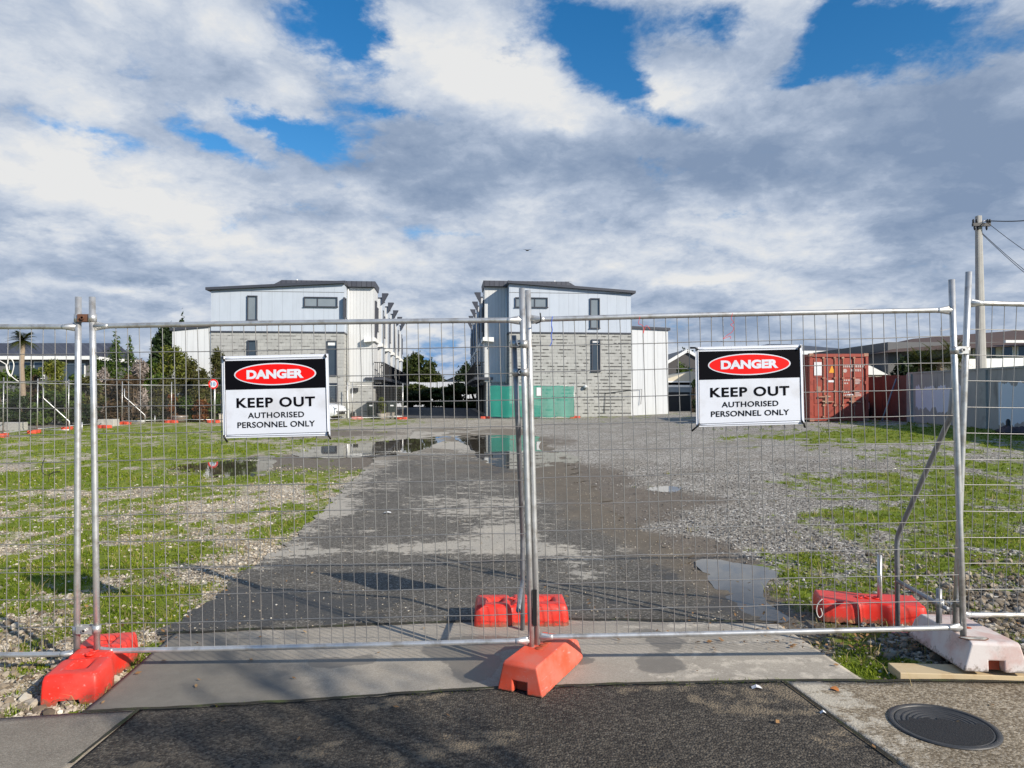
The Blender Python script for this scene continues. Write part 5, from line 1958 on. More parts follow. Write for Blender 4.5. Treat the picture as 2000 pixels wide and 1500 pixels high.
def shrub(name, label, cat, loc, h, w, mat_, seed, n=1500, size=0.09, shape='oval', group=None, d=None, elong=1.0, stems=4, up=0.0, crown='foliage', trunk='stem', trunkr=0.03):
    rg = random.Random(seed)
    root = thing(name, label, cat, loc, 0, group)
    d = d or w
    cl = []
    if shape == 'cone':
        for k in range(9):
            f = k / 8
            rr = w * (1 - f) ** 0.8 * 0.9 + 0.08
            for j in range(3):
                cl.append((rg.uniform(-.45, .45) * rr, rg.uniform(-.45, .45) * rr, h * (0.12 + 0.85 * f), rr * 0.8, rr * 0.8, h * 0.10))
    elif shape == 'dome':
        for k in range(34):
            a = rg.uniform(0, 6.283)
            e = rg.uniform(0.0, 1.0)
            rr = math.sqrt(max(0.0, 1 - e * e)) * 0.78 + 0.05
            cl.append((math.cos(a) * w * rr, math.sin(a) * d * rr, h * (0.16 + 0.68 * e), w * rg.uniform(.2, .34), d * rg.uniform(.2, .34), h * rg.uniform(.10, .17)))
    else:
        for k in range(13):
            f = rg.uniform(0.08, 0.93)
            rr = math.sin(math.pi * min(0.97, 0.18 + f * 0.78)) ** 0.6
            cl.append((rg.uniform(-.55, .55) * w * rr, rg.uniform(-.55, .55) * d * rr, h * f, w * rg.uniform(.28, .5), d * rg.uniform(.28, .5), h * rg.uniform(.07, .15)))
        cl.append((rg.uniform(-.2, .2) * w, 0, h * 0.93, w * 0.22, d * 0.22, h * 0.09))
    V, Fq = leaf_cloud(cl, n, size, seed, 0.35, elong, up)
    V[:, 2] = np.maximum(V[:, 2], 0.02)
    np_mesh(crown, V, Fq, mat_, False, root)
    tb = MB()
    for k in range(stems):
        a = 6.283 * k / max(1, stems) + rg.random()
        sp = 0 if stems == 1 else w * 0.4
        top = Vector((math.cos(a) * sp, math.sin(a) * sp, h * (0.8 if shape != 'dome' else 0.6)))
        b0 = Vector((math.cos(a) * sp * .15, math.sin(a) * sp * .15, -0.1))
        tb.tube([b0, b0.lerp(top, .5) + Vector((rg.uniform(-.05, .05), rg.uniform(-.05, .05), 0)), top], [trunkr, trunkr * 0.7, trunkr * 0.3], 6)
    tb.build(trunk, M['trunk'], root, True)
    return root


HG = 'shrubs behind the far fence'
hedge = [
    # px, top row, base row, half width px, depth, material, shape, label, elongation
    (12, 722, 832, 30, 34, 'lf_mid', 'oval', 'mid green shrub at the left edge below the dark roofed house', 1.0),
    (62, 735, 832, 22, 35, 'lf_brown', 'oval', 'brown dying shrub just right of the palm trunk', 1.8),
    (108, 704, 832, 26, 34.5, 'lf_yellow', 'oval', 'tall yellow green shrub in front of the dark roofed house', 1.4),
    (88, 765, 833, 28, 33.5, 'lf_mid', 'oval', 'low green shrub in front of the tall yellow green one', 1.0),
    (135, 762, 833, 24, 33.5, 'lf_mid', 'oval', 'bushy green shrub just left of the two tall joined posts', 1.0),
    (172, 735, 830, 26, 36, 'lf_olive', 'oval', 'olive shrub behind the two tall joined posts', 1.2),
    (200, 722, 830, 18, 37, 'lf_plume', 'oval', 'pale grey dried flower shrub right of the tall joined posts', 1.6),
    (222, 648, 830, 26, 39, 'lf_mid', 'cone', 'tall pointed dark green conifer with a slim spire top', 1.2),
    (252, 662, 830, 22, 40, 'lf_mid', 'cone', 'second pointed conifer, a little lower, right beside the tallest one', 1.2),
    (215, 742, 832, 28, 37, 'lf_brown', 'oval', 'brown bare bush under the pointed conifers', 2.0),
    (255, 735, 832, 26, 37, 'lf_brown', 'oval', 'tall brown twiggy bush next to the grey plumes', 2.2),
    (272, 706, 775, 15, 37.4, 'lf_plume', 'oval', 'fluffy grey pink plume bush among the shrubs', 1.8),
    (300, 700, 830, 26, 39, 'lf_mid', 'oval', 'dense dark shrub left of the white annex', 1.0),
    (345, 676, 830, 32, 39.5, 'lf_yellow', 'oval', 'broad yellow green shrub at the corner of the white annex', 1.0),
    (322, 742, 830, 22, 38.3, 'lf_olive', 'oval', 'olive shrub above the half barrel planter', 1.3),
    (368, 705, 830, 24, 39.5, 'lf_olive', 'oval', 'feathery olive shrub in front of the white annex', 1.6),
    (393, 722, 830, 20, 38.5, 'lf_olive', 'oval', 'thin brown olive shrub left of the round speed sign', 2.0),
    (422, 684, 830, 22, 39.5, 'lf_olive', 'oval', 'tall wispy shrub behind the round speed sign', 1.8),
    (455, 705, 830, 22, 39.5, 'lf_mid', 'oval', 'green shrub partly hidden by the left danger sign', 1.2),
    (492, 715, 830, 24, 40, 'lf_mid', 'oval', 'green shrub wholly behind the black half of the left danger sign', 1.2),
    (336, 772, 826, 12, 37.6, 'lf_red', 'oval', 'small rust red bush above the half barrel planter', 1.0),
    (392, 782, 828, 16, 37.8, 'lf_red', 'oval', 'small rust red bush left of the round speed sign', 1.2),
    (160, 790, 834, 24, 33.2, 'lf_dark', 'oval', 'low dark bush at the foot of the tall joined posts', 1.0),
    (278, 770, 832, 26, 37.8, 'lf_dark', 'oval', 'dark green bush below the grey pink plumes', 1.0),
    (312, 780, 832, 24, 38.2, 'lf_dark', 'oval', 'dark green bush left of the half barrel planter', 1.0),
    (368, 772, 830, 22, 38.3, 'lf_mid', 'oval', 'low green bush between the two rust red bushes', 1.1),
    (425, 770, 830, 22, 38.3, 'lf_mid', 'oval', 'low green bush at the foot of the round speed sign', 1.1),
    (60, 716, 832, 26, 36, 'lf_mid', 'oval', 'tall green shrub behind the palm trunk', 1.1),
    (150, 728, 831, 26, 36.5, 'lf_mid', 'oval', 'green shrub just left of and behind the tall joined posts', 1.1),
    (195, 700, 830, 24, 39, 'lf_mid', 'oval', 'tall green shrub left of the pointed conifers', 1.1),
    (285, 728, 830, 20, 39.5, 'lf_yellow', 'oval', 'yellow green shrub behind the grey plumes', 1.1),
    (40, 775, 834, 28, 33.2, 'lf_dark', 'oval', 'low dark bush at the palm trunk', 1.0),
]
for i, (px, ty, by, hw, Y, m_, shp, lab, el) in enumerate(hedge):
    top, bot = at(px, ty, Y), at(px, by, Y)
    g0 = float(gz(bot.x, Y))
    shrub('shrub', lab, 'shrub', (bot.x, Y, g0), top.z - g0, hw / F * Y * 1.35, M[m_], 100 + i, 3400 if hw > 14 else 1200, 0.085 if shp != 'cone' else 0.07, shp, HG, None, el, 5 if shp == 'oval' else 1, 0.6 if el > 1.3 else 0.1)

# the big trees farther off
def big(label, name, px, ty, by, hw, Y, m_, seed, shape='dome', n=6000, size=0.16, elong=1.0):
    top, bot = at(px, ty, Y), at(px, by, Y)
    g0 = 0.2
    return shrub(name, label, 'tree', (bot.x, Y, g0), top.z - g0, hw / F * Y, M[m_], seed, n, size, shape, 'background trees', None, elong, 1 if shape == 'cone' else 3, 0.1, 'crown', 'trunk', 0.22)


big('large round evergreen tree beyond the end of the lane', 'evergreen_tree', 812, 686, 790, 52, 92, 'lf_pohu', 301, 'dome', 15000, 0.24)
big('smaller dark tree beside the right townhouses at the lane end', 'evergreen_tree', 925, 701, 790, 42, 95, 'lf_dark', 302, 'dome', 9000, 0.24)
big('dark spreading pine behind the white annex of the left townhouses', 'pine_tree', 322, 632, 800, 36, 60, 'lf_dark', 303, 'dome', 9000, 0.2, 1.3)
big('dark feathery pine top rising over the fence rail left of the townhouses', 'pine_tree', 355, 618, 800, 26, 66, 'lf_dark', 304, 'cone', 3000, 0.2, 1.3)
big('dark tree behind the gabled house at the right annex', 'evergreen_tree', 1345, 680, 800, 42, 84, 'lf_dark', 305, 'dome', 8000, 0.2)
big('bushy green tree below the white barge board of the gabled house', 'evergreen_tree', 1338, 702, 790, 24, 58, 'lf_mid', 306, 'dome', 3500, 0.13)
big('small dark bush beside the carport, left of the right danger sign', 'evergreen_tree', 1357, 742, 806, 9, 46, 'lf_dark', 307, 'oval', 1200, 0.10)
big('dark tree behind the houses at the right, above the concrete wall', 'evergreen_tree', 1788, 676, 760, 44, 33, 'lf_dark', 308, 'dome', 4500, 0.13)

# dark hedge across the lane end
for i, (px, ty, hw) in enumerate(((800, 752, 46), (838, 758, 46), (872, 757, 46), (900, 748, 46), (935, 745, 46))):
    o = big(['dark shrub at the left of the lane end below the round tree', 'dark low shrub at the lane end left of the letterboxes', 'dark low shrub at the lane end behind the letterboxes', 'leafy dark shrub at the lane end below the gabled roof', 'dark shrub at the lane end against the right townhouses'][i], 'shrub', px, ty, 800, hw, 82 - i, 'lf_pohu', 320 + i, 'oval', 7500, 0.20)
    o['group'] = 'shrubs at the lane end'
    o['category'] = 'shrub'


# palm: trunk and arching fronds
def palm(label, loc, th, fr, nf, seed, mat_='lf_palm', droop=1.0, trunkr=0.16):
    rg = random.Random(seed)
    root = thing('palm_tree', label, 'palm', loc, 0, 'palms')
    MB().tube([(0, 0, -0.1), (0.05, 0, th * .3), (-0.06, 0, th * .7), (0, 0, th)], [trunkr * 1.15, trunkr, trunkr * .85, trunkr * .9], 10).build('trunk', M['palm_trunk'], root, True)
    V, Fq = [], []
    for k in range(nf):
        a = rg.uniform(0, 6.283)
        e = rg.uniform(-0.35, 1.25)
        L = fr * rg.uniform(.75, 1.1)
        d = Vector((math.cos(a) * math.cos(e), math.sin(a) * math.cos(e), math.sin(e)))
        side = d.cross(Vector((0, 0, 1))).normalized()
        prev = None
        for q in range(9):
            f = q / 8
            c = Vector((0, 0, th)) + d * L * f + Vector((0, 0, -droop * L * 0.45 * f * f))
            if q:
                for s in (-1, 1):
                    for jj in range(2):
                        c2 = prev.lerp(c, 0.5 * jj)
                        ll = L * 0.34 * math.sin(math.pi * min(1, 0.15 + f * .85)) + 0.05
                        tip = c2 + side * s * ll * 0.75 + d * ll * 0.6 + Vector((0, 0, -ll * 0.3))
                        w = Vector((0, 0, 1)).cross(tip - c2).normalized() * 0.022
                        i0 = len(V)
                        V += [c2 - w, c2 + w, tip]
                        Fq.append((i0, i0 + 1, i0 + 2))
            prev = c
    np_mesh('crown', np.array([tuple(v) for v in V]), np.array(Fq), M[mat_], False, root)
    return root


p = at(43, 832, 34.0)
palm('slim palm with a small tufted head standing before the dark roofed house', (p.x, 34.0, float(gz(p.x, 34))), at(43, 668, 34).z - .1, 0.85, 60, 41, 'lf_palm', 1.0, 0.13)
for k, (px, py, Y, L) in enumerate(((1838, 702, 30, 1.5), (1800, 712, 31, 1.2), (1862, 695, 33, 1.3))):
    p = at(px, py, Y)
    palm(['spiky dark palm behind the wall just left of the crossing posts', 'low dark palm behind the wall, left of the spiky one', 'palm showing between the crossing posts behind the wall'][k], (p.x, Y, 0.7), p.z - 0.7, L, 46, 50 + k, 'lf_palm', 0.6, 0.14)


# ------------------------------------------------------------------ other buildings
def hip_house(label, x0, x1, y0, y1, zb, ze, zr, wall, roof, name='house', over=0.5, ridge=0.35, fascia='white_paint', gable=False, windows=(), group=None):
    """walls, a hipped (or gabled) roof, fascia and windows on the street side: (x0, x1, z0, z1)"""
    root = thing(name, label, 'house', ((x0 + x1) / 2, (y0 + y1) / 2, zb), 0, group)
    MB().box(x0, x1, y0, y1, zb - .3, ze).build('wall', M[wall], root, world=True)
    a0, a1, b0, b1 = x0 - over, x1 + over, y0 - over, y1 + over
    ym = (b0 + b1) / 2
    k = 0.0 if gable else ridge * (a1 - a0)
    r = MB()
    r.addv([(a0, b0, ze + .1), (a1, b0, ze + .1), (a1, b1, ze + .1), (a0, b1, ze + .1), (a0 + k, ym, zr), (a1 - k, ym, zr)], [(0, 1, 5, 4), (2, 3, 4, 5), (1, 2, 5), (3, 0, 4), (3, 2, 1, 0)])
    r.build('roof', M[roof], root, world=True)
    f = MB()
    f.box(a0, a1, b0 - .03, b0 + .03, ze - .10, ze + .14)
    f.box(a0 - .03, a0 + .03, b0 + .03, b1, ze - .10, ze + .14)
    f.box(a1 - .03, a1 + .03, b0 + .03, b1, ze - .10, ze + .14)
    f.build('fascia', M[fascia], root, world=True)
    for (wx0, wx1, wz0, wz1) in windows:
        w = MB()
        w.box(wx0 - .06, wx1 + .06, y0 - .06, y0 + .01, wz0 - .06, wz1 + .06)
        fr = w.build('window', M['white_paint'], root, world=True)
        g = MB()
        g.box(wx0, wx1, y0 - .075, y0 - .061, wz0, wz1)
        g.build('pane', M['glass'], fr, world=False)
        fr.data.update()
        # the pane is given in world coordinates: bring it into the thing's space
        pn = [c for c in bpy.data.objects if c.parent == fr][0]
        pn.location = -Vector(root.location)
    return root


def zat(py, Y):
    return CAMH + (HY - py) * Y / F


def xat(px, Y):
    return (px - 1000) / F * Y


Y = 48.0
hip_house('low house with a long blue black roof behind the palm', xat(-260, Y), xat(172, Y), Y, Y + 5, 0.2, zat(700, Y), zat(670, Y + 2.5), 'greywall', 'blue_roof', over=0.5, gable=True,
          windows=[(xat(20, Y), xat(60, Y), zat(738, Y), zat(708, Y)), (xat(68, Y), xat(85, Y), zat(738, Y), zat(708, Y)), (xat(120, Y), xat(165, Y), zat(745, Y), zat(712, Y))])
Y = 46.0
hip_house('house with a dark low hipped roof showing above the shipping container', xat(1440, Y), xat(1690, Y), Y, Y + 8, 0.5, zat(690, Y), zat(672, Y + 4), 'greywall', 'dark_roof', over=0.4, ridge=0.42)
Y = 40.0
hip_house('small cream house with white fascia right of the shipping container', xat(1640, Y), xat(1727, Y), Y, Y + 7, 0.5, zat(703, Y), zat(693, Y + 3.5), 'cream', 'dark_roof', over=0.6, windows=[(xat(1697, Y), xat(1712, Y), zat(726, Y), zat(708, Y))])
# white lean-to roof in front of it
Y = 36.0
lt = thing('lean_to', 'white sloping lean-to roof beside the shipping container', 'lean-to', (xat(1690, Y), Y, 0.6))
MB().addv([(xat(1640, Y), Y, zat(712, Y)), (xat(1700, Y), Y, zat(714, Y)), (xat(1735, Y), Y, zat(732, Y)), (xat(1640, Y), Y, zat(732, Y)), (xat(1640, Y), Y + 2, zat(712, Y)), (xat(1700, Y), Y + 2, zat(714, Y)), (xat(1735, Y), Y + 2, zat(732, Y)), (xat(1640, Y), Y + 2, zat(732, Y))],
          [(3, 2, 1, 0), (4, 5, 6, 7), (0, 1, 5, 4), (1, 2, 6, 5), (2, 3, 7, 6), (3, 0, 4, 7)]).build('roof', M['white_paint'], lt, world=True)
MB().box(xat(1650, Y), xat(1725, Y), Y + .1, Y + 1.9, 0.3, zat(732, Y) - .002).build('wall', M['cream'], lt, world=True)
# large house at the right, behind the concrete wall
Y = 36.0
bh = thing('house', 'large two storey house with a brown tiled roof behind the power pole', 'house', (xat(1900, Y), Y + 4, 0.7))
MB().box(xat(1735, Y), xat(2300, Y), Y, Y + 9, 0.3, zat(668, Y)).build('wall', M['greywall'], bh, world=True)
MB().box(xat(1900, Y), xat(2300, Y), Y - .02, Y + .3, zat(698, Y), zat(672, Y)).build('upper_wall', M['cream'], bh, world=True)
MB().addv([(xat(1715, Y), Y - .8, zat(690, Y)), (xat(2320, Y), Y - .8, zat(660, Y)), (xat(2320, Y), Y + 9.5, zat(650, Y)), (xat(1715, Y), Y + 9.5, zat(690, Y)), (xat(1850, Y), Y + 3, zat(652, Y)), (xat(2320, Y), Y + 3, zat(614, Y)), ],
          [(0, 1, 5, 4), (2, 3, 4, 5), (3, 0, 4), (1, 2, 5), (3, 2, 1, 0)]).build('roof', M['brown_tile'], bh, world=True)
MB().box(xat(1940, Y), xat(2320, Y), Y - .95, Y - .80, zat(672, Y), zat(667, Y)).build('gutter', M['white_paint'], bh, world=True)
for (a, b) in ((1905, 1925), (1934, 1944), (1957, 1978), (1986, 2010)):
    f = MB().box(xat(a, Y), xat(b, Y), Y - .07, Y - .021, zat(697, Y), zat(674, Y)).build('window', M['white_paint'] if a > 1940 else M['greywall'], bh, world=True)
    f2 = MB().box(xat(a, Y) + .06, xat(b, Y) - .06, Y - .085, Y - .071, zat(696, Y), zat(675, Y))
    f2.v = [tuple(Vector(q) - Vector(bh.location)) for q in f2.v]
    f2.build('pane', M['glass'], f)
ant = MB().tube([at(1838, 655, 41), at(1838, 640, 41)], 0.025, 5)
ant.bar(at(1836, 646, 41), at(1856, 642, 41), 0.05, 0.05)
a_ = ant.build('antenna', M['galv_dark'], bh, world=True)
# white fence behind the concrete wall
Y = 29.0
wf = thing('board_fence', 'white board fence above the concrete wall, behind the power pole', 'fence', (xat(1960, Y), Y, 0.7))
for k in range(9):
    x0, x1 = xat(1880 + k * 40, Y), xat(1919 + k * 40, Y)
    MB().box(x0, x1, Y, Y + .05, 0.4, zat(701 - k * 1.0, Y)).build('board', M['white_paint'], wf, world=True)

# gabled dark house with white barge board, carport and white roof, right of the white annex
Y = 62.0
gh = thing('house', 'dark gabled house with a white barge board right of the white annex', 'house', (xat(1335, Y), Y, 0.5))
ax, bx_, cx = at(1250, 740, Y), at(1342, 687, Y), at(1440, 745, Y)
MB().prism([(ax.x, 0.2), (cx.x, 0.2), (cx.x, cx.z), (bx_.x, bx_.z), (ax.x, ax.z)], Y, Y + 8).build('wall', M['darkwall'], gh, world=True)
MB().bar(ax + Vector((0, -.1, .05)), bx_ + Vector((0, -.1, .1)), 0.2, 0.25).bar(bx_ + Vector((0, -.1, .1)), cx + Vector((0, -.1, .05)), 0.2, 0.25).build('barge_board', M['white_paint'], gh, world=True)
rf = MB()
rf.addv([ax + Vector((-.3, -.2, .1)), bx_ + Vector((0, -.2, .22)), bx_ + Vector((0, 8.3, .22)), ax + Vector((-.3, 8.3, .1)), cx + Vector((.3, -.2, .1)), cx + Vector((.3, 8.3, .1))], [(0, 1, 2, 3), (1, 4, 5, 2)])
rf.build('roof', M['dark_roof'], gh, world=True)
Y = 50.0
cp = thing('carport', 'carport with a pale roof and a black open front, left of the right danger sign', 'carport', (xat(1340, Y), Y, 0.5))
a0, a1 = xat(1290, Y), xat(1440, Y)
MB().addv([(a0, Y, zat(744, Y)), (xat(1350, Y), Y, zat(725, Y)), (a1, Y, zat(744, Y)), (a0, Y + 6, zat(744, Y)), (xat(1350, Y), Y + 6, zat(725, Y)), (a1, Y + 6, zat(744, Y))], [(0, 1, 4, 3), (1, 2, 5, 4), (0, 2, 1), (3, 4, 5), (0, 3, 5, 2)]).build('roof', M['cream'], cp, world=True)
MB().box(a0, a1, Y - .05, Y + .05, zat(756, Y), zat(752, Y)).box(a0, a1, Y - .02, Y + .04, zat(747, Y), zat(744, Y) - .002).build('beam', M['white_paint'], cp, world=True)
MB().box(a0, a1, Y + .0, Y + .08, zat(766, Y), zat(756, Y) - .002).build('glazed_panel', M['glass_light'], cp, world=True)
MB().box(a0, a1, Y + 5.5, Y + 5.7, 0.2, zat(744, Y)).box(a0, a0 + .15, Y, Y + 5.5, 0.2, zat(767, Y)).box(a1 - .15, a1, Y, Y + 5.5, 0.2, zat(767, Y)).build('wall', M['darkwall'], cp, world=True)
MB().box(a0 + .2, a1 - .2, Y + .06, Y + .12, 0.3, zat(767, Y)).build('dark_opening', M['black'], cp, world=True)  # black sheet standing for the shade inside the open front

# buildings at the end of the lane
Y = 96.0
rh = thing('house', 'distant house with a pale gable and chimney beyond the lane end', 'house', (xat(895, Y), Y, 0.3))
MB().prism([(xat(860, Y), 0), (xat(930, Y), 0), (xat(930, Y), zat(746, Y)), (xat(897, Y), zat(735, Y)), (xat(864, Y), zat(746, Y))], Y, Y + 8).build('wall', M['white_paint'], rh, world=True)
MB().addv([(xat(860, Y), Y - .3, zat(747, Y)), (xat(897, Y), Y - .3, zat(734, Y)), (xat(934, Y), Y - .3, zat(747, Y)), (xat(860, Y), Y + 8, zat(747, Y)), (xat(897, Y), Y + 8, zat(734, Y)), (xat(934, Y), Y + 8, zat(747, Y)), (xat(897, Y), Y - .3, zat(732, Y)), (xat(897, Y), Y + 8, zat(732, Y))], [(0, 6, 7, 3), (6, 2, 5, 7)]).build('roof', M['cream'], rh, world=True)
ch = MB().box(xat(905, Y), xat(911, Y), Y + 1, Y + 1.5, zat(742, Y), zat(728, Y)).build('chimney', M['white_paint'], rh, world=True)
MB().lathe([(.16, 0), (.2, .1), (.2, .4), (.05, .5)], (xat(895.5, Y), Y + .5, zat(735, Y)), 10).build('flue', M['white_paint'], rh, world=True)
Y = 88.0
cf = thing('corrugated_fence', 'pale corrugated fence across the end of the lane', 'fence', (xat(850, Y), Y, 0.3))
for k, (a, b) in enumerate(((740, 815), (815, 853), (854, 917), (918, 960))):
    MB().box(xat(a, Y) + .02, xat(b, Y) - .02, Y, Y + .1, 0.1, zat(746 + (k % 2), Y)).build('sheet', M['corrugated'], cf, world=True)
Y = 80.0
for k, a in enumerate((871, 878)):
    lb = thing('letterbox', ['pale letterbox at the lane end, the left one of the pair', 'pale letterbox at the lane end, the right one of the pair'][k], 'letterbox', (xat(a, Y), Y, .2), 0, 'letterboxes')
    MB().box(-.14, .14, -.15, .15, zat(791, Y) - .2, zat(785, Y) - .2).build('box', M['cement'], lb)
    MB().box(-.05, .05, -.05, .05, 0, zat(791, Y) - .202).build('post', M['trunk'], lb)


# ------------------------------------------------------------------ concrete boundary wall on the right
def patched_wall_mat():
    m, t, b = new_mat('patch painted concrete')
    co = t.add('ShaderNodeTexCoord').outputs['Object']
    x, y, z = t.sep(co)
    n = t.noise(co, 1.1, 6.0, 0.65)
    base = t.mix(n, (0.34, 0.31, 0.28), (0.52, 0.48, 0.44))
    st = t.noise(t.comb(t.math('MULTIPLY', y, 2.0), 0.0, t.math('MULTIPLY', z, 0.3)), 1.6, 6.0, 0.7)
    base = t.mix(t.math('MULTIPLY', t.smooth(st, 0.5, 0.7), 0.55), base, (0.09, 0.085, 0.08))
    # ragged rectangles of cover-up paint
    wob = t.math('MULTIPLY', t.math('SUBTRACT', t.noise(t.comb(t.math('MULTIPLY', y, 2.2), 0.0, t.math('MULTIPLY', z, 0.6)), 1.5, 4.0, 0.6), 0.5), 0.9)
    def rect(y0, y1, z0, z1):
        a = t.math('MULTIPLY', t.math('GREATER_THAN', y, y0), t.math('LESS_THAN', y, y1))
        zz_ = t.math('ADD', z, wob)
        return t.math('MULTIPLY', a, t.math('MULTIPLY', t.math('GREATER_THAN', zz_, z0), t.math('LESS_THAN', zz_, z1)))
    p1 = rect(-9.0, 0.9, 0.18, 1.38)
    p2 = rect(2.4, 5.4, 0.55, 1.36)
    c = t.mix(p1, base, t.mix(n, (0.66, 0.73, 0.80), (0.74, 0.79, 0.84)))
    c = t.mix(p2, c, t.mix(n, (0.72, 0.71, 0.78), (0.80, 0.78, 0.84)))
    t.put(b.inputs['Base Color'], c)
    b.inputs['Roughness'].default_value = 0.9
    return m


M['patched'] = patched_wall_mat()
zw = 0.56
wl = thing('concrete_wall', 'concrete boundary wall with pale blue and lilac cover-up paint patches', 'wall', (15.0, 21.0, zw))
MB().box(0, 0.2, -9.0, 5.9, -0.4, 1.86).build('wall_panel', M['patched'], wl)
MB().box(-0.03, 0.23, -9.0, 5.9, 1.862, 1.92).build('coping', M['cement'], wl)
for yy in (-5, -2.2, 1.4, 5.6):
    MB().box(-0.06, -0.002, yy, yy + .3, -0.4, 1.86).build('pier', M['cement'], wl)
M['brown_board'] = mat('red brown boards', (0.16, 0.075, 0.06), 0.85, 0, 0.25, 3, dirt=(0.05, 0.03, 0.03), dirt_amt=0.6, dscale=1.2)
bf_ = thing('board_fence', 'red brown board fence between the concrete wall and the shipping container', 'fence', (15.0, 31.5, 0.6))
for k in range(12):
    MB().box(-0.02, 0.03, -4.55 + k * 0.60, -3.97 + k * 0.60, -0.3, 1.78 + 0.02 * (k % 3)).build('board', M['brown_board'], bf_)
MB().box(0.035, 0.10, -4.5, 2.6, 1.3, 1.42).box(0.035, 0.10, -4.5, 2.6, 0.3, 0.42).build('rail', M['brown_board'], bf_)
# things leaning on it
o = MB().tube([(14.05, 27.0, float(gz(14, 27)) + .02), (14.88, 27.5, 2.25)], 0.03, 8).build('pole', M['galv_dark'], None, True)
tag(o, 'thin grey pole leaning against the red brown fence', 'pole')
jk = thing('junk_heap', 'small heap of dark rubbish at the foot of the pale blue wall patch', 'rubbish', (14.4, 20.6, float(gz(14.4, 20.6))))
M['purple'] = mat('faded dark cloth', (0.08, 0.055, 0.06), 0.9, 0, 0.3, 6)
jv, jf = [], []
rgj = random.Random(5)
hb = MB()
for k in range(7):
    c = (rgj.uniform(-.2, .3), rgj.uniform(-.5, .5), 0)
    hb.lathe([(.22, -.02), (.25, .06), (.15, .12 + rgj.uniform(0, .06)), (.03, .18 + rgj.uniform(0, .06))], c, 7)
hb.build('rags', M['purple'], jk, False)
MB().lathe([(.05, .0), (.06, .16), (.06, .36), (.03, .42)], (0.05, .1, 0), 8).build('bottle', M['black'], jk, True)
cr = thing('parked_trailer', 'small dark trailer with a pale panel in the shade right of the shipping container', 'trailer', (14.3, 30.0, float(gz(14.3, 30))))
MB().box(-.4, .5, -.6, .9, .35, .75).build('tray', M['darkwall'], cr)
MB().box(-.38, .48, -.62, -.602, .42, .68).build('panel', M['pinkwhite'], cr)
for s in (-.45, .52):
    MB().tube([(s, .1, .26), (s + .1 * (1 if s > 0 else -1), .1, .26)], .24, 18).build('wheel', M['rubber'], cr, True)


# ------------------------------------------------------------------ shipping container
def container_mat():
    return mat('red oxide container paint', (0.34, 0.055, 0.030), 0.55, 0, 0.12, 1.5, dirt=(0.20, 0.05, 0.035), dirt_amt=0.6, dscale=2.2)


M['container'] = container_mat()
M['container_trim'] = mat('worn container steel', (0.36, 0.17, 0.11), 0.6, 0.1, 0.3, 4, dirt=(0.55, 0.45, 0.30), dirt_amt=0.6, dscale=5)
YC = 27.6
cA, cB = at(1583, 823, YC), at(1696, 823, YC)
cw = cB.x - cA.x
chh = 133 / F * YC
cont = thing('shipping_container', 'rust red shipping container with its doors facing the street', 'container', ((cA.x + cB.x) / 2, YC, cA.z), R(-2.0))
w2 = cw / 2
Lc = 6.06


def corrug(xa, side):
    mb = MB()
    pts = []
    y = 0.1
    k = 0
    while y < Lc - 0.1:
        pts += [(y, 0.0), (y + .07, 0.0), (y + .11, 0.036), (y + .18, 0.036)]
        y += .22
    vs = []
    for (yy, dd) in pts:
        for z_ in (0.16, chh - 0.12):
            vs.append((xa - side * (0.02 + dd), min(yy, Lc - .05), z_))
    fs = [(2 * i, 2 * i + 2, 2 * i + 3, 2 * i + 1) for i in range(len(pts) - 1)]
    return mb.addv(vs, fs)


corrug(-w2, -1).build('side_wall', M['container'], cont)
corrug(w2, 1).build('side_wall', M['container'], cont)
MB().box(-w2 + .03, w2 - .03, 0.09, Lc - .05, chh - .08, chh - .04).build('roof', M['container'], cont)
MB().box(-w2 + .03, w2 - .03, Lc - .06, Lc - .02, .15, chh - .12).build('back_wall', M['container'], cont)
MB().box(-w2 + .03, w2 - .03, 0.09, Lc - .07, .10, .15).build('floor', M['container'], cont)
fr = MB()
for sx in (-1, 1):
    fr.box(min(sx * w2, sx * (w2 - .10)), max(sx * w2, sx * (w2 - .10)), 0, .12, .12, chh - .12)
    fr.box(min(sx * w2, sx * (w2 - .06)), max(sx * w2, sx * (w2 - .06)), .121, Lc, .05, .155)
    fr.box(min(sx * w2, sx * (w2 - .06)), max(sx * w2, sx * (w2 - .06)), .121, Lc, chh - .12, chh - .03)
    fr.box(min(sx * w2, sx * (w2 - .10)), max(sx * w2, sx * (w2 - .10)), Lc - .12, Lc, .155, chh - .12)
fr.box(-w2 + .101, w2 - .101, 0, .12, chh - .14, chh - .02)
fr.box(-w2 + .101, w2 - .101, 0, .12, .02, .13)
fr.build('frame', M['container'], cont)
cs = MB()
for sx in (-1, 1):
    for z_ in (0, chh - .118):
        for yy in (-.01, Lc - .17):
            cs.box(min(sx * (w2 + .006), sx * (w2 - .162)), max(sx * (w2 + .006), sx * (w2 - .162)), yy, yy + .178, z_, z_ + .118)
cs.build('corner_casting', M['container_trim'], cont)
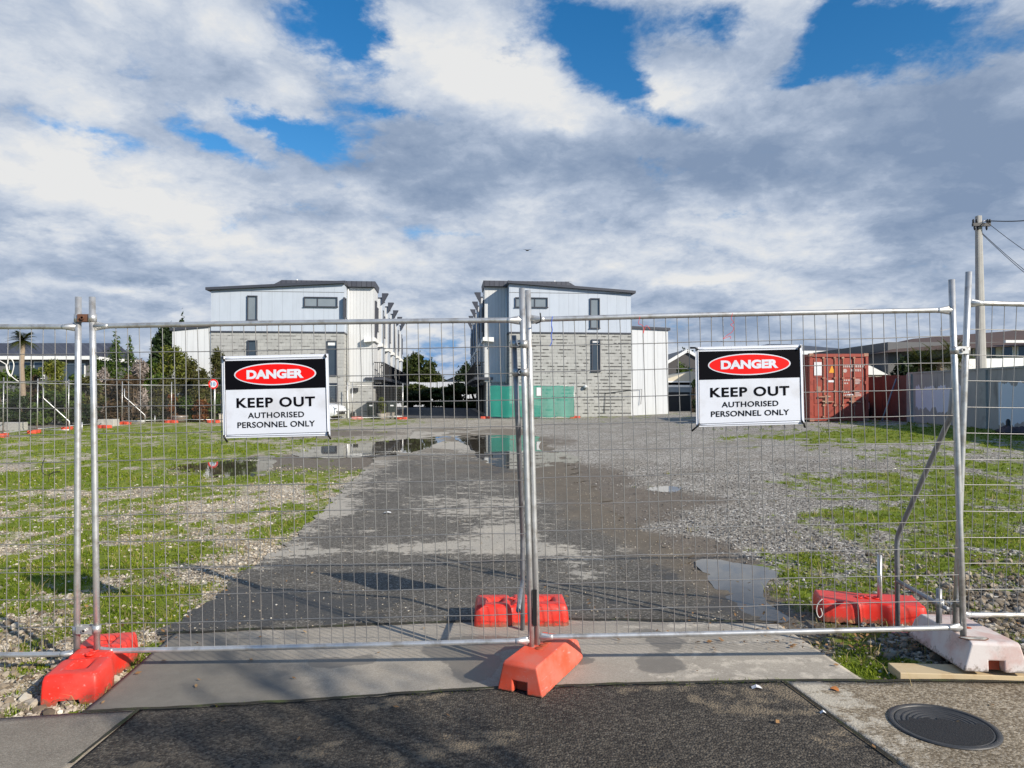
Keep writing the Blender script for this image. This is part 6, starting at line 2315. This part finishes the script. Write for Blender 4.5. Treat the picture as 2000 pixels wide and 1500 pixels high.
for sx in (-1, 1):
    d = MB()
    x0, x1 = (-w2 + .11, -.015) if sx < 0 else (.015, w2 - .11)
    d.box(x0, x1, .045, .075, .14, chh - .15)
    xm = (x0 + x1) / 2
    for zz0, zz1 in ((.20, .62), (.70, 1.12), (1.20, 1.62), (1.70, chh - .22)):      # pressed panels
        for xx0, xx1 in ((x0 + .07, xm - .06), (xm + .06, x1 - .07)):
            d.box(xx0, xx1, .030, .0449, zz0, zz1)
    dd = d.build('door', M['container'], cont)
    for xx in ((x0 + .43, x1 - .14) if sx < 0 else (x0 + .14, x1 - .43)):
        rb = MB().tube([(xx, .012, .10), (xx, .012, chh - .10)], .018, 8)
        for z_ in (.16, .60, 1.16, 1.66, chh - .2):
            rb.box(xx - .05, xx + .05, -.008, .029, z_, z_ + .05)
        rb.build('lock_rod', M['container_trim'], dd)
    hd = MB()
    hd.bar((xm - .28, -.02, .95), (xm + .18, -.02, .97), .03, .05)
    hd.bar((xm - .15, -.02, .78), (xm + .30, -.02, .76), .03, .05)
    hd.box(xm - .04, xm + .04, -.03, .028, .70, 1.02)
    hd.build('handle', M['container_trim'], dd)
    hg = MB()
    xo = x0 - .02 if sx < 0 else x1 + .02
    for z_ in (.25, .85, 1.45, 2.05):
        hg.box(xo - .05, xo + .05, -.006, .043, z_, z_ + .12)
    hg.build('hinge', M['container'], dd)
mk = MB()
mk.box(-w2 + .18, -w2 + .47, .022, .0285, chh - .86, chh - .34)
mk.box(-w2 + .72, -w2 + .93, .022, .0285, 1.52, 1.60)
mk.box(w2 - .82, w2 - .56, .022, .0285, 1.02, 1.06)
mk.build('white_plate', M['paper'], cont)
MB().box(-w2 + .26, -w2 + .42, .022, .0285, 1.12, 1.36).build('data_plate', M['container_trim'], cont)
tri = MB()
tri.prism([(-w2 + .74, chh - .76), (-w2 + .98, chh - .76), (-w2 + .86, chh - .46)], .022, .0285)
tri.build('hazard_triangle', M['orange_mark'], cont)
lt_ = MB()
rgc = random.Random(9)
for (zc_, x0, x1, hh) in ((chh - .50, .16, 1.02, .10), (chh - .66, .46, .80, .09), (1.60, .12, .44, .06), (1.48, .12, .30, .06), (1.14, .10, .42, .06), (1.02, .14, .40, .06)):
    xx = x0
    while xx < x1:
        wd = rgc.uniform(.04, .075)
        lt_.box(xx, xx + wd, .0225, .0285, zc_ - hh / 2, zc_ + hh / 2)
        xx += wd + .025
for (zc_, h_) in ((1.56, .22), (1.10, .24)):
    for q in range(4):
        lt_.box(.62, .62 + rgc.uniform(.16, .24), .0225, .0285, zc_ + h_ * (q / 4 - .5), zc_ + h_ * (q / 4 - .5) + .035)
lt_.build('markings', M['faint_paint'], cont)
dsc = MB()
dsc.tube([(.24, .0285, chh - .68), (.24, .020, chh - .68)], .075, 16)
dsc.build('round_mark', M['faint_paint'], cont)


# ------------------------------------------------------------------ power pole and its wires
YP = 28.5
pp = at(1917, 724, YP)
pt = at(1911, 422, YP)
pole = thing('power_pole', 'tall tapered concrete power pole at the right behind the wall', 'power pole', (pp.x, YP, 0.6))
secs = []
for z_, w in ((0.2, .15), (3.0, .132), (6.0, .11), (pt.z, .085)):
    f = (z_ - 0.6) / (pt.z - 0.6)
    c = Vector((pp.x, YP, z_)).lerp(Vector((pt.x, YP, z_)), f)
    secs.append([(c.x - w, c.y - w, z_), (c.x - w * .5, c.y - w * 1.15, z_), (c.x + w * .5, c.y - w * 1.15, z_), (c.x + w, c.y - w, z_), (c.x + w, c.y + w, z_), (c.x - w, c.y + w, z_)])
MB().loft(secs).build('shaft', M['concrete_pole'], pole, False, True)
arm = MB()
arm.box(pt.x - .36, pt.x + .34, YP - .24, YP - .13, at(1911, 444, YP).z, at(1911, 438, YP).z)
arm.build('crossarm', M['black'], pole, world=True)
ins = MB()
for dx in (-.33, -.2, .24, .33):
    ins.lathe([(.02, 0), (.05, .03), (.035, .07), (.05, .10), (.02, .16)], (pt.x + dx, YP - .185, at(1911, 438, YP).z + .001), 8)
for dx in (-.28, -.15, .2):
    ins.lathe([(.02, 0), (.05, -.05), (.035, -.1), (.02, -.16)], (pt.x + dx, YP - .185, at(1911, 444, YP).z - .001), 8)
ins.build('insulator', M['black'], pole, True, True)
br_ = MB().tube([at(1917, 438, YP - .2), at(1920, 432, YP - .2), at(1925, 431, YP - .2)], .03, 6)
br_.build('bracket', M['galv_dark'], pole, True, True)
for (a, b, c, l) in (((1925, 431), (2150, 398), 22, 'thick power line leaving the pole top to the right'), ((1925, 432), (2160, 575), 22, 'thin power line dropping steeply from the pole to the right'),
                     ((1918, 455), (2140, 620), 24, 'power line below the steep one, dropping from the pole to the right'), ((1918, 457), (2140, 630), 24, 'lowest power line dropping from the pole to the right')):
    A, B = at(a[0], a[1], YP - .2), at(b[0], b[1], c)
    pts = []
    for k in range(15):
        f = k / 14
        q = A.lerp(B, f)
        q.z -= 0.22 * math.sin(math.pi * f)
        pts.append(q)
    o = MB().tube(pts, .020 if 'thick' in l else .011, 5).build('power_line', M['black'], None, True)
    tag(o, l, 'power line', 'power lines at the pole')

# bird
p = at(1030, 489, 60)
bd = thing('bird', 'small dark bird gliding high above the lane', 'bird', p)
MB().lathe([(.001, -.16), (.05, -.08), (.06, .02), (.035, .10), (.001, .15)], (0, 0, 0), 8).build('body', M['bird'], bd, True)
bpy.data.objects[bd.children[0].name].rotation_euler = (0, R(90), 0)
for s in (-1, 1):
    MB().addv([(0.05, 0, 0.02), (-.05, 0, 0.02), (s * .22 - .02, .02, .09), (s * .22 + .05, .02, .09), (s * .42, .05, .05), (0.05, 0, 0.0), (-.05, 0, 0.0), (s * .22 - .02, .02, .075), (s * .22 + .05, .02, .075)],
              [(0, 1, 2, 3), (3, 2, 4), (5, 6, 7, 8), (8, 7, 4), (0, 5, 8, 3), (1, 6, 7, 2)]).build('wing', M['bird'], bd)


# ------------------------------------------------------------------ things in front of the townhouses
# green screened panels
def shade_mat():
    m, t, b = new_mat('green shade cloth')
    co = t.add('ShaderNodeTexCoord').outputs['Object']
    n = t.noise(co, 1.5, 5.0, 0.6)
    c = t.mix(n, (0.015, 0.30, 0.215), (0.04, 0.46, 0.34))
    t.put(b.inputs['Base Color'], c)
    b.inputs['Roughness'].default_value = 0.8
    tp = t.add('ShaderNodeBsdfTransparent')
    tl = t.add('ShaderNodeBsdfTranslucent')
    t.put(tl.inputs[0], c)
    m1 = t.add('ShaderNodeMixShader')
    m1.inputs[0].default_value = 0.3
    t.l.new(b.outputs[0], m1.inputs[1])
    t.l.new(tl.outputs[0], m1.inputs[2])
    m2 = t.add('ShaderNodeMixShader')
    m2.inputs[0].default_value = 0.34
    t.l.new(m1.outputs[0], m2.inputs[1])
    t.l.new(tp.outputs[0], m2.inputs[2])
    t.l.new(m2.outputs[0], t.n['Material Output'].inputs[0])
    return m


M['green_shade'] = shade_mat()
YG = 41.8
for k, (a, b) in enumerate(((957, 1040), (1041, 1121))):
    A, B = at(a, 815, YG), at(b, 815, YG)
    ww = B.x - A.x
    o = copy_thing(FP, (A.x, YG, float(gz(A.x, YG))), 0.0, ['wire fence panel under green shade cloth at the mouth of the lane', 'wire fence panel under green shade cloth in front of the stained block wall'][k], None, (ww / WF, 1, 1))
    sc_ = MB()
    vs = []
    rg = random.Random(60 + k)
    for j in range(9):
        for i in range(17):
            f, h = i / 16, j / 8
            vs.append((A.x + ww * f, YG - .05 - .03 * math.sin(f * 19 + k) * (0.4 + 0.6 * (1 - h)) - rg.uniform(0, .015), float(gz(A.x, YG)) + 0.10 + 1.83 * h + (0.03 * math.sin(f * 12.5) if j in (0, 8) else 0)))
    sc_.addv(vs, [tuple(int(q) for q in f) for f in grid_faces(9, 17)])
    o = sc_.build('shade_cloth', M['green_shade'], None, True)
    tag(o, ['green shade cloth tied over the fence at the mouth of the lane', 'green shade cloth with a paper notice in front of the stained block wall'][k], 'shade cloth', 'green shade cloths')
nt = MB().box(at(1048, 772, YG).x, at(1058, 772, YG).x, YG - .11, YG - .10, at(1048, 773, YG).z, at(1048, 757, YG).z).build('paper_notice', M['paper'], None)
tag(nt, 'white paper notice fixed to the green shade cloth', 'notice')

# wheelie bins and planter
for k, px in enumerate((727, 748, 766)):
    Yb = 43.2
    p = at(px, 815, Yb)
    b_ = thing('wheelie_bin', ['dark wheelie bin nearest the block wall, left of the potted bush', 'dark wheelie bin half hidden behind the potted bush', 'dark wheelie bin right of the potted bush'][k], 'wheelie bin', (p.x, Yb, float(gz(p.x, Yb))), R(-4 + 5 * k), 'wheelie bins')
    MB().loft([[(-.22, -.24, .08), (.22, -.24, .08), (.22, .22, .08), (-.22, .22, .08)], [(-.28, -.31, .95), (.28, -.31, .95), (.28, .29, .95), (-.28, .29, .95)]]).build('body', M['bin'], b_, bevel=.02)
    MB().loft([[(-.31, -.35, .952), (.31, -.35, .952), (.31, .33, .952), (-.31, .33, .952)], [(-.27, -.30, 1.02), (.27, -.30, 1.02), (.27, .30, 1.05), (-.27, .30, 1.05)]]).build('lid', M['bin_light'] if k != 1 else M['bin'], b_, bevel=.01)
    MB().box(-.1, .1, -.318, -.311, .72, .80).build('label_plate', M['paper'], b_)
    MB().tube([(-.26, .36, .98), (.26, .36, .98)], .018, 6).build('handle', M['bin'], b_, True)
    for s in (-1, 1):
        MB().tube([(s * .23, .22, .10), (s * .29, .22, .10)], .10, 14).build('wheel', M['rubber'], b_, True)
p = at(745, 818, 41.0)
pl = shrub('potted_bush', 'slim yellow green bush in a pot in front of the bins', 'potted plant', (p.x, 41.0, float(gz(p.x, 41))), 1.25, 0.26, M['lf_yellow'], 401, 900, .06, 'oval', None, None, 1.3, 3)
MB().lathe([(.16, 0), (.24, .05), (.27, .32), (.25, .34), (.22, .30), (.001, .29)], (0, 0, 0), 16).build('pot', M['stoneware'], pl, True)
p = at(757, 815, 41.6)
tr = thing('stone_trough', 'low stone trough beside the potted bush', 'planter', (p.x, 41.9, float(gz(p.x, 41.9))))
MB().loft([[(-.28, -.2, 0), (.28, -.2, 0), (.28, .2, 0), (-.28, .2, 0)], [(-.36, -.25, .36), (.36, -.25, .36), (.36, .25, .36), (-.36, .25, .36)]]).build('basin', M['stoneware'], tr, bevel=.02)
MB().box(-.32, .32, -.21, .21, .355, .375).build('soil', M['trunk'], tr)

# half barrel, kerb blocks and planters on the neighbour's drive
p = at(350, 823, 37.0)
bl = thing('half_barrel', 'half barrel planter at the foot of the shrubs', 'planter', (p.x, 37.0, float(gz(p.x, 37))))
MB().lathe([(.34, 0), (.40, .16), (.43, .36), (.40, .37), (.38, .32), (.001, .32)], (0, 0, 0), 20).build('staves', M['barrel'], bl, True)
MB().lathe([(.387, .10), (.405, .10), (.412, .15), (.394, .15)], (0, 0, 0), 20).lathe([(.42, .27), (.435, .27), (.44, .31), (.425, .31)], (0, 0, 0), 20).build('hoop', M['galv'], bl, True)
p = at(212, 833, 33.5)
for k, (px, py, Yk, w_, h_, l) in enumerate(((212, 836, 33.0, .75, .32, 'low grey planter box beside the tall joined posts'), (18, 850, 29.0, 1.2, .35, 'low concrete kerb block at the left edge by the shrubs'))):
    p = at(px, py, Yk)
    o = MB().box(-w_ / 2, w_ / 2, -.25, .25, -.1, h_).build('planter_box', M['cement'], None, bevel=.02)
    o.location = (p.x, Yk, float(gz(p.x, Yk)))
    tag(o, l, 'planter')
# neighbour's drive
vs = []
for j in range(13):
    yv = 24.0 + j * 1.1
    for xv in (-60.0, -40.0, -26.0, -22.0, -19.9 + 0.0 * j):
        vs.append((xv - 0.1 * j * (xv > -21), yv, float(gz(xv, yv)) + .02))
nd = MB().addv(vs, [tuple(int(q) for q in f) for f in grid_faces(13, 5)]).build('side_road', M['slab'])
structure(nd)
set_zone(nd, np.full(len(nd.data.vertices), 0.3), np.zeros(len(nd.data.vertices)), np.zeros(len(nd.data.vertices)))

# round speed sign on its post
p = at(417, 750, 35.8)
sg = thing('speed_sign', 'round red and white speed sign on a post at the far fence', 'road sign', (p.x, 35.8, float(gz(p.x, 35.8))))
gzs = sg.location.z
MB().tube([(0.05, .03, 0), (0.05, .03, p.z - gzs + .2)], .045, 8).build('post', M['galv'], sg, True)
MB().tube([(0, -.03, p.z - gzs), (0, -.015, p.z - gzs)], .25, 32).build('plate', M['white_sign'], sg)
ring = MB()
n = 40
vs = []
for r_ in (.175, .248):
    for k in range(n):
        a = 6.283 * k / n
        vs.append((r_ * math.cos(a), -.032, p.z - gzs + r_ * math.sin(a)))
ring.addv(vs, [(k, (k + 1) % n, n + (k + 1) % n, n + k) for k in range(n)])
ring.build('ring', M['red_sign'], sg)
x_, z_, fc = text_mesh('10', .22, .18, .03)
MB().addv([(a, -.033, b + p.z - gzs) for a, b in zip(x_, z_)], fc).build('lettering', M['blue_ink'], sg)
# white utility post beside it
p = at(437, 825, 36.9)
up_ = thing('utility_box', 'small cream utility box at the foot of the speed sign', 'utility box', (p.x, 36.9, float(gz(p.x, 36.9))))
MB().box(-.2, .2, -.15, .15, 0, .42).build('cabinet', M['cream'], up_, bevel=.02)
MB().box(-.22, .22, -.17, .17, .421, .45).build('lid', M['cream'], up_)

# braces of the far fence
for k, (x, y, rz) in enumerate(((-18.15, 27.4, 20), (-19.0, 34.7, 20))):
    b_ = thing('fence_brace', ['pale steel brace on the far fence beside the palm', 'pale steel brace on the far fence before the brown bushes'][k], 'fence brace', lz(x, y), R(rz), BR_GROUP)
    MB().tube([(.06, 0, 1.75), (.06, 0, 1.35), (1.0, -.3, .45), (1.02, -.3, .03)], .022, 8).build('stay_tube', M['galv'], b_, True)
    MB().tube([(1.02, -.3, .12), (.04, 0, .12)], .018, 8).build('tie_bar', M['galv'], b_, True)
    MB().tube([(1.45, -.4, .0), (1.45, -.4, .42)], .025, 8).build('pipe_stub', M['galv'], b_, True)


# white car, nose to the right, mostly behind the left sign
def car(label, loc, rz):
    root = thing('parked_car', label, 'car', loc, rz)
    # body sections along x (front at +x): (x, half width, z low, z belt)
    st = [(-2.05, .70, .42, .78), (-1.95, .80, .28, .95), (-1.3, .86, .20, .98), (0, .88, .18, .98), (1.0, .87, .18, .96), (1.6, .84, .20, .88), (1.95, .76, .26, .74), (2.05, .62, .36, .62)]
    secs = []
    for x, w, z0, z1 in st:
        secs.append([(x, -w * .92, z0), (x, -w, z0 + .14), (x, -w, z1 - .16), (x, -w * .90, z1), (x, w * .90, z1), (x, w, z1 - .16), (x, w, z0 + .14), (x, w * .92, z0)])
    MB().loft(secs).build('body', M['car_white'], root, True, bevel=.03)
    cab = [(-1.85, .62, .96, 1.02), (-1.45, .66, .96, 1.42), (-.6, .67, .96, 1.50), (.25, .66, .96, 1.46), (.95, .60, .94, 1.05)]
    secs = [[(x, -w * 1.16, z0), (x, -w, z1 - .05), (x, -w * .86, z1), (x, w * .86, z1), (x, w, z1 - .05), (x, w * 1.16, z0)] for x, w, z0, z1 in cab]
    MB().loft(secs).build('cabin', M['car_white'], root, True)
    gl = MB()
    for s in (-1, 1):
        gl.addv([(-1.35, s * .775, 1.02), (-.45, s * .785, 1.02), (-.45, s * .70, 1.38), (-1.2, s * .69, 1.34)], [(0, 1, 2, 3)])
        gl.addv([(-.35, s * .785, 1.02), (.72, s * .755, 1.02), (.22, s * .70, 1.36), (-.35, s * .70, 1.38)], [(0, 1, 2, 3)])
    gl.build('side_window', M['glass'], root)
    MB().addv([(.98, -.60, 1.02), (.98, .60, 1.02), (.34, .56, 1.44), (.34, -.56, 1.44)], [(0, 1, 2, 3)]).build('windscreen', M['glass'], root)
    for x in (-1.25, 1.28):
        for s in (-1, 1):
            w = MB().tube([(x, s * .70, .31), (x, s * .885, .31)], .31, 22).build('wheel', M['rubber'], root, True)
            MB().tube([(x, s * .886, .31), (x, s * .893, .31)], .19, 14).build('rim', M['galv'], w)
    for s in (-1, 1):
        MB().box(1.90, 2.03, min(s * .40, s * .66), max(s * .40, s * .66), .58, .70).build('headlight', M['glass_light'], root, bevel=.03)
        MB().loft([[(.55, s * .80, 1.0), (.66, s * .80, 1.0), (.66, s * .80, 1.10), (.55, s * .80, 1.10)], [(.55, s * 1.02, .99), (.64, s * 1.02, .99), (.64, s * 1.02, 1.14), (.55, s * 1.02, 1.14)]]).build('mirror', M['black'], root, bevel=.02)
    MB().tube([(1.15, -.862, .80), (1.15, -.874, .80)], .13, 16).build('logo', M['red_sign'], root)
    MB().box(2.02, 2.06, -.45, .45, .34, .44).build('grille', M['black'], root)
    return root


p = at(622, 826, 40.0)
car('white car parked behind the left danger sign, its nose showing at the right', (at(602, 826, 40.3).x, 40.3, float(gz(-10, 40.3))), R(-14))

# bare street tree behind the camera: it throws the streaky shade on the footpath
st = thing('unseen_street_tree', 'street tree beside the footpath, outside the photo, shading the foreground', 'tree', (6.3, -3.3, 0.0))
rgt = random.Random(21)
tb = MB()
tips = []


def grow(p, d, L, r, lvl):
    q = p + d * L
    mid = p.lerp(q, .5) + Vector((rgt.uniform(-.06, .06), rgt.uniform(-.06, .06), 0)) * L
    tb.tube([p, mid, q], [r, r * .85, r * .7], 6)
    if lvl == 0:
        tips.append(q)
        return
    for k in range(3 if lvl > 1 else 3):
        a = rgt.uniform(0, 6.283)
        ax = Vector((math.cos(a), math.sin(a), rgt.uniform(-.1, .45)))
        grow(q if k else mid, (d * .75 + ax * .72).normalized(), L * rgt.uniform(.52, .70), r * .62, lvl - 1)
    if lvl < 3:
        tips.append(q)


grow(Vector((0, 0, -.1)), Vector((-.10, .06, 1)).normalized(), 2.9, .15, 4)
tb.build('trunk', M['trunk'], st, True)
cl = [(t.x, t.y, t.z, .42, .42, .30) for t in tips]
V, Fq = leaf_cloud(cl, 900, .06, 77, .2)
np_mesh('crown', V, Fq, M['lf_mid'], False, st)
